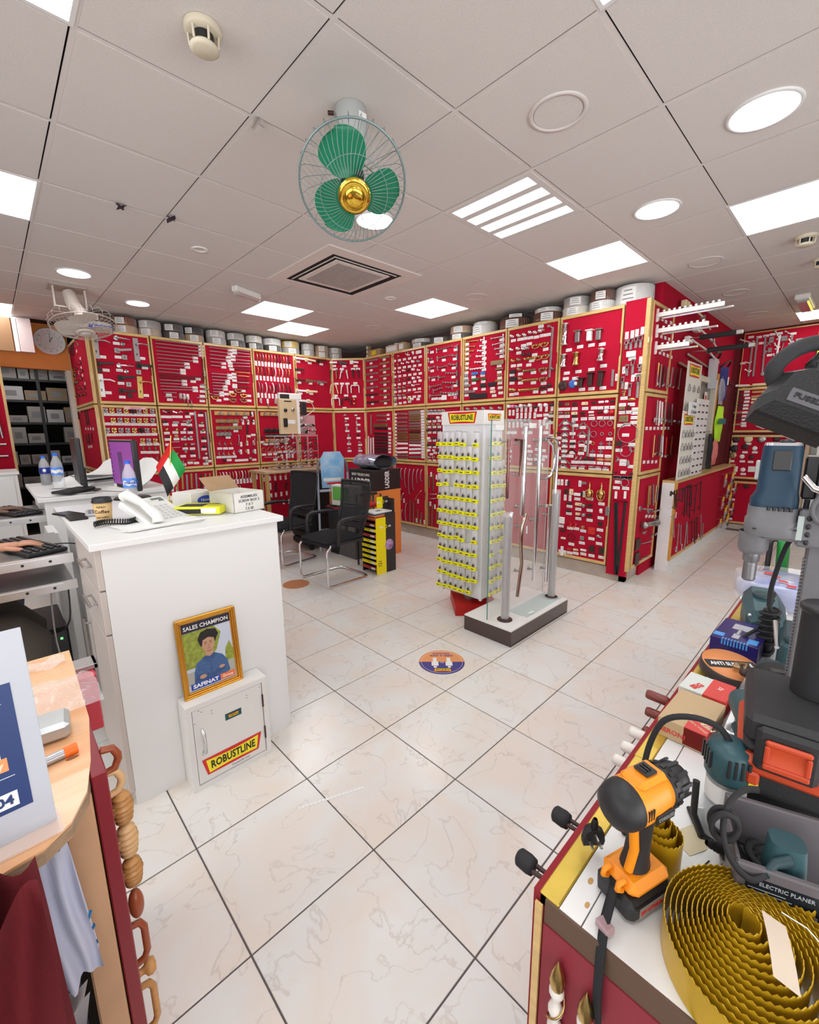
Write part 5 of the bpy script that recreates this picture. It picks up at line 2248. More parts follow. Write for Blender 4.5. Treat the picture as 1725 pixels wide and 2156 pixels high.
for k in range(4): obj('red_square', MB().box((.03, .03 + .09 * k, .002), (.10, .09 + .09 * k, .003)), REDP, t)
# bagged goods hanging on the door edge
def bag(u, z, w_, h_, m, lab, out=.06, name='bagged_item'):
    t = thing(name, lab, 'packaged item', M=Wf @ T(u, z, out))
    q = MB(); rr = random.Random(int(u * 99)); ph = rr.random() * 9
    q.grid(lambda a, b: ((a - .5) * w_ * (.75 + .25 * math.sin(b * 3)), (b - .5) * h_, .035 * math.sin(a * math.pi) * math.sin(b * math.pi) + .006 * math.sin(a * 19 + ph + b * 7)), 10, 10)
    q.grid(lambda a, b: ((a - .5) * w_ * (.75 + .25 * math.sin(b * 3)), (b - .5) * h_, -.012 * math.sin(a * math.pi) * math.sin(b * math.pi)), 6, 6)
    obj('contents', q, m, t); obj('hanger', MB().tube([(0, h_ * .5, 0), (0, h_ * .5 + .03, .0), (0, h_ * .5 + .03, -.05)], .003, 6), STEEL, t)
    return t
bag(2.62, 1.93, .30, .32, WRAP, 'clear plastic bag of parts hanging above the lime green vest')
t = bag(2.68, 1.52, .42, .46, mat('lime_vest', (.55, .95, .05), .5, e=0), 'folded lime green safety vest in a packet on the aisle door')
obj('reflective_band', MB().box((-.20, -.0, .036), (.20, .07, .040)), mat('teal_band', (.02, .20, .18), .5), t)
bag(2.62, 1.16, .28, .34, mat('pink_bag', (.75, .22, .20), .5), 'crumpled pink red bag hanging below the lime green vest')
bag(2.32, 1.20, .18, .4, BLACKM, 'black gloves packet hanging beside the orange wooden post'); bag(2.34, .98 + .0, .13, .3, BLACKM, 'second black packet hanging below the first by the post')
# yellow tagged packets at the end of the low box
k = 0
for r in range(5):
    for c in range(3):
        u = 2.05 + c * .24 + (r % 2) * .05; z = .84 - r * .15
        t = thing('hanging_packet', 'clear yellow card packet, %s row down, %s from the left, on the low box' % (ROWS[r], ROWS[c]), 'packet', M=PL['B'] @ T(u, z, .05 + .03 * ((r + c) % 2)), group='yellow card packets')
        q = MB(); q.grid(lambda a, b: ((a - .5) * .13, -b * .15, .018 * math.sin(a * math.pi) * math.sin(b * math.pi)), 6, 6); obj('bag', q, WRAP, t)
        obj('card', MB().box((-.05, -.03, .004), (.05, .03, .006)), mat('yellow_card', (.95, .72, .03), .5), t)
        q = MB(); q.ell((0, -.08, .008), (.035, .03, .014), 8, 6); obj('hardware', q, [STEEL, DBROWN, BRASS, GREENP][(r + c) % 4], t)
        obj('hook', MB().tube([(0, .02, -.05 - .03 * ((r + c) % 2)), (0, .02, .01), (0, .03, .014)], .0025, 6), STEEL, t)
# white display shelving at the right edge of the far wall
t = thing('white_shelf_unit', 'white display shelving at the far right beside the red panels', 'shelving', (6.50, -.95, 0), 0)
obj('side_panel', MB().box((0, .06, 0), (.3, .10, 2.3)), mat('tan_post', (.50, .38, .25), .5), t)
obj('back_panel', MB().box((.27, -1.1, 0), (.3, .06, 2.3)), WHITE, t)
for z in (.08, .35, .72, 1.08, 1.46, 1.72, 2.0, 2.28): obj('shelf', MB().box((0, -1.1, z), (.27, .06, z + .035)), WHITE, t)
obj('divider', MB().box((0, -.52, .1), (.27, -.49, 2.28)), WHITE, t)
for i, (y, z, m, lab) in enumerate(((-1.05, 1.115, LABP, 'white card with a red drawing on the white shelf'), (-1.30, 1.115, DBROWN, 'brown sample card on the white shelf'), (-1.02, 1.755, LABP, 'framed white price card on the upper white shelf'), (-1.08, 1.495, LABP, 'white card with small red marks on the middle shelf'))):
    t2 = thing('sample_card', lab, 'card', (6.60, y, z)); obj('card', MB().box((0, -.09, 0), (.008, .09, .19)), m, t2)
    if m is LABP:
        q = MB()
        for k in range(3): q.box((-.0012, -.05, .05 + k * .04), (0, .0 + .02 * k, .065 + k * .04))
        q.box((-.0012, .0, .05), (0, .012, .14)); obj('mark', q, REDP, t2, kind='stuff')
t = thing('yellow_poster', 'yellow poster with black lettering at the top right above the white shelves', 'poster', M=PL['F'] @ T(.86, 2.40, .28))
obj('sheet', MB().box((-.06, -.10, 0), (.5, .36, .003)), mat('poster_yellow', (.93, .66, .03), .5), t); text('WC', .07, INK, t, T(.12, .10, .0035), bold=.01); text('please', .04, INK, t, T(.12, .02, .0035))

# ================================================ SALES DESKS ON THE LEFT
DESKW = mat('white_laminate', (.80, .81, .80), .35); DESK_SHADED = mat('laminate_shaded', (.56, .50, .46), .5); ALU = mat('aluminium', (.70, .70, .70), .3, .9)  # second laminate is darkened: shade of the counter's left side put into its colour
DZ = 1.10
t = thing('sales_counter', 'tall white counter desk with drawers on its left side, in front of the picture frame', 'counter', (-.75, .505, 0))
obj('worktop', MB().box((-.035, -.028, DZ - .025), (.705, 1.10, DZ), .002), DESKW, t)
obj('end_panel', MB().prism([(0, 0), (.66, 0), (.685, .03), (.685, DZ - .026), (0, DZ - .026)], .018, Matrix(((1, 0, 0, 0), (0, 0, -1, .018), (0, 1, 0, 0), (0, 0, 0, 1)))), DESKW, t)
obj('body', MB().box((.003, .019, .06), (.675, 1.06, DZ - .026)), DESKW, t)
obj('plinth', MB().box((.03, .03, 0), (.65, 1.04, .06)), DESK_SHADED, t)
def uhandle(par, y0, y1, z0, z1, x=-.045):
    return obj('handle', MB().tube([(x, y0, z0), (x, y1, z1)], .006, 8).tube([(x, y0 + (y1 - y0) * .1, z0 + (z1 - z0) * .1), (-.02, y0 + (y1 - y0) * .1, z0 + (z1 - z0) * .1)], .004, 6).tube([(x, y0 + (y1 - y0) * .9, z0 + (z1 - z0) * .9), (-.02, y0 + (y1 - y0) * .9, z0 + (z1 - z0) * .9)], .004, 6), STEEL, par)
for (z0, z1, hz) in ((.918, 1.070, .995), (.745, .912, .845)):
    d = obj('drawer', MB().box((-.02, .002, z0), (.0, .50, z1), .002), DESK_SHADED, t); uhandle(d, .08, .24, hz, hz)
d = obj('door', MB().box((-.02, .002, .065), (.0, .50, .738), .002), DESK_SHADED, t); uhandle(d, .38, .38, .48, .70)
t = thing('sales_counter', 'second white counter desk behind, under the bottles and papers', 'counter', (-.82, 2.06, 0))
obj('worktop', MB().box((0, 0, DZ - .025), (.75, 1.15, DZ), .002), DESKW, t); obj('end_panel', MB().box((.03, .02, 0), (.72, .04, DZ - .026)), DESKW, t)
obj('body', MB().box((.04, .041, .06), (.72, 1.1, DZ - .026)), DESKW, t)
t = thing('white_cabinet', 'white panelled cabinet at the left edge by the red display', 'cabinet', (-1.7, 4.1, 0))
obj('body', MB().box((0, 0, 0), (.87, .5, 1.12), .003), DESKW, t); obj('worktop', MB().box((-.01, -.02, 1.12), (.885, .52, 1.145), .002), DESKW, t)
for a in (.03, .45): obj('door', MB().box((a, -.015, .08), (a + .39, 0, 1.08), .003), DESKW, t)
cabinet_left = thing('red_display_door', 'red display door with long steel pulls at the far left edge', 'display', M=frame((-1.50, 5.35, 1.05), (1, 0, 0)))
t = cabinet_left
obj('felt_board', MB().box((0, 0, -.02), (.70, 1.2, 0)), FELT, t); obj('stile', MB().box((.70, 0, -.02), (.725, 1.2, .01)), GOLD, t)
for i, (a, b, c_, d_) in enumerate(((.60, 1.1, .64, .40), (.50, .33, .66, .33), (.50, .20, .66, .2), (.50, .55, .62, .55))):
    m = MB(); g_rod(m, c_ - a, d_ - b, .012, .04); obj('long_pull', m, STEEL, t, T(a, b, 0))
# keyboard trays and people side
def tray(y, zt, n, lab):
    t = thing('keyboard_tray', lab, 'tray', (-.785, y, zt))
    obj('shelf', MB().box((-.62, .02, -.012), (-.01, .62, .0)), mat('tray_grey', (.22, .22, .22), .3, .3), t)
    obj('slide_rail', MB().box((-.6, .0, -.035), (0, .012, .006)).box((-.62, -.006, -.028), (-.05, .0, -.002)), ALU, t)
    q = MB()
    for k in range(6): q.lathe([(0, .0012), (.006, .0012)], (-.08 - k * .09, -.006, -.015), (0, -1, 0), 8)
    obj('rail_hole', q, INK, t, kind='stuff')
    return t
tray(1.0, .965, 0, 'upper pull out keyboard tray with steel slide, left of the white counter')
tray(1.0, .845, 1, 'lower dark pull out tray with steel slide under the keyboard')
tray(2.12, .985, 0, 'keyboard tray of the second counter at the left edge')
def keyboard(x, y, z, rz, lab):
    t = thing('keyboard', lab, 'keyboard', (x, y, z), rz)
    obj('base', MB().box((-.22, -.075, 0), (.22, .075, .018), .005), BLACK, t)
    kk = MB().box((-.009, -.008, 0), (.009, .008, .008), .002).mesh('key', mat('key_black', (.03, .03, .032), .35))
    for r in range(5):
        for c in range(15): link('key', kk, t, T(-.195 + c * .0275, -.055 + r * .0265, .018))
    obj('cable', MB().cable([(.05, .075, .008), (.1, .13, .006), (.25, .16, .006)], .003, 6), BLACK, t)
keyboard(-.93, 1.27, .967, math.radians(-72), 'black keyboard under the nearer hand on the left')
keyboard(-.93, 2.42, .987, math.radians(-72), 'black keyboard under the farther hand on the left')
t = thing('computer_tower', 'black computer tower standing on the floor left of the white counter', 'computer', (-.90, 1.52, .0))
obj('case', MB().box((-.10, 0, 0.02), (.09, .45, .46), .01), BLACK, t); obj('front', MB().box((-.095, -.012, .03), (.085, -.001, .45), .005), mat('dark_gloss', (.02, .02, .022), .2), t)
obj('led', MB().box((.05, -.015, .40), (.06, -.012, .41)), mat('green_led', (.1, 1, .15), .5, e=3), t); obj('foot', MB().box((-.09, .02, 0), (-.06, .4, .02)).box((.05, .02, 0), (.08, .4, .02)), BLACK, t, kind='stuff')
for i, pts in enumerate((((-.80, 1.25, .83), (-.82, 1.2, .6), (-.88, 1.35, .5), (-.90, 1.55, .465)), ((-.86, 1.3, .83), (-.88, 1.22, .5), (-.84, 1.2, .2), (-.80, 1.3, .006)))):
    tag(obj('hanging_cable', MB().cable(pts, .004, 6), BLACK if i == 0 else mat('grey_cable', (.4, .38, .35), .5)), ['black cable looping down to the computer tower', 'grey cable hanging to the floor behind the counter'][i], 'cable')
t = thing('desk_leg_frame', 'white desk side support between the two counters', 'support', (-.815, 1.66, 0)); obj('panel', MB().box((0, 0, 0), (.04, .30, .95)), DESKW, t); obj('foot', MB().box((-.01, -.02, 0), (.05, .32, .02)), DESK_SHADED, t)
# monitors
def monitor(x, y, z, rz, lab, screen=True, wd=.50, h=.32, tilt=0.0):
    t = thing('monitor', lab, 'monitor', (x, y, z), rz)
    obj('bezel', MB().box((-wd / 2, -.012, .06), (wd / 2, .018, .06 + h), .006), BLACK, t)
    obj('stand', MB().box((-.025, .015, .01), (.025, .04, .16)), BLACK, t); obj('base', MB().lathe([(0, .012), (.09, .010), (.10, 0), (0, 0)], (0, .02, 0), n=24), BLACK, t)
    if screen:
        PU = mat('screen_purple', (.125, .03, .15), .25, e=1.0)
        s_ = obj('screen', MB().box((-wd / 2 + .015, -.0135, .085), (wd / 2 - .015, -.012, .06 + h - .015)), PU, t)
        obj('window_bar', MB().box((-wd * .12, -.0150, .1), (wd * .06, -.0136, .06 + h * .75)), mat('screen_dark', (.055, .02, .085), .25, e=.8), t)
        q = MB()
        for k in range(9): q.box((-wd * .44, -.0146, .10 + k * .026), (-wd * .40, -.0136, .112 + k * .026))
        obj('icon', q, MATS['screen_dark'], t, kind='stuff'); obj('label', MB().box((-wd / 2 + .01, -.0135, .062), (-wd / 2 + .06, -.0125, .082)), LABP, t)
    return t
monitor(-.425, 1.66, DZ + .0, math.radians(-84), 'monitor with a purple screen turned away on the white counter', True, .40, .29)
monitor(-.575, 2.30, DZ, math.radians(-93), 'second dark monitor seen edge on, left of the purple screen', False, .46, .30)
# bottles
PET = mat('clear_pet', (.93, .96, 1.0), .05, alpha=.30, spec=.9); BCAP = mat('blue_cap', (.01, .13, .75), .35); BLAB = mat('blue_label', (.10, .28, .80), .35); COLA = mat('cola', (.02, .008, .006), .1)
def bottle(x, y, r, h, lab, kind='water'):
    t = thing('plastic_bottle', lab, 'bottle', (x, y, DZ + .0015))
    pr_ = [(0, .003), (r * .85, 0), (r, .008), (r * .97, h * .2), (r, h * .28), (r * .94, h * .34), (r, h * .40), (r, h * .62), (r * .9, h * .72), (r * .5, h * .86), (r * .36, h * .91), (r * .36, h * .95)]
    obj('body', MB().lathe(pr_, n=20), PET, t)
    obj('cap', MB().lathe([(r * .42, h * .93), (r * .42, h), (0, h)], n=16), BCAP, t)
    m = MB(); m.lathe([(r + .0008, h * .38), (r + .0008, h * .60)], n=24); obj('label', m, BLAB if kind == 'water' else mat('label_navy', (.01, .03, .28), .35), t)
    if kind == 'water':
        m = MB(); m.grid(lambda a, b: ((r + .0014) * math.cos(-1.7 + (a - .5) * 2.2), (r + .0014) * math.sin(-1.7 + (a - .5) * 2.2), h * (.44 + .09 * b) + .004 * math.sin(a * 12)), 10, 1); obj('mountain_band', m, WHITEP, t)
    else:
        m = MB(); m.lathe([(0, .006), (r * .95, .006), (r * .92, h * .36), (0, h * .36)], n=20); obj('drink', m, COLA, t)
        a = -1.7
        m = MB(); m.ell(((r + .001) * math.cos(a), (r + .001) * math.sin(a), h * .50), (.011, .003, .013), 10, 8); obj('round_mark', m, WHITEP, t)
    return t
b = bottle(-.452, 1.44, .033, .235, 'blue capped water bottle in front of the purple screen')
text('masafi', .026, MATS['sign_blue'], b, Matrix.Translation((0, -.0348, .118)) @ RX(math.pi / 2), bold=.02)
bottle(-.70, 3.02, .034, .22, 'cola bottle with navy label and blue cap on the far counter', 'cola')
bottle(-.655, 2.66, .036, .25, 'blue capped water bottle beside the cola bottle', 'water')
# phone
t = thing('desk_phone', 'white corded desk phone propped on its stand', 'phone', (-.50, .84, DZ + .004), math.radians(24))
PHW = mat('phone_white', (.74, .74, .71), .35); Mt = RX(math.radians(26))
obj('body', MB().box((-.09, -.10, .012), (.12, .11, .045), .008).xf(Mt), PHW, t)
obj('stand', MB().prism([(.02, 0), (.10, 0), (.10, .008), (.035, .075)], .10, Matrix(((0, 0, 1, -.03), (1, 0, 0, .0), (0, 1, 0, 0), (0, 0, 0, 1)))), PHW, t)
obj('handset', MB().tube([Mt @ Vector(p) for p in ((-.065, -.11, .062), (-.065, -.095, .082), (-.065, 0, .092), (-.065, .095, .082), (-.065, .11, .062))], [.024, .022, .016, .022, .024], 12), PHW, t)
obj('display', MB().box((.045, .06, .0455), (.10, .09, .0465)).xf(Mt), mat('lcd_grey', (.16, .20, .17), .3), t)
kk = MB().box((-.007, -.006, 0), (.007, .006, .005), .002).mesh('phone_key', mat('phone_key', (.62, .62, .60), .4))
for r in range(6):
    for c in range(5): link('phone_key', kk, t, Mt @ T(-.02 + c * .024, -.075 + r * .020, .045))
tag(obj('coiled_cord', MB().tube([(-.72 + .17 * (i / 150) + .004 * math.cos(i * .9), .80 + .03 * math.sin(i / 150 * 7) + .013 * math.cos(i * .9 + 1), DZ + .017 + .013 * math.sin(i * .9)) for i in range(151)], .003, 5), BLACK), 'black coiled phone cord bunched beside the coffee cup', 'cord')
# cup
t = thing('coffee_cup', 'brown paper coffee cup with black lid and printed words', 'cup', (-.660, .955, DZ + .0015))
obj('cup', MB().lathe([(0, .002), (.029, .0), (.037, .085), (.035, .085)], n=24), mat('cup_kraft', (.66, .44, .20), .6), t)
obj('lid', MB().lathe([(.039, .084), (.040, .090), (.037, .094), (.035, .106), (.031, .106), (.030, .100), (0, .100)], n=24), BLACK, t)
for k, (s_, z, sz) in enumerate((('NEED', .066, .013), ('Coffee', .045, .022), ('and coffee', .020, .012))):
    o = text(s_, sz, INK, t, T(0, 0, 0), bold=.01)
    for v in o.data.vertices:
        x, y, zz = v.co; rr = .029 + .008 * (z + y) / .085 + .0012; a = -1.9 + x / .034; v.co = (rr * math.cos(a), rr * math.sin(a), z + y)
# phones, calculator, papers, tape, boxes
t = thing('smartphone', 'black smartphone lying near the left edge of the counter', 'phone', (-.755, 1.26, DZ + .001), 1.9); obj('case', MB().box((-.075, -.037, 0), (.075, .037, .009), .003), BLACK, t); obj('screen', MB().box((-.07, -.033, .009), (.07, .033, .0095)), MATS['dark_gloss'], t)
t = thing('smartphone', 'second dark phone, closer to the coffee cup', 'phone', (-.74, 1.13, DZ + .001), 1.6); obj('case', MB().box((-.07, -.035, 0), (.07, .035, .009), .003), BLACK, t); obj('screen', MB().box((-.065, -.031, .009), (.065, .031, .0095)), MATS['dark_gloss'], t)
t = thing('calculator', 'grey calculator behind the coffee cup', 'calculator', (-.655, 1.20, DZ + .001), 1.45); obj('case', MB().box((-.08, -.04, 0), (.08, .04, .012), .004), mat('calc_grey', (.48, .48, .50), .4), t)
obj('display', MB().box((.045, -.03, .012), (.07, .03, .0125)), MATS['lcd_grey'], t)
q = MB()
for r in range(5):
    for c in range(4): q.box((-.07 + r * .021, -.032 + c * .017, .012), (-.055 + r * .021, -.02 + c * .017, .015))
obj('keys', q, mat('calc_key', (.2, .2, .22), .5), t, kind='stuff')
def papers(x, y, z, rz, n, sx, sy, lab, curl=0.0, m=None):
    t = thing('paper_stack', lab, 'papers', (x, y, z), rz)
    for k in range(n):
        a = random.uniform(-.12, .12); dx, dy = random.uniform(-.01, .01), random.uniform(-.01, .01)
        q = MB(); q.grid(lambda u, v: ((u - .5) * sx, (v - .5) * sy, .0012 * k + .0008 + curl * (u ** 3) * (1 + .3 * math.sin(v * 4))), 8, 4)
        obj('sheet', q, m or LABP, t, T(dx, dy, 0) @ RZ(a))
    return t
papers(-.50, .72, DZ, .1, 4, .30, .21, 'white printed sheets under the desk phone')
papers(-.30, 2.25, DZ + .0, .6, 4, .34, .24, 'curled white sheets beside the purple screen', .16)
papers(-.55, 2.72, DZ + .0, 1.2, 5, .30, .21, 'messy white papers on the far counter', .06)
papers(-.66, 2.22, DZ, .2, 3, .28, .2, 'flat papers at the front of the far counter')
papers(-.30, 1.38, DZ, .5, 3, .30, .21, 'white papers behind the tape roll')
papers(-.35, 2.72, DZ + .08, .9, 3, .30, .22, 'paper sheets raised on the pile near the left cabinets', .10)
t = thing('notebook', 'thin black folder lying on the far counter', 'folder', (-.62, 2.22, DZ + .012), .9); obj('cover', MB().box((-.13, -.06, 0), (.13, .06, .018), .006), BLACKM, t)
t = thing('file_pile', 'small pile of grey and dark documents on the far counter', 'documents', (-.40, 2.85, DZ + .001), .5)
for k in range(5): obj('file', MB().box((-.14, -.1, k * .014), (.14, .1, k * .014 + .012)), [LABP, mat('file_grey', (.35, .35, .37), .6), BLACKM, LABP, MATS['file_grey']][k], t, RZ(.1 * math.sin(k * 3)))
t = thing('tape_roll', 'wide roll of cream masking tape standing on the counter', 'tape', (-.262, 1.17, DZ + .001))
obj('roll', MB().lathe([(.038, 0), (.056, 0), (.058, .002), (.058, .048), (.056, .05), (.038, .05), (.038, 0)], n=32), mat('masking_tape', (.80, .66, .40), .6), t)
t = thing('yellow_box', 'flat yellow and black product box on the counter behind the phone', 'box', (-.285, .82, DZ + .006), math.radians(-42))
obj('carton', MB().box((-.105, -.065, 0), (.105, .065, .036), .002), mat('box_yellow', (.80, .78, .03), .45), t); obj('black_print', MB().box((-.1, -.0655, .004), (.03, .0655, .026)).box((-.09, -.05, .0362), (.02, .03, .0366)), INK, t, kind='stuff'); obj('label', MB().box((.02, -.0665, .006), (.09, -.0655, .03)), LABP, t)
text('LASER', .022, INK, t, T(.05, .03, .0364), bold=.03)
t = thing('glass_offcut', 'thin clear acrylic sheet under the yellow box', 'sheet', (-.28, .80, DZ + .001), -.6); obj('sheet', MB().box((-.15, -.08, 0), (.14, .07, .004)), WRAP, t)
t = thing('open_carton', 'open white cardboard box with kraft flaps and handwriting on the counter corner', 'box', (-.125, .80, DZ + .001), math.radians(12))
WC = mat('white_card', (.74, .73, .68), .7)
a, b_, h = .085, .10, .095
for n_, q0, q1 in (('side', (-a, -b_, 0), (a, -b_ + .003, h)), ('side', (-a, b_ - .003, 0), (a, b_, h)), ('side', (-a, -b_, 0), (-a + .003, b_, h)), ('side', (a - .003, -b_, 0), (a, b_, h)), ('base', (-a, -b_, 0), (a, b_, .003))): obj(n_, MB().box(q0, q1), WC, t)
obj('flap', MB().box((-a, 0, 0), (a, .10, .002)), KRAFT, t, T(0, b_, h) @ RX(math.radians(38))); obj('flap', MB().box((-.075, -b_, 0), (0, b_, .002)), KRAFTL, t, T(-a, 0, h) @ RY(math.radians(12)))
for k, s_ in enumerate(('ASSEMBLIES', 'SCREW BOX 2', '7 X 7', '7.3 SK')): text(s_, .018, INK, t, T(0, -b_ - .0006, h - .02 - .02 * k) @ RX(math.pi / 2), bold=.01)
t = thing('paper_carton', 'white box with a blue oval logo behind the open carton', 'box', (-.25, 1.02, DZ + .001), math.radians(20)); obj('carton', MB().box((-.08, -.07, 0), (.08, .07, .085), .002), WC, t)
m = MB(); m.lathe([(0, .0008), (1, .0008)], n=24); m.xf(T(0, -.0705, .045) @ RX(math.pi / 2) @ SC(.045, .022, 1)); obj('blue_oval', m, MATS['sign_blue'], t); text('Nova', .022, WHITEP, t, T(0, -.0722, .045) @ RX(math.pi / 2))
# flag
t = thing('table_flag', 'small red, green, white and black flag on a thin stick', 'flag', (-.31, 1.27, DZ + .001))
obj('base', MB().lathe([(0, 0), (.03, 0), (.028, .012), (.006, .016), (0, .016)], n=20), mat('gold_base', (.7, .5, .12), .3, .8), t)
obj('stick', MB().tube([(0, 0, .01), (.045, 0, .37)], .0028, 8), MATS['gold_base'], t)
FR = mat('flag_red', (.70, .02, .02), .7); FG = mat('flag_green', (.01, .28, .05), .7); FW = mat('flag_white', (.80, .79, .77), .7); FB = mat('flag_black', (.02, .02, .022), .7)
def flag_pt(u, v):   # u along the hoist from the top down, v outwards
    P_ = Vector((.041 - .018 * u * 1.0, 0, .335 - .15 * u)); d = Vector((.055 * v, -.02 * math.sin(v * 3.1), -.155 * v))
    return P_ + d + Vector((-.03 * u * (1 - v), .012 * math.sin(v * 6 + u * 2), 0))
def fl_part(n, m, u0, u1, v0, v1): obj(n, MB().grid(lambda a, b: flag_pt(u0 + (u1 - u0) * a, v0 + (v1 - v0) * b), 4, 8), m, t)
FM = lambda u, v: None
def flag2(u, v):
    # corners read from the photo plane: hoist top, hoist bottom, fly bottom, fly top
    A, B, C_, D_ = Vector((.035, 0, .33)), Vector((-.045, 0, .205)), Vector((-.010, -.01, .045)), Vector((.098, -.01, .185))
    P_ = (A * (1 - u) + B * u) * (1 - v) + (D_ * (1 - u) + C_ * u) * v
    return P_ + Vector((0, .012 * math.sin(v * 6), .006 * math.sin(v * 5)))
flag_pt = flag2
fl_part('red_band', FR, 0, 1, 0, .28); fl_part('green_stripe', FG, 0, .34, .28, 1); fl_part('white_stripe', FW, .34, .67, .28, 1); fl_part('black_stripe', FB, .67, 1, .28, 1)
# floor cabinet and picture
t = thing('steel_wall_cabinet', 'small white metal cabinet on the floor leaning the framed picture', 'cabinet', (-.566, .400, 0))
w_, h, dp = .344, .392, .10; CW = mat('cabinet_white', (.78, .77, .74), .4)
for n_, a, b in (('side_panel', (0, 0, 0), (.022, dp, h)), ('side_panel', (w_ - .022, 0, 0), (w_, dp, h)), ('top_panel', (.022, 0, h - .022), (w_ - .022, dp, h)), ('bottom_panel', (.022, 0, 0), (w_ - .022, dp, .022)), ('back_panel', (.022, dp - .01, .022), (w_ - .022, dp, h - .022))): obj(n_, MB().box(a, b), CW, t)
d = obj('door', MB().box((.025, .004, .025), (w_ - .025, .02, h - .025), .001), CW, t)
Mx = T(0, .0035, 0) @ RX(math.pi / 2)
obj('handle', MB().tube([(.055, 0, .27), (.055, -.022, .262), (.055, -.024, .22), (.055, -.022, .178), (.055, 0, .17)], .0065, 8).box((.047, -.003, .155), (.063, .004, .17)), ALU, d)
robust(d, T(.172, .003, .092) @ RX(math.pi / 2) , .26)
obj('small_plate', MB().box((.152, .0028, .262), (.222, .0040, .292)), mat('dark_green_plate', (.01, .09, .09), .5), d); robust(d, T(.187, .0026, .277) @ RX(math.pi / 2), .046)
text('Trusted for ever', .012, MATS['grey_ink'], d, T(.20, .003, .040) @ RX(math.pi / 2), shear=.3)
for z in (.12, .28): obj('hinge', MB().tube([(w_ - .024, .0, z - .03), (w_ - .024, .0, z + .03)], .004, 8), DBROWN, t)
q = MB()
for x, z in ((.05, .36), (.06, .35), (.10, .338), (.10, .325), (.25, .338), (.25, .325), (.31, .35), (.03, .31)): q.lathe([(0, .0), (.0022, 0)], (x, .0028, z), (0, -1, 0), 6)
obj('screw_hole', q, INK, t, kind='stuff')
# framed picture
t = thing('picture_frame', 'gold framed photo of a man in a blue shirt leaning on the counter end', 'picture', M=T(-.425, .462, h + .001) @ RX(math.radians(-5.5)) )
GLD = mat('gilt_frame', (.72, .36, .05), .25, .75); fw_, fh = .118, .335
for n_, a, b, ax in (('frame_side', -1, 0, 0), ('frame_side', 1, 0, 0)):
    m = MB()
    for k, (o, r) in enumerate(((0, .006), (.008, .005), (.016, .004))): m.tube([(a * (fw_ - o), -.004 + .004 * k, o), (a * (fw_ - o), -.004 + .004 * k, fh - o)], r, 8)
    obj(n_, m, GLD, t)
for zz, sg in ((0, 1), (fh, -1)):
    m = MB()
    for k, (o, r) in enumerate(((0, .006), (.008, .005), (.016, .004))): m.tube([(-(fw_ - o), -.004 + .004 * k, zz + sg * o), ((fw_ - o), -.004 + .004 * k, zz + sg * o)], r, 8)
    obj('frame_rail', m, GLD, t)
obj('backing', MB().box((-fw_, .004, 0), (fw_, .010, fh)), DBROWN, t)
Pm = T(0, .0035, 0) @ RX(math.pi / 2)     # picture plane facing the viewer: local x right, local y up
def flat(n_, pts, m, dz_, par=t): return obj(n_, MB().prism(pts, .0003), m, par, Pm @ T(0, 0, dz_))
def rect(x0, y0, x1, y1): return [(x0, y0), (x1, y0), (x1, y1), (x0, y1)]
def oval(cx, cy, rx, ry, n=24, a0=0): return [(cx + rx * math.cos(2 * math.pi * k / n + a0), cy + ry * math.sin(2 * math.pi * k / n + a0)) for k in range(n)]
pw = .098; y0, y1 = .022, fh - .022
flat('print', rect(-pw, y0, pw, y1), mat('photo_sky', (.55, .60, .70), .5), 0)
flat('foliage', [(-pw, .12), (-.02, .12), (.03, .17), (.055, .24), (.03, .275), (-pw, .275)], mat('photo_foliage', (.36, .42, .06), .6, noise=.5, nscale=60), .0004)
flat('foliage', [(.06, .10), (pw, .09), (pw, .15), (.085, .19), (.065, .16)], MATS['photo_foliage'], .0004)
flat('ground', rect(-pw, .05, pw, .105), mat('photo_ground', (.42, .42, .36), .6), .0005)
SHIRT = mat('photo_denim', (.07, .15, .34), .6, noise=.35, nscale=90); SKIN = mat('photo_skin', (.52, .29, .18), .6)
flat('shirt', [(-.075, .045), (-.07, .10), (-.058, .135), (-.025, .155), (.02, .158), (.05, .14), (.068, .11), (.075, .06), (.05, .045)], SHIRT, .0009)
flat('neck', [(-.018, .148), (.016, .150), (.014, .185), (-.016, .183)], SKIN, .0012)
flat('face', oval(-.002, .205, .026, .034), SKIN, .0015)
flat('hair', [(-.034, .205), (-.042, .235), (-.028, .262), (.0, .270), (.034, .262), (.044, .238), (.034, .222), (.026, .205), (.024, .226), (.0, .234), (-.022, .226), (-.028, .20)], mat('photo_hair', (.015, .012, .012), .6), .0018)
for xx in (-.012, .009): flat('eye', oval(xx, .208, .004, .0016, 8), INK, .0019); flat('eyebrow', rect(xx - .006, .2135, xx + .006, .2155), INK, .0019)
flat('nose', [(-.004, .193), (.003, .193), (.0, .207)], mat('photo_shade', (.38, .19, .12), .6), .0019); flat('mouth', oval(-.001, .186, .008, .0018, 10), mat('photo_lip', (.38, .12, .10), .6), .0019); flat('beard', [(-.016, .178), (.014, .178), (.004, .170), (-.006, .170)], MATS['photo_shade'], .0017)
flat('collar', [(-.03, .152), (-.012, .128), (-.002, .146), (.008, .130), (.026, .155), (.014, .160), (-.001, .150), (-.018, .158)], mat('photo_denim_dark', (.04, .09, .22), .6), .0019)
flat('placket', rect(-.003, .07, .001, .146), MATS['photo_denim_dark'], .0017)
flat('forearm', [(-.072, .06), (-.06, .088), (.0, .074), (.05, .088), (.062, .078), (.0, .054)], MATS['photo_denim_dark'], .0017)
flat('hand', oval(-.038, .072, .014, .009), SKIN, .0021); flat('hand', oval(.042, .088, .012, .007), SKIN, .0021)
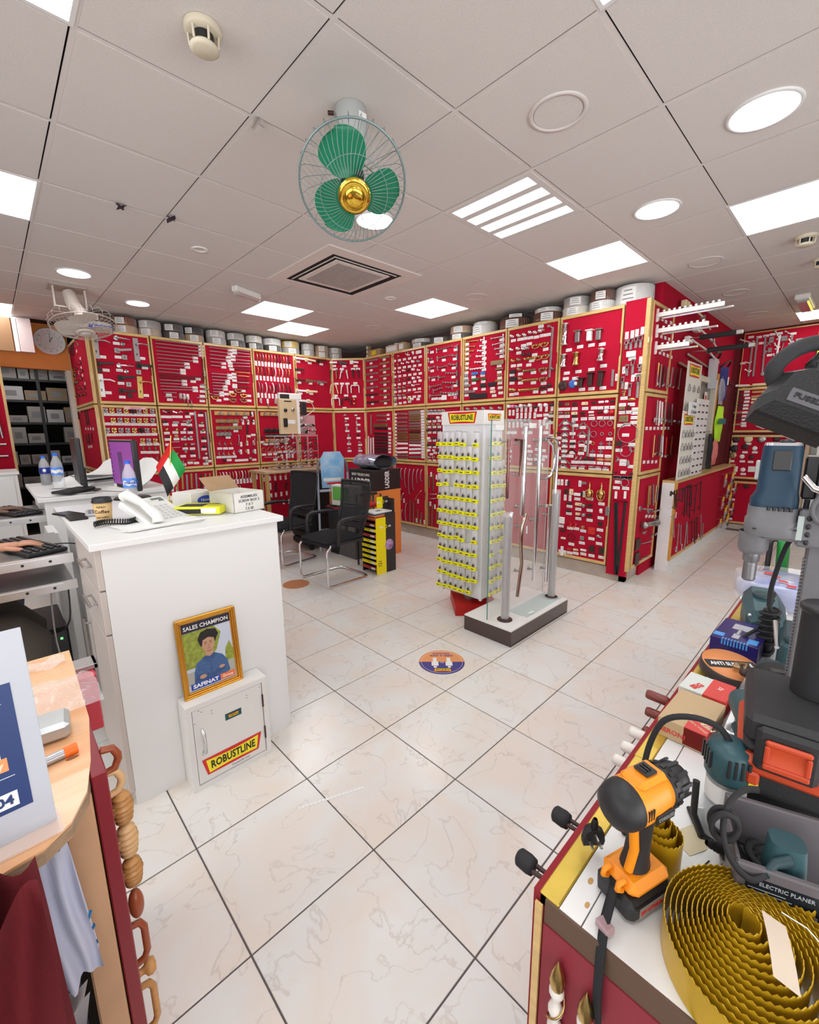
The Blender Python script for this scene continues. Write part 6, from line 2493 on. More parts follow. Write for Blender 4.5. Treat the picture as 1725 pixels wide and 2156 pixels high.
flat('banner', rect(-pw, .276, pw, y1), mat('banner_navy', (.02, .018, .035), .5), .0012); text('SALES CHAMPION', .024, WHITEP, t, Pm @ T(0, .293, .0018), bold=.015, width=.182)
flat('name_plate', rect(-.09, .028, .03, .054), MATS['sign_blue'], .0024); flat('group_plate', rect(.03, .028, .094, .054), mat('orange_plate', (.80, .20, .06), .5), .0024)
text('SAFINAT', .022, WHITEP, t, Pm @ T(-.03, .041, .003), bold=.04, width=.105); text('Group', .017, WHITEP, t, Pm @ T(.062, .041, .003), bold=.01)
# floor sticker and loose strip
t = thing('floor_sticker', 'round orange and blue keep distance sticker on the floor', 'sticker', (.945, .372, .0006), math.radians(135))
r = .148; OR_ = mat('sticker_orange', (.80, .32, .12), .5); BL_ = mat('sticker_blue', (.06, .05, .24), .5)
def half(a0, a1, m, n_): obj(n_, MB().prism([(r * math.cos(a0 + (a1 - a0) * k / 24), r * math.sin(a0 + (a1 - a0) * k / 24)) for k in range(25)], .0006), m, t)
half(0, math.pi, BL_, 'blue_half'); half(math.pi, 2 * math.pi, OR_, 'orange_half')
obj('ring_line', MB().tube([(r * .9 * math.cos(q * .2618 / 2), r * .9 * math.sin(q * .2618 / 2), .0007) for q in range(48)], .0011, 4, closed=True), WHITEP, t)
for xx in (-.045, .045):
    q = MB(); q.prism([(xx - .022, .048), (xx + .022, .048), (xx + .022, .0), (xx + .012, -.002), (xx + .012, -.05), (xx - .012, -.05), (xx - .012, -.002), (xx - .022, 0)], .0004, T(0, 0, .0006)); q.prism(oval(xx, .062, .011, .011, 14), .0004, T(0, 0, .0006)); obj('figure', q, LABP, t)
text('KEEP A SAFE', .026, BL_, t, T(0, -.078, .0008), bold=.02, width=.15); text('DISTANCE', .026, BL_, t, T(0, -.105, .0008), bold=.02, width=.11); text('2m', .02, WHITEP, t, T(0, .01, .0008))
robust(t, T(0, .098, .0007), .115)
t = thing('floor_sticker', 'orange round sticker half hidden behind the white counter', 'sticker', (1.02, 2.37, .0006)); obj('disc', MB().prism(oval(0, 0, .13, .13, 32), .0006), mat('sticker_brown', (.50, .20, .08), .5), t)
t = thing('plastic_strip', 'thin white perforated strip lying on the floor tiles', 'strip', (-.168, -.018, .0006), math.atan2(-.101, .25)); obj('strip', MB().box((-.135, -.006, 0), (.135, .006, .0008)), LABP, t)
q = MB()
for k in range(16): q.prism(oval(-.125 + k * .0166, 0, .0016, .0016, 6), .0002, T(0, 0, .0008))
obj('hole', q, MATS['grey_ink'], t, kind='stuff')
# clock
t = thing('wall_clock', 'round white wall clock on the orange wall', 'clock', M=T(-.275, 5.70, 2.60) @ RX(math.pi / 2))
obj('case', MB().lathe([(0, .0), (.15, 0), (.155, .01), (.15, .022), (.142, .018), (0, .016)], n=40), WHITEP, t)
obj('ring_line', MB().lathe([(.085, .0165), (.087, .018), (.089, .0165)], n=40), MATS['grey_ink'], t)
for k, s_ in enumerate(('12', '1', '2', '3', '4', '5', '6', '7', '8', '9', '10', '11')):
    a = math.pi / 2 - k * math.pi / 6; text(s_, .034, MATS['grey_ink'], t, T(.115 * math.cos(a), .115 * math.sin(a), .018))
obj('hand', MB().box((-.003, -.01, .019), (.003, .06, .021)), INK, t, RZ(-.55)); obj('hand', MB().box((-.002, -.015, .021), (.002, .09, .023)), INK, t, RZ(-.05))
# hanging sample boards at the left edge
t = thing('hanging_sample_rack', 'brown, white and pinkish sample boards hanging on the orange wall', 'sample boards', (-.82, 5.40, 2.40))
obj('rail', MB().box((-.5, -.02, .36), (.36, .0, .375)), WHITEP, t)
for k, (a, b, m) in enumerate(((-.3, .02, mat('board_oak', (.85, .55, .20), .5)), (.035, .19, mat('board_brown', (.28, .15, .07), .35)), (.20, .235, WHITEP), (.24, .36, mat('board_pink', (.72, .58, .56), .5)))):
    obj('sample_board', MB().box((a, -.03 - .02 * k, 0), (b, -.012, .355)), m, t)
# storeroom shelving
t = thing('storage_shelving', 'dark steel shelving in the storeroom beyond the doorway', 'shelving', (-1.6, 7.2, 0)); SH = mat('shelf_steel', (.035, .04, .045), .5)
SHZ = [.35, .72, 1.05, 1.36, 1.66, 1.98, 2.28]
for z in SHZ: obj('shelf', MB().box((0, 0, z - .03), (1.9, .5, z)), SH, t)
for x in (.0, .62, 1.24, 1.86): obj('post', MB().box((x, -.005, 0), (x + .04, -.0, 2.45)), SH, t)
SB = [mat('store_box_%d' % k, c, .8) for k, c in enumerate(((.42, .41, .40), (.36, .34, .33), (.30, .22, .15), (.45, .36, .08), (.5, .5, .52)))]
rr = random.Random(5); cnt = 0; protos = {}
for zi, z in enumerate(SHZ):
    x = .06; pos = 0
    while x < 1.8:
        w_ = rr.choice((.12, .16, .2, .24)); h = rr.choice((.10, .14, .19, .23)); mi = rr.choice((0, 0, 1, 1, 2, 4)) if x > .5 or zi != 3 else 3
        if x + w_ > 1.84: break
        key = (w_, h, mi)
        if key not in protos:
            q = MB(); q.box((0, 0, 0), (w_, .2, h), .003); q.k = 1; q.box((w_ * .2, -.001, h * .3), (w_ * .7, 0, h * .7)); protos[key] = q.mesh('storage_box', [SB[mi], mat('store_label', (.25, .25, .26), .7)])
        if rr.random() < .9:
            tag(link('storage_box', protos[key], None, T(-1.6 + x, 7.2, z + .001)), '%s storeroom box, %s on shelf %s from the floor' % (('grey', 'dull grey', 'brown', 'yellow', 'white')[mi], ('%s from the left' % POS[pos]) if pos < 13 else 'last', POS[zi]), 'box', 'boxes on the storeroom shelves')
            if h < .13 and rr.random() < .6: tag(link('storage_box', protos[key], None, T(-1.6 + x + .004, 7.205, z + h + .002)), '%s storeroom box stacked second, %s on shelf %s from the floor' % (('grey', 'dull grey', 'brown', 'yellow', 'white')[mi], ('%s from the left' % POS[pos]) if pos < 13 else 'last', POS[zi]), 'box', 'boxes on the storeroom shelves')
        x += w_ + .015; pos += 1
# ================================================ FANS
def cage_fan(name, label, M, R, blade_m, ring_m, hub_m, motor_m, up_mount, blades=True, dome=.09, nw=56, group=None):
    t = thing(name, label, 'fan', M=M)
    # local +Z is the front of the fan
    q = MB()
    for k in range(nw):
        a = 2 * math.pi * k / nw; c, s_ = math.cos(a), math.sin(a); ts = .35
        pts = []
        for f_ in (.34, .55, .75, .9, 1.0): 
            tw = a + ts * (1 - f_); pts.append((R * f_ * math.cos(tw), R * f_ * math.sin(tw), dome * (1 - f_ ** 3) + .02))
        q.tube(pts, .0011, 4, cap=False)
    obj('front_guard', q, ring_m, t, kind='stuff')
    q = MB()
    for k in range(nw // 2):
        a = 4 * math.pi * k / nw
        q.tube([(R * f_ * math.cos(a), R * f_ * math.sin(a), z_) for f_, z_ in ((1.0, -.0), (1.02, -.035), (.9, -.075), (.55, -.09), (.25, -.09))], .0011, 4, cap=False)
    obj('rear_guard', q, ring_m, t, kind='stuff')
    obj('rim', MB().tube([(R * math.cos(k * math.pi / 32), R * math.sin(k * math.pi / 32), .01) for k in range(64)], .0042, 8, closed=True), ring_m, t)
    obj('mid_ring', MB().tube([(R * .62 * math.cos(k * math.pi / 24), R * .62 * math.sin(k * math.pi / 24), dome * .78 + .022) for k in range(48)], .0015, 5, closed=True), ring_m, t)
    obj('hub_cap', MB().lathe([(0, dome + .036), (R * .12, dome + .034), (R * .18, dome + .026), (R * .19, dome + .022), (R * .20, dome + .028), (R * .30, dome + .018), (R * .30, dome + .008), (0, dome + .006)], n=36), hub_m, t)
    for k in range(3 if blades else 0):
        a0 = math.radians(90 + k * 120)
        def bp(u, v):
            r_ = R * (.10 + .80 * u); wd = R * .95 * math.sin(min(1, .12 + u * 1.0) * math.pi * .5) ** .9 * (1 if u < .72 else max(0, 1 - ((u - .72) / .28) ** 2.4) ** .5)
            ang = a0 + (v - .45) * wd / max(r_, R * .3) + .30 * u
            return (r_ * math.cos(ang), r_ * math.sin(ang), .005 + .045 * (v - .5) * (1 - .4 * u))
        obj('blade', MB().grid(lambda a, b: bp(1 - (1 - a) ** 1.7, b), 26, 10), blade_m, t)
    obj('blade_hub', MB().lathe([(0, .03), (R * .14, .028), (R * .15, -.01), (0, -.012)], n=20), blade_m, t)
    obj('motor', MB().lathe([(0, -.045), (.045, -.05), (.05, -.07), (.048, -.13), (.03, -.15), (0, -.15)], n=24), motor_m, t)
    return t
FANG = mat('fan_green', (.008, .20, .10), .35); FWIRE = mat('fan_wire', (.22, .30, .30), .35, .5); FGREY = mat('fan_grey', (.42, .44, .43), .45); GOLDC = mat('polished_gold', (.90, .60, .08), .14, 1.0)
def look_m(c, d, roll=0.0):
    z = Vector(d).normalized(); x = Vector((0, 0, 1)).cross(z).normalized(); y = z.cross(x)
    return Matrix(((x.x, y.x, z.x, c[0]), (x.y, y.y, z.y, c[1]), (x.z, y.z, z.z, c[2]), (0, 0, 0, 1))) @ RZ(roll)
fc = Vector((.185, .169, 2.437)); fd = Vector((-.058, -.086, -.110)).normalized()
t = cage_fan('ceiling_fan', 'green bladed ceiling fan in a round wire cage with gold hub', look_m(fc, fd, .08), .205, FANG, FWIRE, GOLDC, mat('motor_black', (.03, .06, .05), .35), None)
iv = t.matrix_basis.inverted()
obj('canopy', MB().lathe([(.062, 0), (.066, -.012), (.066, -.10), (.058, -.16), (.044, -.20), (0, -.20)], (.27, .28, H), (0, 0, 1), 28), FGREY, t, iv)
mt = [fc - fd * .13, Vector((.235, .24, 2.56)), Vector((.262, .27, 2.60))]
obj('neck', MB().tube(mt, [.022, .024, .030], 12), MATS['motor_black'], t, iv)
obj('pivot_cover', MB().ell((.225, .215, 2.615), (.035, .03, .04), 14, 10), MATS['motor_black'], t, iv)
obj('cable', MB().cable([(.30, .27, 2.60), (.33, .22, 2.55), (.31, .17, 2.48), (.24, .18, 2.46)], .004, 8), mat('grey_cable', (.4, .38, .35), .5), t, iv)
obj('screw', MB().cyl((.205, .305, H - .03), (.185, .32, H - .03), .008, 8), DBROWN, t, iv)
obj('rating_label', MB().box((.262, .214, H - .06), (.30, .2145, H - .035)), LABP, t, iv)
FW_ = mat('fan_white', (.66, .60, .54), .4); fc = Vector((-.23, 3.60, 2.44)); fd = Vector((.05, -.28, -1)).normalized()
t = cage_fan('wall_fan', 'white ceiling fan in a wire cage seen edge on near the clock', look_m(fc, fd), .25, FW_, mat('white_wire', (.62, .56, .50), .4, .2), FW_, FW_, None, dome=.06, nw=40)
iv = t.matrix_basis.inverted()
obj('mount_plate', MB().box((-.42, 3.70, H - .012), (-.16, 3.93, H - .001)), CREAM if False else mat('plate_dusty', (.50, .44, .38), .6), t, iv)
for sx in (-.40, -.17): obj('bracket_arm', MB().box((sx, 3.75, H - .17), (sx + .012, 3.80, H - .012)), FW_, t, iv)
obj('crossbar', MB().box((-.40, 3.75, H - .182), (-.158, 3.80, H - .17)), FW_, t, iv)
obj('motor_body', MB().tube([(-.28, 3.78, H - .05), (-.26, 3.70, 2.60), fc - fd * .12], [.05, .055, .045], 14), FW_, t, iv)

# ================================================ CHAIRS AND THE CORNER GROUP
CFAB = mat('black_fabric', (.022, .022, .024), .9, bump=.3, bscale=500, spec=.15); MESHB = mat('black_mesh', (.02, .022, .026), .7, alpha=.93, bump=.4, bscale=900)
def office_chair(x, y, rz, lab, tall=1.0):
    """cantilever visitor chair, local +X is the front"""
    t = thing('visitor_chair', lab, 'chair', (x, y, 0), rz, 'black cantilever visitor chairs')
    # sled frame: one bent tube
    for sy in (-1, 1):
        pass
    w_ = .235
    pts = [(.20, -w_, .42), (.245, -w_, .36), (.245, -w_, .07), (.235, -w_, .025), (.20, -w_, .0135), (-.20, -w_, .0135), (-.245, -w_ + .02, .0135), (-.26, -w_ + .07, .0135),
           (-.26, w_ - .07, .0135), (-.245, w_ - .02, .0135), (-.20, w_, .0135), (.20, w_, .0135), (.235, w_, .025), (.245, w_, .07), (.245, w_, .36), (.20, w_, .42)]
    obj('sled_frame', MB().tube(pts, .0125, 12), CHROME, t)
    obj('under_frame', MB().box((-.2, -w_ - .01, .405), (.22, w_ + .01, .425), .004), BLACK, t)
    m = MB(); m.grid(lambda u, v: (-.22 + .47 * u, (v - .5) * .49 * (1 - .10 * (1 - u)), .425 + .075 * (math.sin(math.pi * min(max(u, .0), 1)) ** .35) * (math.sin(math.pi * v) ** .35) - .02 * max(0, u - .8) * 5), 14, 12)
    m.box((-.21, -.225, .425), (.24, .225, .455), .012); obj('seat', m, CFAB, t)
    bz0, bz1 = .50, .97 * tall
    def bpt(u, v, o=0): # u across, v up
        wd = .235 * (1 - .12 * (1 - v)) * (1.0 if v < .93 else .97)
        return (-.225 - .09 * v - .02 * math.sin(v * 3) - .035 * (1 - (2 * u - 1) ** 2) + o, (2 * u - 1) * wd, bz0 + (bz1 - bz0) * v)
    obj('backrest', MB().grid(lambda a, b: bpt(a, b), 10, 12), MESHB, t)
    edge = [bpt(0, i / 12) for i in range(13)] + [bpt(i / 10, 1) for i in range(1, 11)] + [bpt(1, 1 - i / 12) for i in range(1, 13)] + [bpt(1 - i / 10, 0) for i in range(1, 10)]
    obj('back_frame', MB().tube(edge, .012, 8, closed=True), BLACK, t)
    obj('lumbar_bar', MB().tube([bpt(i / 8, .45, -.012) for i in range(9)], .010, 8), BLACK, t)
    obj('back_stem', MB().tube([(-.20, -.14, .415), (-.27, -.13, .45), (-.28, -.12, .56)], .016, 8).tube([(-.20, .14, .415), (-.27, .13, .45), (-.28, .12, .56)], .016, 8).tube([(-.28, -.12, .56), (-.28, .12, .56)], .012, 8), BLACK, t)
    for sy in (-1, 1):
        obj('armrest', MB().tube([(.12, sy * .25, .41), (.13, sy * .265, .55), (.11, sy * .27, .635), (.05, sy * .272, .655), (-.12, sy * .268, .655), (-.25, sy * .24, .64)], [.024, .022, .022, .020, .018, .016], 10), BLACK, t)
    return t
office_chair(1.395, 2.25, math.radians(182), 'black mesh back visitor chair in front, nearer the viewer')
office_chair(1.375, 3.20, math.radians(190), 'black mesh visitor chair behind, half hidden by the white counter', 1.04)
# yellow and black sanding sheet display
t = thing('sanding_display', 'yellow and black cardboard shelf display of sanding sheets beside the front chair', 'display', (1.755, 2.0, 0))
SYEL = mat('display_yellow', (.95, .80, .0), .45); SBLK = mat('display_black', (.035, .028, .028), .5)
obj('side_panel', MB().box((0, 0, 0), (.13, .008, .60)), SYEL, t); obj('side_panel', MB().box((.13, 0, 0), (.265, .008, .64)), SBLK, t)
obj('back_panel', MB().box((.255, .008, 0), (.265, .24, .78)), SBLK, t); obj('side_panel', MB().box((0, .232, 0), (.255, .24, .56)), SBLK, t)
obj('header', MB().box((.10, .10, .68), (.18, .106, .80)), SYEL, t); obj('header', MB().box((.18, .10, .68), (.26, .106, .80)), SBLK, t)
F1 = RX(math.pi / 2)
for (x, z, yy) in ((.13, .50, -.0006), (.18, .745, .0994)):
    text('flex', .034, WHITEP, t, T(x - .055, yy, z) @ F1, bold=.03); obj('ring_mark', MB().tube([(x + .016 * math.cos(k * .3927), yy - .0015, z + .016 * math.sin(k * .3927)) for k in range(16)], .003, 6, closed=True), SYEL, t); text('vit', .034, WHITEP, t, T(x + .052, yy, z) @ F1, bold=.03)
for k, s_ in enumerate(('Hand', 'Sanding', 'Sheets')): text(s_, .018, INK, t, T(.045, -.0006, .14 - .024 * k) @ F1, bold=.02)
q = MB(); q.lathe([(0, .0004), (.058, .0004), (.058, -.002)], (.175, -.0006, .30), (0, -1, 0), 28); obj('round_photo', q, mat('purple_photo', (.32, .10, .42), .5, noise=.5, nscale=30, c2=(.62, .48, .60)), t)
for k in range(9):
    z = .045 + k * .058
    s_ = obj('shelf', MB().box((.004, .010, z), (.25, .23, z + .004)), SBLK, t)
    b_ = obj('tray_front', MB().box((-.012, .010, z + .004), (.004, .23, z + .034), .002), SYEL if k not in (0, 6, 8) else mat('tray_red', (.45, .05, .04), .5), t)
    obj('finger_slot', MB().tube([(-.0125, .09 + .05 * q_ / 6, z + .034 - .014 * math.sin(math.pi * q_ / 6)) for q_ in range(7)], .002, 4), INK, b_)
    obj('label', MB().box((-.0130, .02, z + .008), (-.012, .08, z + .028)), LABP, b_)
t = thing('sheet_pack_stack', 'stack of white and orange sanding packs on the yellow display', 'packs', (1.87, 2.115, .575), .08)
for k in range(6): obj('pack', MB().box((-.13, -.10, k * .014), (.12, .10, k * .014 + .0125)), [MATS['tray_red'], mat('pack_orange', (.80, .30, .10), .5), MATS['tray_red'], MATS['pack_orange'], mat('pack_teal', (.04, .12, .16), .5), LABP][k], t, RZ(.04 * math.sin(k * 2)))
obj('print', MB().box((-.04, -.04, .0826), (.03, .0, .083)), SBLK, t)
# boxes by the right wall
OB = mat('orange_carton', (.80, .24, .05), .6); 
carton(2.10, 2.45, 0, .42, .46, .80, 'large orange cardboard box standing on the floor near the wall', OB, name='orange_carton', tape=False, lc=mat('pale_label', (.7, .6, .62), .6), ls=.25)
t = thing('ladder_box', 'black box printed with the white word LADDER', 'box', (2.10, 2.45, .802)); LB = mat('ladder_black', (.022, .020, .020), .4)
obj('carton', MB().box((0, 0, 0), (.42, .46, .24), .004), LB, t)
Fx = frame((-.0008, .23, .09), (0, -1, 0)); text('LADDER', .12, WHITEP, t, Fx, bold=.03, width=.36); text('EASY TELESCOPIC', .04, WHITEP, t, frame((-.0008, .23, .18), (0, -1, 0)), bold=.02, width=.34)
text('LADDER', .09, WHITEP, t, T(.21, -.0008, .12) @ F1 @ RZ(math.pi / 2), bold=.03, width=.20)
t = thing('wrapped_bundle', 'clear plastic wrapped bundle lying on the black ladder box', 'bundle', (2.30, 2.66, 1.044))
q = MB(); q.grid(lambda u, v: (.19 * math.cos(u * 6.283) * (1 - .15 * abs(v - .5)), .2 * (v - .5) * 2, .085 + .08 * math.sin(u * 6.283) + .008 * math.sin(u * 25 + v * 12)), 28, 12); obj('wrap', q, mat('foil_wrap', (.60, .62, .72), .15, .4, noise=.6, nscale=14, c2=(.10, .12, .24)), t)
obj('contents', MB().box((-.13, -.17, .01), (.13, .17, .13), .03), BLACKM, t)
# ladder with blue poster
t = thing('step_ladder', 'folded step ladder with rounded grey top rail and blue poster', 'ladder', (2.05, 3.18, 0), math.radians(8))
TUBEW = mat('ladder_white', (.60, .68, .78), .35); TUBEG = mat('ladder_grey', (.20, .20, .21), .4)
L_ = frame((0, 0, 0), (.90, -.43, 0))
def lp(x, y, z=0): return (L_ @ Vector((x, y, z)))
obj('side_tube', MB().tube([lp(-.20, 0), lp(-.19, .98)], .014, 10), TUBEW, t); obj('side_tube', MB().tube([lp(.20, 0), lp(.19, .98)], .014, 10), TUBEW, t)
obj('hoop', MB().tube([lp(-.19, .98)] + [lp(-.185 * math.cos(a), 1.02 + .20 * math.sin(a)) for a in [math.pi * k / 16 for k in range(17)]] + [lp(.19, .98)], .017, 12), TUBEG, t)
for z in (.25, .5, .75): obj('step', MB().box((-.18, z, -.04), (.18, z + .02, .04)).xf(L_), TUBEW, t)
t = thing('blue_poster_pack', 'blue and white product sheet in plastic inside the ladder hoop', 'poster', M=T(2.02, 3.14, 0) @ RZ(math.radians(8)) @ L_)
m = MB(); m.prism([(-.14, .80), (.14, .80), (.15, 1.15), (.10, 1.24), (-.10, 1.24), (-.15, 1.15)], .012); obj('sheet', m, mat('poster_blue', (.12, .40, .72), .35, noise=.35, nscale=7, c2=(.45, .62, .78)), t)
obj('white_band', MB().box((-.12, .88, .012), (.10, .92, .0135)), LABP, t); obj('red_band', MB().box((-.08, .84, .012), (.12, .865, .0135)), MATS['flag_red'], t); obj('ring_arc', MB().tube([(.10 * math.cos(a), .99 + .07 * math.sin(a), .013) for a in [math.pi * k / 12 for k in range(13)]], .002, 5), WHITEP, t)
t = thing('green_carton', 'white box with green panel standing behind the front chair', 'box', (1.92, 2.78, .62), math.radians(10)); obj('carton', MB().box((-.0, -.20, 0), (.10, .20, .24), .003), WC, t); obj('green_panel', MB().box((-.0012, -.08, .06), (0, .18, .22)), mat('print_green', (.16, .50, .10), .5), t)
carton(1.93, 2.60, 0, .12, .40, .61, 'grey carton on the floor carrying the green box', mat('grey_carton', (.12, .12, .12), .7), tape=False)
# drawer tower behind
t = thing('drawer_tower', 'black plastic tower of ribbed drawers behind the chairs', 'drawers', (1.75, 3.33, 0)); obj('body', MB().box((0, 0, .05), (.34, .36, .98), .01), BLACK, t)
for k in range(10): obj('drawer', MB().box((-.03, .01, .08 + k * .088), (0, .35, .155 + k * .088), .012), BLACKM, t)
obj('wheel', MB().cyl((.05, -.0, .035), (.05, .03, .035), .035), BLACK, t)
t = thing('trolley_case', 'upright black padded case with red trim between chair and sanding display', 'case', (2.02, 3.02, 0)); obj('body', MB().box((-.12, -.10, .03), (.10, .10, .60), .03), BLACKM, t); obj('trim', MB().tube([(-.12, -.1, .58), (-.12, .1, .58), (.1, .1, .58), (.1, -.1, .58)], .010, 8, closed=True), REDP, t)
obj('foot', MB().box((-.1, -.08, 0), (.08, .08, .03)), BLACK, t)
t = thing('wire_basket', 'black framed trolley basket with red and lime items beside the sanding display', 'trolley', (1.98, 2.33, 0))
obj('frame', MB().tube([(-.14, -.05, .0), (-.14, -.05, .80), (-.14, .10, .80), (-.14, .10, 0)], .011, 8).tube([(.08, -.05, .0), (.08, -.05, .80), (.08, .08, .80), (.08, .08, 0)], .011, 8), BLACK, t, kind='stuff')
obj('grip', MB().tube([(-.14, .02, .80), (.08, .02, .80)], .016, 10), BLACK, t); obj('red_tray', MB().box((-.13, -.04, .66), (.07, .09, .70), .01), REDP, t); obj('lime_tray', MB().box((-.13, -.04, .52), (.07, .09, .62), .01), mat('lime_plastic', (.30, .75, .05), .4), t)
# small table with acrylic display of door stops
t = thing('display_table', 'wooden side table carrying the acrylic display in the corner', 'table', (1.42, 3.72, 0)); obj('tabletop', MB().box((0, 0, .97), (1.0, .45, 1.0), .003), KRAFTL, t)
for x in (.02, .94): 
    for y in (.02, .39): obj('leg', MB().box((x, y, 0), (x + .04, y + .04, .97)), OAK, t)
ACR = mat('acrylic', (.93, .90, .92), .08, alpha=.22, spec=.9)
t = thing('acrylic_display', 'clear acrylic spinner stand full of small knobs and door stops', 'display stand', (1.95, 3.93, 1.001))
obj('base', MB().lathe([(0, 0), (.15, 0), (.15, .015), (0, .015)], n=24), ACR, t)
cols = [(-.34, -.12), (-.18, -.12), (-.02, -.12), (.14, -.12), (.30, -.12)]
for i in range(4):
    x = -.34 + .16 * i
    obj('shelf_block', MB().box((x, -.14, .02), (x + .15, .10, .03)).box((x, -.14, .22), (x + .15, .10, .228)).box((x, -.14, .42), (x + .15, .10, .428)), ACR, t, kind='stuff')
    for xx in (x, x + .146): obj('post', MB().box((xx, -.14, .015), (xx + .006, -.134, .43)), ACR, t)
obj('top_plate', MB().box((-.34, -.14, .43), (.30, .10, .440)), ACR, t)
rr = random.Random(9)
q = MB(); q.lathe([(0, .012), (.012, .010), (.012, 0)], n=10); q.k = 1; q.tube([(0, 0, .012), (0, 0, .028)], .006, 8); q.k = 0; q.lathe([(.010, .026), (.011, .036), (0, .038)], n=10)
ds = q.mesh('door_stop', [BLACK, STEEL]); q = MB(); g_mixed(q, rr); ds2 = q.mesh('small_catch', STEEL)
for i in range(4):
    for r in range(9):
        for c in range(2):
            if rr.random() < .82:
                M_ = T(-.305 + .16 * i + .07 * c, -.142, .035 + .043 * r) @ RX(math.pi / 2)
                (link('door_stop', ds, t, M_) if rr.random() < .45 else link('small_catch', ds2, t, M_))
t = thing('lock_sample_block', 'tan sample block with small black locks standing on the acrylic display', 'sample block', (1.86, 3.84, 1.455), math.radians(6))
obj('block', MB().box((-.13, 0, 0), (.13, .05, .44), .004), mat('tan_block', (.66, .50, .30), .5), t); obj('white_edge', MB().box((.13, .002, 0), (.17, .05, .44)), WHITEP, t)
for (x, z) in ((-.05, .30), (.06, .31)): obj('lock', MB().lathe([(0, .02), (.02, .018), (.024, 0)], (x, 0, z), (0, -1, 0), 16), BLACK if x < 0 else STEEL, t)
obj('latch', MB().box((-.09, -.012, .09), (-.03, 0, .20), .004), BLACK, t); obj('label', MB().box((-.02, -.003, .13), (.09, 0, .18)), LABP, t); obj('dark_print', MB().box((-.06, -.001, .405), (.05, 0, .42)), INK, t)
t = thing('alarm_box', 'small white box with a black front on top of the tan block', 'box', (1.83, 3.86, 1.897)); obj('case', MB().box((-.08, 0, 0), (.24, .05, .075), .006), WHITEP, t); obj('black_front', MB().box((-.07, -.002, .005), (.06, 0, .06)), BLACK, t)
t = thing('digital_lock', 'black digital lock hanging at the right side of the tan block', 'lock', (2.10, 3.86, 1.70)); obj('body', MB().box((-.04, 0, 0), (.04, .04, .17), .006), BLACK, t); obj('cable', MB().tube([(.02, .02, .17), (.12, 0, .16), (.16, 0, .08), (.08, 0, .02), (.0, .02, -.02)], .004, 6), WHITEP, t)
t = thing('tube_bundle', 'assorted silver and black door stops clipped beside the tan block', 'fittings', (2.15, 3.90, 1.46))
for k in range(9): q = MB(); g_mixed(q, rr); obj('fitting', q, [STEEL, BLACK, CHROME][k % 3], t, T(-.08 + .05 * (k % 4), -.02, .03 + .07 * (k // 4)) @ RX(math.pi / 2) @ SC(1.4, 1.4, 1.4))
obj('backing', MB().box((-.11, 0, -.015), (.13, .004, .24)), ACR, t)
# ================================================ YELLOW LABELLED RACK
t = thing('pegboard_rack', 'tall white pegboard rack full of yellow labelled clear packets', 'rack', (1.66, .60, 0))
PW = mat('rack_white', (.80, .81, .84), .4); RB = mat('rack_red', (.50, .015, .01), .45)
obj('base', MB().prism([(-.23, -.04), (.02, -.27), (.27, .0), (.02, .23)], .085, T(.12, .205, 0)), RB, t)
obj('pole', MB().cyl((.12, .205, .085), (.12, .205, .15), .05), STEEL, t)
obj('body', MB().box((.005, .005, .15), (.235, .405, 1.52)), PW, t)
for (x, y) in ((0, 0), (.22, 0), (0, .39), (.22, .39)): obj('corner_post', MB().box((x, y, .14), (x + .02, y + .02, 1.52), .002), PW, t)
obj('header', MB().box((-.006, -.006, 1.52), (.246, .416, 1.625), .003), WHITEP, t)
robust(t, frame((-.007, .205, 1.574), (0, -1, 0)), .285); robust(t, frame((.12, -.007, 1.574), (1, 0, 0)), .17)
q = MB()
for r in range(8):
    for c in range(22): q.lathe([(0, .0006), (.003, .0006)], (.0048, .02 + c * .0175, .165 + r * .022), (-1, 0, 0), 6)
obj('peg_hole', q, MATS['grey_ink'], t, kind='stuff')
YCARD = mat('packet_yellow', (.95, .92, .0), .4); CLAM = mat('clamshell', (.90, .90, .93), .1, alpha=.30, spec=.9)
def packet_mesh():
    q = MB()
    q.grid(lambda a, b: ((a - .5) * .05, -.005 - b * .075, .008 + .012 * math.sin(a * math.pi)), 4, 4); q.box((-.026, -.085, .002), (.026, -.002, .004))
    q.k = 1; q.box((-.026, -.108, .004), (.026, -.082, .024), .002)
    q.k = 2; q.box((-.018, -.098, .0242), (.012, -.092, .0248))
    q.k = 3; q.lathe([(0, 0), (.012, .004), (.010, .018), (.003, .03), (0, .03)], (0, -.078, .012), (0, 1, 0), 8)
    q.k = 4; q.tube([(0, 0, -.03), (0, 0, .03), (0, .006, .036)], .0016, 5)
    return q.mesh('hanging_packet', [CLAM, YCARD, INK, DBROWN, STEEL])
PKM = packet_mesh(); rr = random.Random(11)
for face, n_c in ((0, 7), (1, 3)):
    for r in range(12):
        for c in range(n_c):
            if rr.random() < .07: continue
            z = 1.475 - r * .106 - rr.uniform(0, .010); out = .035 + rr.uniform(0, .02)
            if face == 0: M_ = frame((1.66 - out, .60 + .385 - c * .0595, z), (0, -1, 0)); side = 'wide left face'
            else: M_ = frame((1.66 + .045 + c * .07, .60 - out, z), (1, 0, 0)); side = 'narrow right face'
            lab = 'yellow packet, %s row, %s from the left, %s of the rack' % (POS[r], POS[c], side)
            tag(link('hanging_packet', PKM, None, M_), lab, 'packet', 'yellow packets on the rack, ' + side)
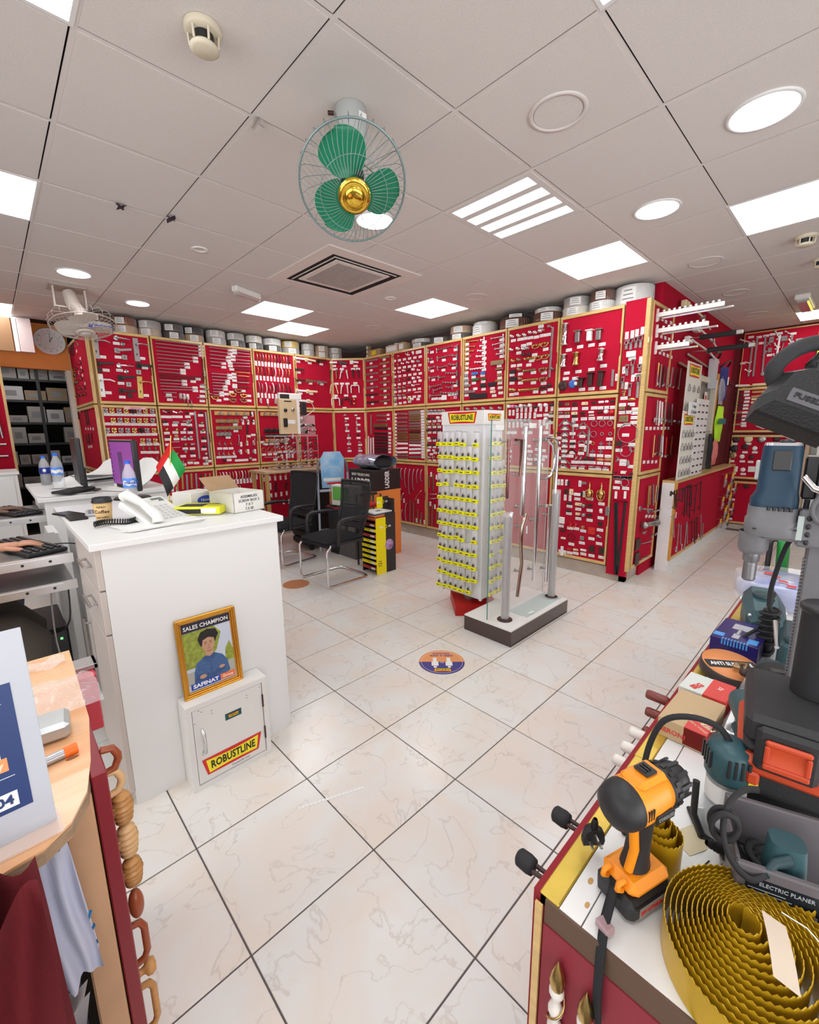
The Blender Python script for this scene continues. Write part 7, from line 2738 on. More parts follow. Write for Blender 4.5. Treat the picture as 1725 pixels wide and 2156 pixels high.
# ================================================ GLASS DOOR HANDLE STAND
t = thing('display_platform', 'low dark brown plinth with a white top under the glass sheet', 'plinth', (1.42, .16, 0))
BRG = mat('brown_gloss', (.06, .035, .03), .12, coat=.5)
for n_, a, b in (('side_panel', (0, 0, 0), (.825, .012, .112)), ('side_panel', (0, .398, 0), (.825, .41, .112)), ('end_panel', (0, .012, 0), (.012, .398, .112)), ('end_panel', (.813, .012, 0), (.825, .398, .112))): obj(n_, MB().box(a, b), BRG, t)
obj('top', MB().box((0, 0, .112), (.825, .41, .12)), WHITEP, t)
GLS = mat('glass_sheet', (.93, .97, .95), .02, alpha=.16, spec=.9); GED = mat('glass_edge', (.03, .22, .17), .15, alpha=.8)
t = thing('glass_sheet', 'upright clear glass panel carrying steel door pulls', 'glass panel', (1.455, .383, .1205))
obj('pane', MB().box((0, 0, 0), (.845 - .06, .009, 1.43)), GLS, t); obj('edge', MB().box((-.0015, 0, 0), (0, .009, 1.43)), GED, t); obj('edge', MB().box((.785, 0, 0), (.7865, .009, 1.43)), mat('glass_edge_far', (.6, .7, .68), .2, alpha=.5), t); obj('edge', MB().box((0, 0, 1.43), (.785, .009, 1.4315)), MATS['glass_edge_far'], t)
for i, (x, z) in enumerate(((.04, 1.36), (.47, 1.37), (.50, .1))): 
    if i < 2: obj('label', MB().box((x, -.001, z), (x + .10, 0, z + .035)), LABP, t)
for i, (x, z) in enumerate(((.40, .55), (.48, .56))): obj('label', MB().box((x, -.001, z), (x + .022, 0, z + .06)), LABP, t)
for i, (x, y, h_, lab) in enumerate(((1.550, .300, .76, 'shorter steel spigot post wrapped in film at the near end of the plinth'), (2.185, .275, .86, 'taller steel post wrapped in film at the far end of the plinth'))):
    t = thing('spigot_post', lab, 'post', (x, y, .1205))
    obj('flange', MB().lathe([(.055, 0), (.055, .005), (.034, .014), (.03, .014)], n=24), DBROWN, t); obj('post', MB().cyl((0, 0, .004), (0, 0, h_), .027, 24), STEEL, t)
    q = MB(); q.grid(lambda a, b: ((.032 + .002 * math.sin(a * 31 + b * 9)) * math.cos(a * 6.283), (.032 + .002 * math.sin(a * 31 + b * 9)) * math.sin(a * 6.283), .012 + (h_ + .02) * b), 28, 10); obj('film', q, WRAP, t)
def gpull(lab, M, pts, r, posts, m=CHROME, yoff=-.055):
    t = thing('door_pull', lab, 'door pull', (0, .383, 0), 0, 'steel pulls on the glass sheet')
    obj('bar', MB().tube([(p[0], yoff, p[1]) for p in pts], r, 14), m, t)
    for (x, z) in posts: obj('standoff', MB().tube([(x, yoff, z), (x, .0, z)], r * .55, 10).lathe([(r * .9, 0), (r * .9, .006), (0, .006)], (x, -.001, z), (0, -1, 0), 12), STEEL, t)
gpull('dark square framed pull at the upper left of the glass', 0, [(1.575, 1.415), (1.575, 1.008)], .010, [(1.575, 1.40), (1.575, 1.02)], mat('dark_chrome', (.20, .09, .08), .15, .9))
gpull('dark chrome square pull beside the leftmost one', 0, [(1.66, 1.41), (1.735, 1.41), (1.735, 1.20), (1.73, 1.15)], .010, [(1.735, 1.38), (1.73, 1.16)], MATS['dark_chrome'])
gpull('long straight steel pull, left of the tall pair', 0, [(1.79, 1.50), (1.775, .86)], .0155, [(1.79, 1.40), (1.777, .92)])
gpull('long straight steel pull in the middle reaching low', 0, [(1.995, 1.505), (1.985, .30)], .0155, [(1.993, 1.40), (1.99, .79), (1.985, .39)])
gpull('shorter steel pull hanging low on the right', 0, [(2.19, .88), (2.185, .24)], .0155, [(2.19, .80), (2.186, .35)])
gpull('large bent steel D pull at the upper right of the glass', 0, [(2.08, 1.41), (2.17, 1.415), (2.25, 1.39), (2.27, 1.32), (2.265, .95), (2.255, .89), (2.22, .87), (2.13, .885)], .013, [(2.08, 1.405), (2.13, .885)])
gpull('curved steel arc pull inside the large D pull', 0, [(2.11, 1.40), (2.19, 1.36), (2.225, 1.27), (2.22, 1.18), (2.18, 1.12), (2.10, 1.10)], .012, [(2.11, 1.395), (2.10, 1.10)])
gpull('wavy steel pull on the left near the short post', 0, [(1.645, .90), (1.60, .82), (1.60, .66), (1.62, .50), (1.58, .40), (1.545, .32)], .015, [(1.61, .82), (1.60, .45)], MATS['dark_chrome'] if False else CHROME)
gpull('second wavy steel pull right of the short post', 0, [(1.83, .86), (1.78, .78), (1.78, .62), (1.80, .48), (1.775, .34), (1.755, .23)], .014, [(1.79, .77), (1.79, .42)], mat('warm_chrome', (.55, .42, .34), .12, 1.0))
t = thing('glass_offcut', 'loose glass sheet lying on the white top of the plinth', 'glass', (1.69, .20, .1215)); obj('sheet', MB().box((0, .0, 0), (.54, .165, .006)), mat('glass_flat', (.75, .88, .86), .05, alpha=.4), t); obj('label', MB().box((.06, .01, .0062), (.12, .03, .007)), LABP, t)
# odd packet behind the right edge of the counter
t = thing('wire_holder', 'chrome wire holder with packet at the far side of the white counter', 'holder', (.02, .75, 0)); obj('post', MB().tube([(0, 0, .0), (0, 0, .42), (.03, -.02, .44)], .005, 8), CHROME, t); obj('packet', MB().box((-.0, -.03, .28), (.02, .03, .42)), WRAP, t)

# ================================================ TOOL COUNTER AT THE RIGHT
ZC = .75; CX0 = -.447; CY = -1.082
t = thing('tool_counter', 'white topped counter with gold edge and red front carrying the power tools', 'counter', (CX0, CY, 0))
GEDGE = mat('gold_edge', (.78, .56, .10), .32, .55, noise=.25, nscale=12)
obj('worktop', MB().box((.0, -.90, ZC - .02), (2.4, -.070, ZC)), mat('worn_white_top', (.80, .80, .79), .35, noise=.08, nscale=3), t)
obj('top_strip', MB().box((.0, -.068, ZC - .02), (2.4, -.034, ZC)), MATS['worn_white_top'], t)
obj('gold_strip', MB().box((-.0, -.033, ZC - .02), (.42, .0, ZC + .003), .002), GEDGE, t); obj('gold_strip', MB().box((.422, -.033, ZC - .02), (2.4, .002, ZC + .002), .002), GEDGE, t)
obj('body', MB().box((.012, -.88, .08), (2.39, -.012, ZC - .021)), OAK, t)
obj('plinth', MB().box((.05, -.86, 0), (2.35, -.04, .08)), DBROWN, t)
obj('front_board', MB().box((.0, -.0115, .09), (2.39, .010, ZC + .0)), mat('red_cloth_board', (.26, .012, .02), .8, bump=.2, bscale=300), t)
obj('end_board', MB().box((-.006, -.88, .09), (.0115, -.012, ZC - .045)), mat('worn_red_end', (.26, .025, .04), .55), t)
obj('end_edge', MB().box((-.004, -.88, ZC - .044), (.0115, -.012, ZC - .001)), mat('dark_wood_edge', (.12, .07, .045), .6), t)
obj('corner_trim', MB().box((-.010, -.010, .09), (-.006, .002, ZC - .01)), GOLD, t)
for (x, y, r, lab) in ((.075, -.05, .007, 0), (.035, -.062, .006, 0), (.62, -.05, .008, 0)): obj('chip_mark', MB().prism(oval(x, y, r, r * .6, 8), .0004, T(0, 0, ZC)), OAK, t)
# twisted pulls on the end board
for i, (y, zt) in enumerate(((-1.128, .663), (-1.173, .655))):
    t = thing('twisted_pull', 'white twisted candle shaped pull with gold tip, %s on the counter end' % ['left one', 'right one'][i], 'pull', (CX0 - .018, y, zt - .34))
    obj('stem', MB().lathe([(.009 + .003 * math.sin(k * 1.05), .006 * k) for k in range(52)], n=12), mat('pearl_white', (.78, .74, .68), .3), t)
    obj('gold_band', MB().tube([(.0125 * math.cos(k * .45), .0125 * math.sin(k * .45), .0052 * k) for k in range(58)], .0016, 5), BRASS, t)
    obj('gold_tip', MB().lathe([(.010, .305), (.012, .315), (.009, .332), (0, .355)], n=10), BRASS, t)
    obj('standoff', MB().cyl((.0, 0, .28), (.012, 0, .28), .005, 8), BRASS, t)
# stoppers and pulls sticking out of the front board
FYB = CY + .0095
def stub(x, z, L, r, m, lab, name, cat, cap=None, grp=None):
    t = thing(name, lab, cat, (x, FYB, z), 0, grp)
    if cap:
        obj('shaft', MB().tube([(-.006, 0, 0), (-.012, L, .004)], .004, 8).tube([(.006, 0, 0), (.002, L, .004)], .004, 8), m, t); obj('rubber_end', MB().lathe([(0, L - .012), (.014, L - .010), (.016, L), (.015, L + .018), (.010, L + .022), (0, L + .022)], (-.004, 0, .004), (0, 1, 0), 12), BLACKM, t)
    else: obj('pull', MB().lathe([(r * .8, 0), (r, .004), (r, L - .006), (r * .85, L), (0, L)], (0, 0, 0), (0, 1, 0), 16), m, t)
stub(-.40, .727, .035, .005, DBROWN, 'black rubber ended stopper at the near corner of the counter front', 'door_stopper', 'door stopper', True)
stub(-.27, .725, .035, .005, DBROWN, 'second black rubber ended stopper along the counter front', 'door_stopper', 'door stopper', True)
LEA = mat('leather_brown', (.20, .045, .035), .35)
for i, (x, z) in enumerate(((.255, .745), (.235, .705), (.20, .668), (.17, .655))): stub(x, z, .055 - .008 * i, .013, LEA, 'red brown cylindrical pull, %s of four on the counter front' % ['topmost', 'second', 'third', 'lowest'][i], 'cylinder_pull', 'pull', None, 'red brown pulls')
for i, (x, z) in enumerate(((.09, .725), (.04, .712), (-.01, .705), (-.09, .66))): stub(x, z, .040, .013, mat('pearl_white', (.78, .74, .68), .3), 'white cylindrical pull, %s of four on the counter front' % ['farthest', 'second farthest', 'third farthest', 'nearest'][i], 'cylinder_pull', 'pull', None, 'white pulls')
# ---- cordless drill
t = thing('cordless_drill', 'orange and black cordless drill standing upright on the near corner of the counter', 'drill', (-.345, -1.186, ZC + .0008), math.radians(-19))
DOR = mat('drill_orange', (.85, .28, .01), .38); DBK = mat('drill_black', (.020, .020, .022), .5)
obj('battery', MB().box((-.046, -.034, 0), (.050, .034, .036), .008).box((-.040, -.036, .008), (.044, .036, .030), .004), DBK, t)
obj('battery_label', MB().box((-.03, -.0365, .010), (.03, -.036, .028)), mat('drill_label', (.30, .30, .31), .4), t); text('20V LITHIUM', .010, REDP, t, T(0, -.0368, .019) @ RX(math.pi / 2), bold=.02)
obj('foot', MB().box((-.040, -.032, .036), (.046, .032, .060), .010), DOR, t); 
m = MB()
for yy in (-.012, .014): m.tube([(-.042, yy, .044), (-.052, yy, .050), (-.050, yy, .058), (-.038, yy, .058)], .0045, 8)
obj('belt_loop', m, DOR, t, kind='stuff')
def ring(cx, cz, a, b, tilt=0.0, n=16): return [Vector((cx + a * math.cos(2 * math.pi * k / n) , b * math.sin(2 * math.pi * k / n), cz + tilt * a * math.cos(2 * math.pi * k / n))) for k in range(n)]
obj('handle', MB().loft([ring(.000, .056, .026, .021), ring(.002, .075, .020, .018), ring(.004, .105, .018, .017), ring(.004, .135, .020, .018), ring(.002, .160, .026, .021)]), DBK, t)
obj('handle_inlay', MB().tube([(-.022, -.006, .064), (-.016, -.008, .10), (-.021, -.006, .150)], .007, 8), DOR, t)
obj('trigger', MB().tube([(.026, 0, .150), (.030, 0, .138), (.026, 0, .124)], [.009, .010, .008], 10), BLACK, t)
BZ = .184
obj('motor_housing', MB().lathe([(.020, -.062), (.031, -.052), (.035, -.035), (.035, .0), (.033, .030), (.030, .046), (.020, .050)], (0, 0, BZ), (1, 0, 0), 24), DOR, t)
obj('rear_cap', MB().lathe([(0, -.078), (.018, -.076), (.030, -.066), (.0345, -.050), (.0355, -.036), (.034, -.034)], (0, 0, BZ), (1, 0, 0), 24), DBK, t)
obj('top_rib', MB().box((-.030, -.020, BZ + .026), (.040, .020, BZ + .040), .006), DOR, t); obj('gear_switch', MB().box((-.006, -.012, BZ + .040), (.022, .012, BZ + .045), .002), BLACK, t)
m = MB()
for k in range(3): m.box((-.004 + .007 * k, -.007, BZ + .045), (-.001 + .007 * k, .007, BZ + .0475))
obj('switch_ridge', m, BLACK, t, kind='stuff')
obj('side_label', MB().box((-.012, -.0372, BZ - .016), (.034, -.0335, BZ - .002), .001), mat('label_black', (.02, .02, .02), .3), t); text('CORDLESS', .008, MATS['drill_label'], t, T(.011, -.0375, BZ - .009) @ RX(math.pi / 2))
m = MB()
for k in range(3): m.box((-.032 + .006 * k, -.0352, BZ - .004), (-.029 + .006 * k, -.0335, BZ + .012))
for k in range(3): m.box((-.036 + .006 * k, -.030, BZ - .022), (-.033 + .006 * k, -.0275, BZ - .012))
obj('vent_slot', m, BLACK, t, kind='stuff')
obj('torque_collar', MB().lathe([(.028, .044), (.0315, .048), (.0315, .066), (.028, .068)], (0, 0, BZ), (1, 0, 0), 24), DBK, t)
m = MB()
for k in range(14):
    a = 2 * math.pi * k / 14; m.box((.052, -.003, .0305), (.064, .003, .0335)); n_ = 24
    for i in range(len(m.v) - 8, len(m.v)): v = RX(a) @ Vector(m.v[i]); m.v[i] = (v.x, v.y, v.z + BZ)
obj('collar_grip', m, BLACK, t, kind='stuff')
obj('chuck', MB().lathe([(.024, .068), (.026, .070), (.026, .092), (.021, .104), (.012, .112), (.008, .110), (0, .104)], (0, 0, BZ), (1, 0, 0), 20), DBK, t)
m = MB()
for k in range(10):
    a = 2 * math.pi * k / 10; o = len(m.v); m.box((.070, -.0025, .0255), (.098, .0025, .0285))
    for i in range(o, len(m.v)): v = RX(a) @ Vector(m.v[i]); m.v[i] = (v.x, v.y, v.z + BZ)
obj('chuck_grip', m, BLACK, t, kind='stuff')
for o_ in t.children:
    if o_.name.split('.')[0] in ('motor_housing', 'rear_cap', 'top_rib', 'gear_switch', 'switch_ridge', 'side_label', 'vent_slot', 'torque_collar', 'collar_grip', 'chuck', 'chuck_grip', 'lettering'): o_.matrix_basis = T(-.004, 0, 0) @ SC(.84, 1, 1) @ o_.matrix_basis
obj('wrist_strap', MB().loft([[Vector((p[0], p[1] + dy, p[2])) if not sw else Vector((p[0] + dy * .4, p[1] + dy, p[2])) for dy, sw in ((-.008, 1), (.008, 1))] + [Vector((p[0] + .003, p[1] + dy, p[2] + .001)) for dy in (.008, -.008)] for p in ((-.045, .0, .046), (-.058, -.006, .030), (-.085, -.018, .012), (-.100, -.028, .004), (-.112, -.036, -.020), (-.114, -.038, -.075), (-.112, -.040, -.125))]), mat('strap_black', (.015, .015, .017), .85), t)
obj('strap_clip', MB().box((-.092, -.032, .004), (-.074, -.008, .016), .003), mat('pink_clip', (.45, .30, .32), .3, alpha=.8), t)
# ---- toothed band rolls
YB = mat('yellow_band', (.58, .36, .015), .3, .25, noise=.15, nscale=30)
def toothed_coil(x, y, turns, r0, r1, wd, rise, lab, step=.006, sq=1.0, tail=None):
    t = thing('toothed_band_roll', lab, 'band roll', (x, y, ZC + .0008), .3)
    q = MB(); pts = []
    a = 0.0
    while a < turns * 2 * math.pi:
        f_ = a / (turns * 2 * math.pi); r = r1 + (r0 - r1) * f_ ** .9; da = step / max(r, .01) 
        pts.append((a, r, f_)); a += da
    vs = []; 
    for i, (a, r, f_) in enumerate(pts):
        zb = rise * f_ ** 1.6; tooth = .0038 if (i // 1) % 2 == 0 else 0.0
        cx = .018 * f_; x_, y_ = r * math.cos(a) * sq + cx, r * math.sin(a) + cx
        vs += [(x_, y_, zb), (x_, y_, zb + wd - .004), (x_ * .998, y_ * .998, zb + wd - .004 + tooth)]
    n = len(pts); fs = []
    for i in range(n - 1):
        for k in range(2): fs.append((i * 3 + k, (i + 1) * 3 + k, (i + 1) * 3 + k + 1, i * 3 + k + 1))
    q.add(vs, fs, False)
    o = obj('band', q, YB, t); md = o.modifiers.new('thick', 'SOLIDIFY'); md.thickness = .0012
    return t
t = toothed_coil(-.345, -1.345, 13, .016, .115, .052, .024, 'large telescoped roll of yellow toothed metal band at the bottom right', .0048, 1.05)
obj('card_tag', MB().grid(lambda a, b: (-.035 + (a - .5) * .030, -.060 - .085 * b, .120 - .02 * b + .004 * math.sin(b * 3)), 2, 6), mat('tag_card', (.66, .55, .44), .7), t)
obj('card_tag', MB().grid(lambda a, b: (-.02 - .07 * b + .01 * a, -.0 + (a - .5) * .022, .125 - .012 * b + .006 * math.sin(b * 3)), 2, 6), MATS['tag_card'], t)
obj('string', MB().tube([(-.035, -.055, .121), (-.02, -.03, .135), (-.005, -.01, .128)], .0008, 5), LABP, t)
toothed_coil(-.258, -1.205, 5, .006, .034, .062, .046, 'small cone shaped roll of yellow toothed band beside the drill', .0040)
toothed_coil(-.232, -1.392, 4, .010, .026, .045, .02, 'small yellow toothed roll at the right edge', .0045)
for i, (x, y, a_, sx, sy, lab) in enumerate(((-.165, -1.232, -.5, .075, .045, 'beige paper tag lying behind the cone shaped roll'), (-.205, -1.262, -.25, .085, .030, 'white printed tag with a small code beside the beige one'))):
    t = thing('paper_tag', lab, 'tag', (x, y, ZC + .001 + .002 * i), a_); obj('card', MB().grid(lambda a, b: ((a - .5) * sx, (b - .5) * sy, .006 * a * a), 5, 2), [mat('beige_tag', (.62, .54, .36), .6), LABP][i], t)
    if i: q = MB(); q.box((-.03, -.010, .003), (.0, -.008, .0032)).box((-.03, -.004, .003), (-.005, -.002, .0032)).box((-.03, .002, .003), (.005, .004, .0032)); obj('print', q, INK, t, kind='stuff')
# ---- boxes
def prbox(x0, y0, sx, sy, sz, m, lab, rz=0.0, z=ZC + .001):
    t = thing('product_box', lab, 'box', (x0, y0, z), rz); obj('carton', MB().box((0, -sy, 0), (sx, 0, sz), .0015), m, t); return t
t = prbox(.088, -1.092, .165, .100, .048, mat('meroni_kraft', (.56, .40, .23), .7), 'kraft cardboard box with red print near the red brown pulls', math.radians(-2))
SR = mat('print_red', (.68, .06, .05), .5)
obj('red_square', MB().box((.0, -.1006, .004), (.055, -.055, .0487)), SR, t)
text('MERONI', .018, mat('print_cream', (.75, .60, .45), .5), t, T(.045, -.078, .0490) @ RZ(math.radians(60)), bold=.03); text('SERRATURE', .009, MATS['print_cream'], t, T(.022, -.078, .0490) @ RZ(math.radians(60)))
text('MERONI', .016, SR, t, frame((-.0006, -.030, .020), (0, -1, 0)), bold=.02)
t = prbox(.262, -1.090, .10, .105, .050, mat('box_grey_white', (.66, .70, .66), .5), 'white and red box behind the kraft box', math.radians(-3)); obj('red_half', MB().box((-.0006, -.1056, -.0), (.1006, -.055, .0507)), SR, t); text('SEG', .022, SR, t, T(.03, -.035, .0508) @ RZ(-.4), bold=.04); text('x1', .018, WHITEP, t, T(.06, -.08, .0511) @ RZ(-.4))
t = prbox(.63, -1.085, .20, .125, .062, mat('box_indigo', (.025, .015, .14), .3), 'dark indigo spray gun box with light blue stickers', math.radians(-2))
q = MB(); q.box((.11, -.085, .0622), (.16, -.035, .0628)); q.tube([(.06, -.06, .0625), (.11, -.06, .0625)], .006, 6); q.box((.03, -.068, .0622), (.07, -.050, .0628)); obj('gun_picture', q, mat('gun_grey', (.5, .5, .56), .3), t, kind='stuff')
LBL = mat('light_blue_print', (.08, .35, .80), .4)
for a, b in (((.015, -.118, .0622), (.055, -.092, .0628)), ((.02, -.03, .0622), (.05, -.002, .0628)), ((.17, -.12, .0622), (.198, -.10, .0628))): obj('sticker', MB().box(a, b), LBL, t)
q = MB()
for k in range(9): q.box((-.0006, -.03 - .008 * k, .044), (.0, -.034 - .008 * k, .060)); q.box((.0, -.03 - .008 * k, .0622), (.014, -.034 - .008 * k, .0626))
obj('blue_print', q, LBL, t, kind='stuff')
# ---- round tape tin
t = thing('tape_tin', 'tilted round orange tin of grip tape with black band', 'tin', (.50, -1.162, ZC + .012), 0, None, T(.50, -1.162, ZC + .014) @ RY(-.10) @ RX(.12))
OT = mat('tin_orange', (.80, .30, .10), .4); obj('tin', MB().lathe([(0, 0), (.074, 0), (.076, .003), (.076, .030), (.073, .032)], n=40), mat('tin_dark', (.05, .04, .04), .4), t); obj('top_disc', MB().lathe([(0, .0325), (.073, .0325), (.073, .031)], n=40), OT, t)
obj('black_band', MB().prism([(.069 * math.cos(a), .069 * math.sin(a)) for a in (-.25, -.12, 0, .12, .25, math.pi - .25, math.pi - .12, math.pi, math.pi + .12, math.pi + .25)], .0006, T(0, 0, .0325) @ RZ(-.9)), INK, t); text('ANTI SLIP TAPE', .020, WHITEP, t, T(0, 0, .0333) @ RZ(-.9), bold=.03, width=.115)
t = thing('brass_clamp', 'small aged brass door fitting lying on the orange tin', 'fitting', (.47, -1.185, ZC + .052)); obj('plate', MB().box((-.010, -.008, 0), (.020, .012, .010), .003), ABRONZE, t); obj('arm', MB().tube([(.015, .0, .008), (.0, -.02, .02), (-.03, -.018, .012)], .005, 8), ABRONZE, t); obj('ball', MB().ell((-.035, -.02, .010), (.013, .013, .011)), DBROWN, t)
t = thing('aluminium_profile', 'bright aluminium straightedge lying along the counter behind the boxes', 'profile', (.16, -1.225, ZC + .001), math.radians(1)); obj('rail', MB().box((0, -.018, 0), (.36, .018, .036), .003), mat('bright_alu', (.75, .76, .78), .25, .8), t); obj('groove', MB().box((.001, -.003, .036), (.359, .003, .0365)), FGREY, t); obj('end_cap', MB().box((.36, -.018, 0), (.37, .018, .036), .002), mat('cap_dark', (.08, .08, .09), .4), t)
# ---- power tools
TEAL = mat('tool_teal', (.03, .085, .10), .42); TEALD = mat('tool_teal_dark', (.02, .05, .06), .5); CLEARP = mat('clear_guard', (.80, .84, .86), .08, alpha=.40)
t = thing('trim_router', 'teal trim router with clear base and black cord beside the kraft box', 'power tool', (-.110, -1.258, ZC + .0008), math.radians(-60))
obj('base_plate', MB().box((-.045, -.035, 0), (.045, .035, .008), .003), BLACK, t); obj('clear_base', MB().lathe([(.042, .008), (.038, .03), (.030, .062), (.028, .062)], n=20), CLEARP, t)
obj('body', MB().lathe([(.026, .01), (.030, .06), (.030, .115), (.027, .125)], n=22), mat('router_silver', (.42, .44, .46), .35, .5), t); obj('label_band', MB().lathe([(.0308, .07), (.0308, .105)], n=22), LABP, t)
obj('top_housing', MB().lathe([(.031, .112), (.036, .120), (.036, .165), (.030, .178), (.016, .184), (0, .184)], n=20), TEAL, t)
m = MB()
for k in range(4): m.box((-.016 + .010 * k, -.0372, .135), (-.012 + .010 * k, -.034, .168))
for k in range(4): m.box((-.0372, -.016 + .010 * k, .135), (-.034, -.012 + .010 * k, .168))
obj('vent_slot', m, BLACK, t, kind='stuff'); obj('yellow_label', MB().box((.018, -.033, .125), (.032, -.030, .145)), MATS['yellow_label'], t)
obj('guard_bar', MB().tube([(-.05, -.01, .10), (-.052, -.02, .04), (-.04, -.03, .01)], .006, 8), BLACK, t)
tag(obj('black_cable', MB().cable([(-.110, -1.255, .932), (-.115, -1.235, .955), (-.120, -1.195, .955), (-.125, -1.155, .93), (-.125, -1.135, .87), (-.13, -1.128, .80), (-.16, -1.132, .758), (-.25, -1.14, .7575)], .0055, 10), BLACKM), 'black cord arching from the trim router over the white counter', 'cord')
t = thing('multi_tool', 'teal tool end with black grip lying on the aluminium profile', 'power tool', (.16, -1.262, ZC + .001), math.radians(25)); obj('body', MB().lathe([(.024, -.09), (.030, -.07), (.034, .0), (.036, .05), (.030, .062), (0, .064)], (0, 0, .085), (-1, 0, 0), 18), TEAL, t); obj('end_block', MB().box((-.075, -.03, .055), (-.050, .03, .112), .01), TEAL, t); obj('grip', MB().box((-.04, -.03, .0), (.05, .028, .058), .012), TEALD, t); obj('vent', MB().box((-.0765, -.018, .072), (-.075, .018, .095)), BLACK, t)
t = thing('impact_tool', 'dark teal power tool with black vents between the tin and the black cylinder', 'power tool', (.40, -1.275, ZC + .001), .3); obj('body', MB().lathe([(.03, -.08), (.042, -.05), (.045, .02), (.034, .07), (0, .075)], (0, 0, .075), (-1, 0, 0), 18), TEALD, t); obj('black_sleeve', MB().lathe([(.0465, -.03), (.0465, .02)], (0, 0, .075), (-1, 0, 0), 18), BLACKM, t); obj('rest', MB().box((-.03, -.03, 0), (.04, .03, .04), .008), BLACK, t); obj('side_grip', MB().box((-.06, -.035, .06), (-.02, .035, .13), .01), BLACK, t)
t = thing('belt_sander', 'teal sander with curved black cord and bright screws at the far end of the counter', 'power tool', (.97, -1.175, ZC + .001), math.radians(12))
obj('base', MB().box((-.12, -.055, 0), (.10, .055, .035), .008), BLACK, t); obj('body', MB().loft([[Vector((x, y_ * sy, z0 + (z1 - z0) * zz)) for y_, zz in ((-1, 0), (-1, .7), (-.6, 1), (.6, 1), (1, .7), (1, 0))] for x, sy, z0, z1 in ((-.12, .040, .03, .07), (-.10, .055, .03, .10), (.0, .060, .03, .125), (.09, .055, .03, .13), (.12, .035, .04, .10))], True, False), TEAL, t)
obj('handle', MB().tube([(-.09, -.02, .10), (-.14, -.01, .10), (-.19, .01, .085)], [.022, .020, .010], 12), TEALD, t); obj('cord', MB().cable([(-.19, .01, .085), (-.24, .035, .085), (-.27, .07, .06), (-.27, .09, .02), (-.24, .085, -.0), (-.20, .07, .0055)], .0055, 10), BLACKM, t)
for (x, y) in ((-.105, .045), (.07, .06), (-.02, -.0605)): obj('screw', MB().ell((x, y, .08), (.007, .007, .007), 8, 6), CHROME, t)
obj('top_knob', MB().lathe([(.026, .12), (.028, .13), (.02, .136), (0, .136)], (0.0, .01, 0), n=18), TEALD, t)
t = thing('teal_charger', 'flat teal tool case edge between the indigo box and the black cylinder', 'power tool', (.62, -1.285, ZC + .001), .1); obj('body', MB().box((-.07, -.04, 0), (.09, .03, .13), .01), TEAL, t); obj('lid', MB().box((-.065, -.035, .13), (.085, .025, .15), .006), TEALD, t); obj('silver_bar', MB().tube([(-.06, .035, .11), (.03, .045, .155)], .006, 8), CHROME, t)
# cord bundle
t = thing('cord_bundle', 'tightly wound bundle of black cord standing behind the indigo box', 'cord', (.74, -1.215, ZC + .002))
obj('coil', MB().tube([(.024 * math.cos(k * .5), .024 * math.sin(k * .5), .035 + .0016 * k) for k in range(76)], .0052, 7), BLACKM, t); obj('top_loop', MB().tube([(.02 * math.cos(k * .4), .004 * math.sin(k), .18 + .03 * math.sin(k * .4)) for k in range(17)], .0055, 8), BLACKM, t); obj('core', MB().cyl((0, 0, 0), (0, 0, .155), .018, 12), BLACKM, t); obj('bottom_loop', MB().tube([(.03 * math.cos(k * .4), .02 * math.sin(k * .4), .02 + .01 * math.cos(k * .4)) for k in range(17)], .0055, 8), BLACKM, t)
# wrapped pack, tubes, bucket
t = thing('wrapped_pack', 'clear wrapped round pack with red and blue print at the far end of the counter', 'pack', (1.36, -1.20, ZC + .001)); obj('pack', MB().lathe([(0, 0), (.15, 0), (.165, .02), (.165, .07), (.14, .09), (0, .092)], n=28), mat('pack_print', (.80, .82, .86), .2, noise=.5, nscale=7, c2=(.08, .14, .50)), t)
for k in range(4): obj('red_print', MB().grid(lambda a, b: (-.11 + .05 * k + .035 * a, -.04 + .03 * k + .03 * b, .0935 + .004 * math.sin(a * 9)), 2, 2), REDP, t)
q = MB(); q.grid(lambda u, v: ((.17 + .006 * math.sin(u * 60)) * math.cos(u * 6.283), (.17 + .006 * math.sin(u * 60)) * math.sin(u * 6.283), .003 + .10 * v), 48, 3); obj('wrap', q, WRAP, t)
t = thing('orange_bucket', 'red orange bucket covered with crumpled clear plastic at the far right', 'bucket', (1.52, -1.42, ZC + .001)); obj('bucket', MB().lathe([(0, 0), (.10, 0), (.12, .20), (.125, .20)], n=28), mat('bucket_red', (.85, .09, .03), .4), t)
q = MB(); q.grid(lambda u, v: ((.128 + .012 * math.sin(u * 44 + v * 5)) * math.cos(u * 6.283) * (1 - v * .4), (.128 + .012 * math.sin(u * 44 + v * 5)) * math.sin(u * 6.283) * (1 - v * .4), .10 + .15 * v + .01 * math.sin(u * 30)), 40, 6); obj('plastic_cover', q, WRAP, t)
def cartr(x, y, L, lean, m, lab, r=.024):
    t = thing('sealant_tube', lab, 'sealant', M=T(x, y, ZC + .001) @ RX(lean)); obj('tube', MB().lathe([(0, 0), (r, 0), (r, L), (r * .8, L + .008), (.008, L + .012), (.005, L + .05), (0, L + .05)], n=18), m, t); obj('cap', MB().lathe([(r * .55, L + .008), (r * .55, L + .03), (0, L + .032)], n=14), WHITEP, t); return t
cartr(1.75, -1.13, .20, .12, mat('tube_silver', (.70, .68, .64), .3, .3), 'silver sealant tube leaning behind the drill press spindle'); cartr(1.62, -1.165, .20, -.05, mat('tube_green', (.02, .26, .05), .4), 'green sealant tube beside the silver one')
t = cartr(1.02, -1.345, .22, .0, mat('tube_brown', (.45, .20, .05), .4), 'brown labelled sealant tube with white cap beside the grey column', .028)
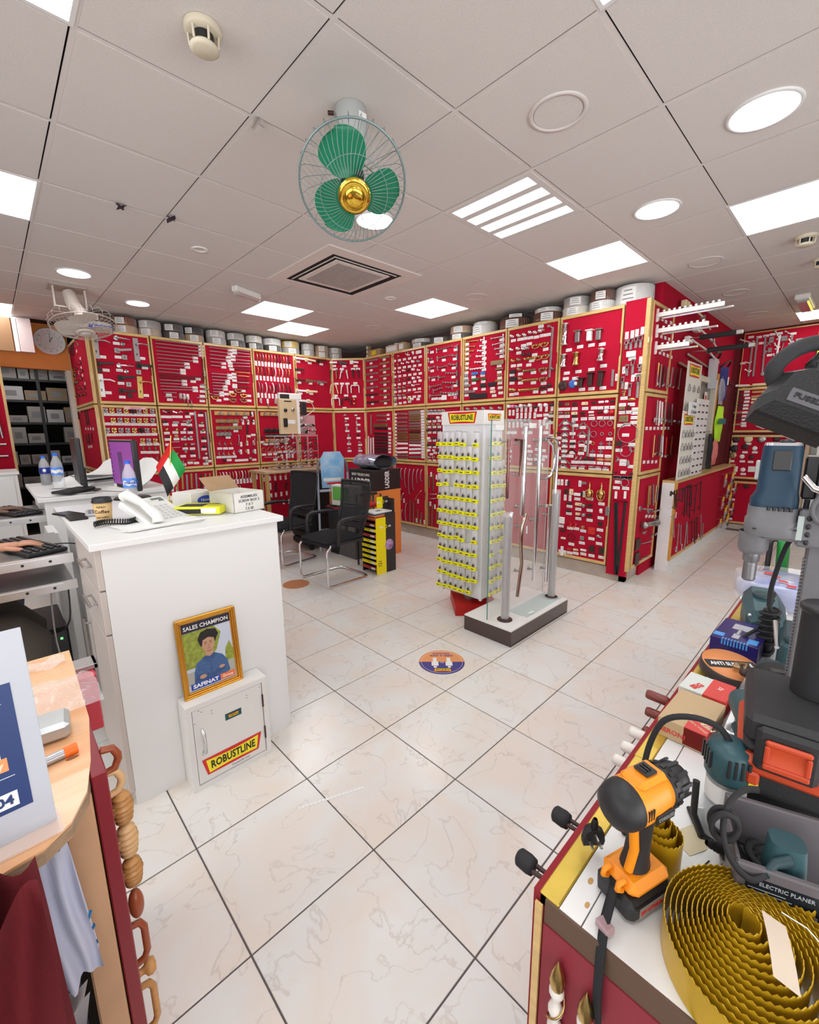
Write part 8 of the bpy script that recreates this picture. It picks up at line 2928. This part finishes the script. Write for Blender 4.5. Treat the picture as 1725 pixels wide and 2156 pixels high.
t = thing('hand_tool', 'black adjustable clamp lying behind the spindle', 'clamp', (1.60, -1.10, ZC + .001)); obj('frame', MB().tube([(-.05, 0, .19), (.05, -.02, .21), (.08, -.05, .18)], .012, 8), BLACK, t); obj('foot', MB().box((-.01, -.02, 0), (.02, .0, .20), .005), BLACK, t)
# ---- magnetic drill press
t = thing('magnetic_drill', 'large blue and grey magnetic drill with threaded spindle on a grey column', 'drill press', M=T(.315, -1.225, ZC + .001) @ RZ(math.radians(-82)) @ SC(.74, .74, 1))
BLU = mat('motor_blue', (.005, .034, .07), .45); MG = mat('casting_grey', (.16, .16, .17), .45, noise=.08, nscale=60); Z = lambda z: z - ZC - .001
def rr_ring(cx, cy, hx, hy, z, n=20, p=3.2):
    return [Vector((cx + hx * (abs(math.cos(a)) ** (2 / p)) * (1 if math.cos(a) >= 0 else -1), cy + hy * (abs(math.sin(a)) ** (2 / p)) * (1 if math.sin(a) >= 0 else -1), z)) for a in [2 * math.pi * k / n for k in range(n)]]
obj('motor_housing', MB().loft([rr_ring(-.000, 0, .060, .055, Z(1.300)), rr_ring(-.0, 0, .060, .055, Z(1.318)), rr_ring(.004, 0, .052, .050, Z(1.335)), rr_ring(.004, 0, .049, .048, Z(1.43)), rr_ring(.004, 0, .047, .046, Z(1.440))]), BLU, t)
obj('top_plate', MB().loft([rr_ring(.004, 0, .046, .045, Z(1.440)), rr_ring(.004, 0, .044, .043, Z(1.446))]), mat('top_silver', (.55, .56, .60), .2, .7), t)
obj('top_disc', MB().lathe([(0, Z(1.453)), (.018, Z(1.452)), (.02, Z(1.446))], (.012, 0, 0), n=20), BLACK, t)
obj('black_label', MB().box((-.018, -.0535, Z(1.385)), (.026, -.047, Z(1.430)), .002), mat('label_black', (.02, .02, .02), .3), t)
obj('side_switch', MB().box((-.056, -.02, Z(1.36)), (-.044, .01, Z(1.405)), .003), FGREY, t)
obj('gear_housing', MB().loft([rr_ring(.0, 0, .062, .058, Z(1.232)), rr_ring(.0, 0, .067, .060, Z(1.240)), rr_ring(.0, 0, .067, .060, Z(1.268)), rr_ring(.0, 0, .063, .058, Z(1.272)), rr_ring(.0, 0, .062, .058, Z(1.300))]), MG, t)
m = MB()
for k in range(5): m.tube([(-.012 + .013 * k, -.057, Z(1.303)), (-.012 + .013 * k, -.058, Z(1.294))], .0045, 8)
obj('cooling_slot', m, BLACK, t, kind='stuff'); obj('slot_mark', MB().box((-.045, -.0605, Z(1.248)), (-.035, -.059, Z(1.2515))).box((.052, -.0585, Z(1.252)), (.060, -.055, Z(1.256))), BLACK, t, kind='stuff')
obj('step_flange', MB().box((-.02, -.05, Z(1.225)), (.09, .05, Z(1.262)), .008), MG, t)
SP = (-.036, -.0)
obj('spindle_collar', MB().lathe([(.040, Z(1.236)), (.040, Z(1.195)), (.034, Z(1.184)), (.018, Z(1.182))], (SP[0], SP[1], 0), n=22), MG, t)
obj('spindle', MB().lathe([(.023, Z(1.182)), (.023, Z(1.164)), (.018, Z(1.160))] + [(.0175 + .0015 * (k % 2), Z(1.158) - .0024 * k) for k in range(18)] + [(.015, Z(1.113)), (0, Z(1.113))], (SP[0], SP[1], 0), n=18), mat('spindle_steel', (.22, .22, .23), .4, .7), t)
obj('cross_slide', MB().box((.062, -.045, Z(1.215)), (.150, .04, Z(1.30)), .006), MG, t); obj('slide_gib', MB().box((.060, -.052, Z(1.232)), (.074, -.04, Z(1.286))), mat('gib_pale', (.42, .48, .46), .4), t)
obj('hub_housing', MB().lathe([(.036, 0), (.036, .02), (.026, .026), (.026, .022), (.014, .022), (.014, .03), (0, .03)], (.118, -.045, Z(1.305)), (0, -1, 0), 26), MG, t)
obj('hub_bolt', MB().lathe([(.010, 0), (.010, .012), (0, .012)], (.118, -.074, Z(1.305)), (0, -1, 0), 12), CHROME, t)
for k in range(4): obj('gib_screw', MB().lathe([(.006, 0), (.006, .008), (0, .008)], (.085, -.045, Z(1.228) + .018 * k), (0, -1, 0), 8), BLACK, t)
obj('column', MB().box((.095, -.02, Z(.80)), (.165, .045, Z(1.46)), .004), MG, t); 
m = MB()
for k in range(34): m.box((.089, -.012, Z(.90) + .0085 * k), (.095, .006, Z(.90) + .0085 * k + .005))
obj('rack_teeth', m, MG, t, kind='stuff'); obj('magnet_base', MB().box((.02, -.06, 0), (.20, .09, Z(.80)), .004), BLACK, t)
obj('control_box', MB().box((.062, .0, Z(1.32)), (.094, .04, Z(1.415)), .004), BLACK, t); obj('cable', MB().cable([(.078, .0, Z(1.32)), (.072, -.0, Z(1.25)), (.050, .05, Z(1.20)), (.030, .06, Z(1.10)), (.03, .06, Z(1.04))], .007, 8), BLACKM, t)
obj('feed_handle', MB().tube([(.055, -.085, Z(1.376)), (.080, -.088, Z(1.352)), (.105, -.088, Z(1.345)), (.16, -.08, Z(1.347))], .008, 10), CHROME, t); obj('feed_handle', MB().tube([(.098, -.09, Z(1.400)), (.125, -.09, Z(1.385)), (.17, -.08, Z(1.375))], .008, 10), CHROME, t)
obj('depth_knob', MB().lathe([(.020, 0), (.022, .01), (.020, .03), (0, .03)], (.125, -.03, Z(1.408)), (0, 0, 1), 14), FGREY, t)
# ---- black cylinder, orange latch case, planer
t = thing('tool_case', 'black tool case with a large orange latch and orange lower edge', 'tool case', (-.128, -1.272, .856), math.radians(-82))
CB = mat('case_black', (.022, .022, .024), .55, bump=.2, bscale=400); CO = mat('case_orange', (.52, .06, .018), .45)
for n_, z0, z1, e, m_ in (('body', 0, .05, .004, CB), ('orange_seam', .04, .076, -.003, CO), ('middle', .077, .098, .003, CB), ('lid', .098, .150, .001, CB)): obj(n_, MB().box((e, e, z0), (.17 - e, .20 - e, z1), .010), m_, t)
for x in (.012, .125): obj('foot_tab', MB().box((x, -.010, .028), (x + .018, -.001, .052), .004), CO, t)
l_ = obj('latch_plate', MB().box((.018, -.012, .060), (.100, .004, .140), .007), CB, t)
m = MB(); m.box((.030, -.020, .072), (.088, -.012, .082), .002); m.box((.030, -.020, .114), (.088, -.012, .124), .003); m.box((.030, -.020, .082), (.037, -.012, .114), .002); m.box((.081, -.020, .082), (.088, -.012, .114), .002); obj('latch', m, CO, l_); obj('latch_dish', MB().grid(lambda a, b: (.035 + .048 * a, -.0165 + .003 * math.sin(b * 3.1416), .080 + .036 * b), 4, 8), mat('case_orange_dark', (.55, .07, .02), .5), l_)
t = thing('crate', 'dark base block under the black tool case', 'block', (-.128, -1.272, ZC + .001), math.radians(-82)); obj('block', MB().box((.02, .05, 0), (.15, .19, .104), .004), BLACKM, t)
t = thing('black_cylinder', 'tall matt black cylinder with a disc top standing on the tool case', 'cylinder', (.026, -1.348, 1.007)); obj('body', MB().cyl((0, 0, 0), (0, 0, .155), .034, 32), mat('cylinder_black', (.015, .015, .017), .7), t); obj('top_disc', MB().lathe([(.036, .155), (.038, .158), (.038, .164), (.034, .168), (0, .168)], n=32), BLACK, t)
obj('red_wire', MB().tube([(-.01, -.02, .171), (.02, -.025, .172), (.035, -.02, .171)], .002, 6).tube([(-.01, -.012, .171), (.02, -.016, .172), (.035, -.01, .171)], .002, 6), REDP, t, kind='stuff')
t = thing('electric_planer', 'teal electric planer in a grey box with a dark printed label', 'power tool', M=T(-.225, -1.338, ZC + .001) @ RZ(math.radians(-70)) @ SC(.64, .64, .85))
GB = mat('grey_box', (.13, .12, .13), .4); obj('box_front', MB().box((-.075, -.035, 0), (.15, -.02, .105), .003), GB, t); obj('box_side', MB().box((-.075, -.02, 0), (-.065, .12, .105), .002), GB, t); obj('box_back', MB().box((-.075, .12, 0), (.15, .135, .14), .003), GB, t); obj('box_floor', MB().box((-.065, -.02, 0), (.15, .12, .008)), GB, t)
obj('label', MB().box((-.055, -.0362, .030), (.10, -.035, .085)), mat('label_navy_dark', (.008, .014, .022), .3), t)
text('ELECTRIC PLANER', .0105, mat('label_text', (.40, .43, .45), .5), t, T(.02, -.0366, .076) @ RX(math.pi / 2), bold=.01, width=.10)
q = MB()
for k in range(5): q.box((-.05, -.0366, .064 - .006 * k), (.02 + .012 * (k % 2), -.0362, .0655 - .006 * k))
for k in range(3): q.box((.055 + .014 * k, -.0366, .038), (.065 + .014 * k, -.0362, .048))
obj('small_print', q, MATS['label_text'], t, kind='stuff')
robust(t, T(.05, -.0354, .016) @ RX(math.pi / 2), .05)
obj('planer_body', MB().loft([rr_ring(.03, .03, .038, .030, .008), rr_ring(.03, .03, .042, .034, .06), rr_ring(.03, .03, .038, .032, .10), rr_ring(.03, .032, .034, .030, .135)]), TEAL, t)
obj('planer_handle', MB().tube([(.03, .0, .118), (.0, -.01, .108), (-.02, -.032, .095)], [.012, .010, .008], 10), TEALD, t)
obj('cord', MB().cable([(-.02, -.032, .095), (-.05, -.045, .085), (-.085, -.03, .10), (-.10, .0, .13), (-.092, .03, .17), (-.06, .05, .20), (-.03, .05, .21)], .0065, 10), BLACKM, t)
obj('cord_loop', MB().cable([(-.095 + .028 * math.cos(k * .5), .02 + .012 * math.sin(k * .25), .135 + .028 * math.sin(k * .5)) for k in range(28)], .0065, 10), BLACKM, t)
# plug lying on the counter and the tool plug hanging in front
def uk_plug(M, lab, s=1.0):
    t = thing('power_plug', lab, 'plug', M=M @ SC(s, s, s)); PB = mat('plug_black', (.009, .009, .010), .5, bump=.15, bscale=600)
    o = [(-.025, -.024), (.025, -.024), (.027, -.010), (.022, .016), (.010, .026), (-.010, .026), (-.022, .016), (-.027, -.010)]
    i = [(x * .72, y * .72 + .001) for x, y in o]
    m = MB(); m.loft([[Vector((x, y, 0)) for x, y in o], [Vector((x, y, .013)) for x, y in o], [Vector((x * .97, y * .97, .016)) for x, y in o], [Vector((x, y, .024)) for x, y in i]], True, False); obj('shell', m, PB, t)
    obj('label_plate', MB().box((-.012, -.013, .0238), (.012, -.001, .0246), .0003), mat('plug_plate', (.10, .10, .11), .4), t); text('FUSED', .0062, BLACK, t, T(0, -.007, .0248), bold=.03)
    for (x, y, a, b) in ((0, .012, .002, .004), (-.011, -.010, .0032, .002), (.011, -.010, .0032, .002)): obj('pin', MB().box((x - a, y - b, -.018), (x + a, y + b, 0), .0006), STEEL, t)
    obj('strain_relief', MB().lathe([(.008, 0), (.009, .004), (.007, .006), (.009, .009), (.0065, .011), (.0085, .014), (.006, .017), (.0075, .020), (.0045, .028)], (0, .024, .010), (0, 1, 0), 14), PB, t)
    return t
cen = Vector((-.621, -1.3195, 1.492)); vz = Vector((-.74, -.44, .50)).normalized(); vy = Vector((.20, -.13, .38)).normalized()
vx = vy.cross(vz).normalized(); vy = vz.cross(vx)
Mp = Matrix(((vx.x, vy.x, vz.x, cen.x), (vx.y, vy.y, vz.y, cen.y), (vx.z, vy.z, vz.z, cen.z), (0, 0, 0, 1)))
t = uk_plug(Mp, 'big black three pin plug hanging by its thick cord in the upper right foreground', .80)
p0 = Vector((0, .052, .010)); iv = Mp.inverted(); W2 = lambda x, y, z: iv @ Vector((x, y, z))
obj('cord', MB().cable([p0, p0 + Vector((.002, .012, 0)), W2(-.610, -1.326, 1.525), W2(-.604, -1.334, 1.530), W2(-.598, -1.35, 1.528), W2(-.595, -1.37, 1.50), W2(-.60, -1.40, 1.46), W2(-.60, -1.45, 1.30), W2(-.50, -1.50, 1.0), W2(-.40, -1.52, .765)], .0048, 12), BLACKM, t)
tag(obj('cord_loop', MB().cable([(-.607, -1.334, 1.512), (-.622, -1.314, 1.506), (-.626, -1.308, 1.518), (-.618, -1.318, 1.530), (-.606, -1.331, 1.532), (-.600, -1.345, 1.520), (-.602, -1.352, 1.50), (-.606, -1.36, 1.47), (-.60, -1.40, 1.40), (-.52, -1.48, 1.1), (-.44, -1.50, .757)], .0048, 12), BLACKM), 'thick black cord loop hanging behind the big plug at the right edge', 'cord')
uk_plug(T(-.185, -1.292, ZC + .020) @ RZ(.6) @ RX(.35), 'black three pin plug lying on the counter beside the planer', 1.0)
tag(obj('coiled_cord', MB().tube([(-.175 + .035 * math.cos(k * .35), -1.335 + .03 * math.sin(k * .35), ZC + .008 + .0011 * k) for k in range(54)], .0052, 8), BLACKM), 'coil of black cord lying between the plug and the planer box', 'cord')
uk_plug(T(-.330, -1.118, ZC + .040) @ RZ(2.4) @ RX(1.45), 'small black plug standing on the gold edge behind the drill', .7)

# ================================================ LEFT PLYWOOD TABLE
TZ = .90
PLY = mat('plywood_top', (.78, .38, .17), .38, noise=.45, nscale=3, stretch=(1, 7, 1), c2=(.88, .56, .33), coat=.3); PLE = mat('ply_edge', (.45, .30, .18), .8, noise=.5, nscale=40, stretch=(1, 1, 14))
t = thing('plywood_table', 'varnished plywood table with a rounded near corner at the left edge', 'table', (0, 0, 0))
oc = [(-.905, .09), (-.914, -.30), (-.932, -.45), (-.948, -.53), (-.975, -.585), (-1.01, -.612), (-1.06, -.620), (-1.70, -.620), (-1.70, .09)]
obj('tabletop', MB().prism(oc[::-1], .004, T(0, 0, TZ - .004)), PLY, t); obj('edge_band', MB().prism(oc[::-1], .020, T(0, 0, TZ - .0245)), PLE, t)
for (x, y) in ((-1.40, -.18), (-1.01, -.30), (-1.0, -.12), (-.955, -.42)): obj('knot', MB().prism(oval(x, y, .010, .005, 10), .0004, T(0, 0, TZ)), mat('knot_brown', (.28, .14, .06), .5), t)
obj('back_panel', MB().box((-1.69, .05, 0), (-.95, .07, TZ - .025)), OAK, t); obj('inner_side', MB().box((-.955, -.48, 0), (-.940, .05, TZ - .026)), OAK, t)
obj('front_post', MB().box((-.985, -.505, 0), (-.942, -.482, TZ - .026), .003), mat('raw_wood', (.62, .36, .20), .55, noise=.2, nscale=6), t); obj('low_rail', MB().box((-1.69, -.50, .30), (-.986, -.48, .36)), MATS['raw_wood'], t); obj('left_side', MB().box((-1.69, -.48, 0), (-1.67, .05, TZ - .026)), BLACKM, t); obj('floor_panel', MB().box((-1.66, -.47, .02), (-.957, .04, .05)), BLACKM, t)
RD = mat('dark_red_panel', (.22, .012, .02), .4)
obj('side_board', MB().box((-.939, -.50, .02), (-.916, .09, TZ - .0), .002), RD, t)
t2 = thing('red_sample_block', 'pinkish red block with a steel bracket at the far corner of the plywood table', 'block', (-.90, -.02, .70)); obj('block', MB().box((-.014, 0, 0), (.035, .10, .16), .003), mat('pink_red', (.60, .06, .08), .5), t2); obj('bracket', MB().box((-.012, .03, .16), (.045, .09, .175), .002).box((.035, .03, .08), (.045, .09, .175), .002), STEEL, t2)
# wooden pulls down the board
WDL = [mat('pull_honey', (.60, .30, .10), .35, noise=.3, nscale=30, stretch=(1, 1, 3)), mat('pull_red', (.30, .07, .025), .3), mat('pull_pale', (.68, .42, .20), .4)]
def pull(z, L, kind, m, lab, y=-.435):
    t = thing('wooden_pull', lab, 'pull', (-.9155, y, z))
    if kind == 'bow': obj('bow', MB().tube([(0, 0, L / 2), (.018, 0, L / 2 - .004), (.025, 0, L / 2 - .02), (.025, 0, -L / 2 + .02), (.018, 0, -L / 2 + .004), (0, 0, -L / 2)], .007, 10), m, t)
    elif kind == 'ribbed': obj('grip', MB().lathe([(.009, -L / 2)] + [(.018 * (1 - .35 * abs(k - 10) / 10) + .003 * math.sin(k * 1.9), -L / 2 + L * k / 20) for k in range(1, 20)] + [(.009, L / 2), (0, L / 2)], (.020, 0, 0), n=16), m, t); obj('mount', MB().box((0, -.008, -.01), (.01, .008, .01)), m, t)
    elif kind == 'knob': obj('knob', MB().lathe([(.010, 0), (.007, .008), (.008, .014), (.015, .018), (.017, .026), (.013, .034), (0, .036)], (0, 0, 0), (1, 0, 0), 18), m, t)
    else: obj('drop', MB().ell((.018, 0, 0), (.014, .015, L / 2 * .8), 16, 12), m, t); obj('mount', MB().cyl((0, 0, 0), (.012, 0, 0), .006, 8), m, t)
for z, L, kd, mi, lab in ((.925 - .05, .05, 'bow', 1, 'red brown bow pull at the top of the wooden pull column'), (.825, .05, 'bow', 2, 'pale wooden bow pull just below the red brown bow'), (.765, .065, 'ribbed', 0, 'ribbed honey coloured wooden pull, upper of the ribbed ones'), (.690, .070, 'ribbed', 2, 'finely carved pale wooden pull in the middle of the column'), (.615, .060, 'ribbed', 0, 'ribbed wooden pull, lowest of the ribbed ones'), (.535, .085, 'drop', 1, 'glossy red brown spoon shaped wooden pull'), (.44, .10, 'bow', 1, 'dark red brown long bow pull below the spoon shaped one'), (.365, .05, 'knob', 0, 'honey coloured round wooden knob'), (.27, .12, 'bow', 0, 'long honey coloured bow pull below the knob'), (.14, .10, 'bow', 2, 'pale wooden bow pull nearest the floor')): pull(z, L, kd, WDL[mi], lab)
# table top items
t = thing('sign_stand', 'clear acrylic table sign with navy print and phone number at the left edge', 'sign', M=T(-.990, -.565, TZ + .001) @ RZ(math.radians(1.5)) @ RX(math.radians(-4)))
obj('sheet', MB().box((-.21, 0, 0), (0, .003, .31), .0005), mat('sign_paper', (.50, .52, .57), .3), t); obj('foot', MB().box((-.21, -.035, 0), (.004, .03, .003)), WRAP, t)
NV = mat('sign_navy', (.02, .045, .16), .4); obj('navy_field', MB().box((-.20, -.0006, .045), (-.022, 0, .235)), NV, t); obj('orange_band', MB().box((-.20, -.0010, .108), (-.040, -.0006, .128)), MATS['sticker_orange'], t); obj('white_card', MB().box((-.16, -.0010, .128), (-.046, -.0006, .195)), LABP, t)
Sx = T(0, -.0014, 0) @ RX(math.pi / 2)
for s_, x, z, sz, m in (('ng', -.052, .218, .030, LABP), ('to Apply', -.045, .117, .020, mat('pale_orange', (.85, .65, .5), .4)), ('1800', -.058, .088, .018, LABP)): text(s_, sz, m, t, Sx @ T(x, z, 0), bold=.02, align='RIGHT')
obj('number_pill', MB().box((-.15, -.0010, .052), (-.036, -.0006, .075), .0002), LABP, t); text('941904', .019, NV, t, Sx @ T(-.041, .0635, .0004), bold=.03, align='RIGHT')
obj('divider', MB().box((-.18, -.0009, .207), (-.035, -.0006, .2078)).box((-.18, -.0009, .098), (-.035, -.0006, .0988)), LABP, t, kind='stuff')
t = thing('plastic_bag', 'crumpled clear plastic bag with small parts on the plywood table', 'bag', (-1.0, -.19, TZ + .001)); q = MB(); q.grid(lambda u, v: (-.10 + .22 * u, -.08 + .16 * v, .004 + .03 * math.sin(u * math.pi) * math.sin(v * math.pi) + .008 * math.sin(u * 23 + v * 9) * math.sin(v * 17) + .008), 22, 16); obj('film', q, WRAP, t)
q = MB(); rr = random.Random(4)
for k in range(14): q.ell((-.05 + rr.uniform(-.04, .04), rr.uniform(-.04, .04), .008), (.008, .006, .006), 6, 4)
obj('dark_parts', q, mat('parts_dark', (.03, .04, .08), .4), t, kind='stuff')
t = thing('metal_tin', 'small grey metal box wrapped in film behind the sign', 'box', (-.99, -.315, TZ + .001), -.1); obj('box', MB().box((-.05, -.035, 0), (.045, .035, .035), .008), mat('tin_grey', (.48, .50, .50), .25, .6), t)
t = thing('marker_tube', 'grey tube with an orange cap lying on the plywood table', 'marker', M=T(-1.02, -.415, TZ + .009) @ RZ(.12) @ RY(math.pi / 2)); obj('tube', MB().cyl((0, 0, 0), (0, 0, .055), .0085, 14), mat('tin_grey2', (.4, .4, .42), .3, .5), t); obj('cap', MB().cyl((0, 0, .055), (0, 0, .075), .0095, 14), mat('cap_orange', (.90, .16, .01), .4), t)
t = thing('foil_wrap', 'strip of crumpled clear film at the far end of the plywood table', 'film', (-.99, .02, TZ + .001)); q = MB(); q.grid(lambda u, v: (-.09 + .16 * u, -.02 + .05 * v, .006 + .008 * math.sin(u * 14 + v * 8)), 16, 5); obj('film', q, WRAP, t)
# cloths under and beside the table
def drape(name, lab, m, x0, x1, y, z0, z1, amp, ph, taper=0.0, n=30, cat='cloth', skew=0.0):
    q = MB()
    def f_(u, v, s=1): a = (u - .5); wd = (x1 - x0) * (1 - taper * v); cx = (x0 + x1) / 2 + skew * v; return (cx + a * wd, y + s * (.010 + amp * (.5 + .5 * math.sin(u * 17 + ph + v * 3 + math.sin(v * 5)))) - amp * math.sin(v * 7 + u * 5) * .4, z1 + (z0 - z1) * v + .01 * math.sin(u * 12 + ph))
    q.grid(lambda u, v: f_(u, v), n, 20); q.grid(lambda u, v: f_(u, v, -1), n, 20)
    return tag(obj(name, q, m), lab, cat)
drape('red_cloth', 'dark red fabric hanging in front of the plywood table at the bottom left', mat('red_fabric', (.13, .005, .010), .85, bump=.3, bscale=500), -1.25, -1.018, -.70, .30, .925, .060, 1.2, -.12, skew=.0)
drape('white_cloth', 'pale blue white cloth hanging below the rounded table corner', mat('pale_cloth', (.52, .54, .66), .7), -1.06, -.985, -.555, .60, .86, .015, .3, .2, 16, skew=.025)
drape('dark_cloth', 'dark navy cloth hanging behind the pale one under the table', mat('navy_cloth', (.03, .035, .06), .8), -1.18, -1.0, -.50, .35, .86, .01, 2.0, 0, 16)
drape('grey_cloth', 'grey white cloth low under the table at the bottom edge', mat('grey_cloth', (.40, .37, .38), .8), -1.20, -.99, -.58, .18, .58, .02, .8, .5, 16, skew=-.05)
tag(obj('blue_yarn', MB().tube([(-.985 + .012 * math.sin(k * 1.3), -.535 + .004 * math.cos(k), .68 - .006 * k) for k in range(14)], .006, 6), mat('yarn_blue', (.01, .16, .38), .9)), 'bundle of blue yarn beside the pale cloth', 'yarn')
# ================================================ TWO SEATED STAFF AT THE LEFT EDGE
def skin_body(verts, edges, m, parent, name, sub=2):
    me = D.meshes.new(name); me.from_pydata([v[:3] for v in verts], edges, []); me.materials.append(m)
    o = D.objects.new(name, me); COL.objects.link(o); o.parent = parent
    md = o.modifiers.new('skin', 'SKIN'); me.skin_vertices if me.skin_vertices else None
    if not me.skin_vertices: me.skin_vertices.new()
    for i, v in enumerate(verts): me.skin_vertices[0].data[i].radius = (v[3], v[3] if len(v) < 5 else v[4])
    me.skin_vertices[0].data[0].use_root = True
    md.use_smooth_shade = True
    sb = o.modifiers.new('sub', 'SUBSURF'); sb.levels = sub; sb.render_levels = sub
    return o
def staff(x, y, seat, tab, skin, trou, shirt, lab, hand_x, hand_y):
    t = thing('person', lab, 'person', (x, y, 0))
    hx, hy = hand_x - x, hand_y - y; hz = tab
    V = [(0, 0, seat + .10, .13), (0, 0, seat + .25, .13), (-.02, 0, seat + .42, .15), (-.01, 0, seat + .54, .07), (0, 0, seat + .60, .055),
         (-.02, -.17, seat + .49, .055), (.10, -.24, seat + .26, .043), (hx - .12, hy - .0, hz + .035, .026),
         (-.02, .17, seat + .49, .055), (.10, .24, seat + .26, .043), (hx - .14, .22, hz + .04, .026),
         (.10, -.10, seat + .06, .085), (.50, -.09, seat + .035, .058), (.50, -.09, .10, .04), (.60, -.09, .05, .035),
         (.10, .10, seat + .06, .085), (.50, .12, seat + .035, .058), (.50, .12, .10, .04), (.60, .12, .05, .035)]
    E_ = [(0, 1), (1, 2), (2, 3), (3, 4), (2, 5), (5, 6), (6, 7), (2, 8), (8, 9), (9, 10), (0, 11), (11, 12), (12, 13), (13, 14), (0, 15), (15, 16), (16, 17), (17, 18)]
    skin_body(V, E_, skin, t, 'body')
    q = MB()   # trousers and shirt follow the body
    for s_, yy in ((-1, -.09), (1, .12)):
        q.tube([(0, s_ * .07, seat + .09), (.12, s_ * .095, seat + .08), (.32, yy, seat + .06), (.50, yy, seat + .045), (.545, yy, seat - .02), (.54, yy, seat - .12), (.52, yy, .30), (.51, yy, .09)], [.125, .115, .098, .088, .082, .075, .066, .062], 20)
    obj('trousers', q, trou, t)
    q = MB(); q.tube([(0, 0, seat + .06), (0, 0, seat + .25), (-.02, 0, seat + .42), (-.01, 0, seat + .52)], [.165, .165, .18, .09], 20)
    for s_ in (-1, 1): q.tube([(-.02, s_ * .12, seat + .47), (-.02, s_ * .19, seat + .47), (.05, s_ * .235, seat + .34)], [.075, .07, .06], 14)
    obj('shirt', q, shirt, t)
    q = MB(); q.ell((.02, 0, seat + .74), (.095, .076, .12), 20, 16); q.ell((.115, 0, seat + .73), (.016, .012, .022), 8, 6)
    for s_ in (-1, 1): q.ell((.01, s_ * .077, seat + .735), (.022, .01, .032), 8, 6)
    obj('head', q, skin, t); q = MB(); q.ell((.0, 0, seat + .78), (.104, .086, .10), 18, 12); obj('hair', q, mat('hair_black', (.012, .01, .01), .8), t)
    q = MB()
    for s_ in (-1, 1): q.ell((.108, s_ * .03, seat + .755), (.008, .012, .007), 8, 6)
    obj('eye', q, INK, t, kind='stuff')
    q = MB(); q.tube([(.112, -.025, seat + .685), (.120, 0, seat + .683), (.112, .025, seat + .685)], .005, 6); obj('mouth', q, mat('lip', (.30, .10, .08), .5), t)
    # hand: palm, four unequal bent fingers, thumb from the side of the palm
    HV = [(hx - .125, hy, hz + .035, .024, .020), (hx - .10, hy, hz + .036, .026, .018), (hx - .065, hy, hz + .038, .034, .015), (hx - .035, hy, hz + .036, .036, .013)]
    HE = [(0, 1), (1, 2), (2, 3)]
    for k, (dy, L) in enumerate(((-.027, .060), (-.009, .070), (.010, .066), (.027, .052))):
        b = len(HV); HV += [(hx - .032, hy + dy * .8, hz + .036, .0092), (hx - .005, hy + dy, hz + .040, .0088), (hx - .005 + L * .45, hy + dy * 1.1, hz + .034, .0082), (hx - .005 + L * .85, hy + dy * 1.15, hz + .018, .0072)]
        HE += [(3, b), (b, b + 1), (b + 1, b + 2), (b + 2, b + 3)]
    b = len(HV); HV += [(hx - .075, hy - .028, hz + .032, .012), (hx - .045, hy - .050, hz + .026, .0105), (hx - .018, hy - .058, hz + .020, .009)]; HE += [(2, b), (b, b + 1), (b + 1, b + 2)]
    skin_body(HV, HE, skin, t, 'hand')
    obj('stool', MB().cyl((0, 0, seat - .03), (0, 0, seat + .01), .19, 24).cyl((0, 0, .02), (0, 0, seat - .03), .03, 12).cyl((0, 0, 0), (0, 0, .02), .22, 24), BLACK, None, T(x, y, 0)).update_tag() if False else None
    s_ = thing('stool', 'black round stool under ' + lab.split(' in ')[0], 'stool', (x, y, 0)); obj('seat', MB().lathe([(0, seat - .08), (.18, seat - .08), (.19, seat - .065), (.18, seat - .045), (0, seat - .045)], n=24), BLACKM, s_); obj('pole', MB().cyl((0, 0, .02), (0, 0, seat - .08), .03, 12), CHROME, s_); obj('base', MB().lathe([(0, 0), (.22, 0), (.22, .012), (.04, .03), (0, .03)], n=24), BLACK, s_)
    return t
SK1 = mat('skin_tan', (.55, .27, .17), .5); SK2 = mat('skin_dark', (.17, .085, .055), .5); TRO = mat('grey_trousers', (.085, .070, .058), .9, bump=.25, bscale=500); SHI = mat('shirt_dark', (.05, .05, .06), .8)
staff(-1.52, 1.30, .56, .967, SK1, TRO, SHI, 'seated person in grey trousers with a hand on the near keyboard', -.92, 1.20)
staff(-1.55, 2.62, .60, .987, SK2, MATS['shirt_dark'], SHI, 'seated dark clothed person with a hand on the far keyboard', -.93, 2.36)
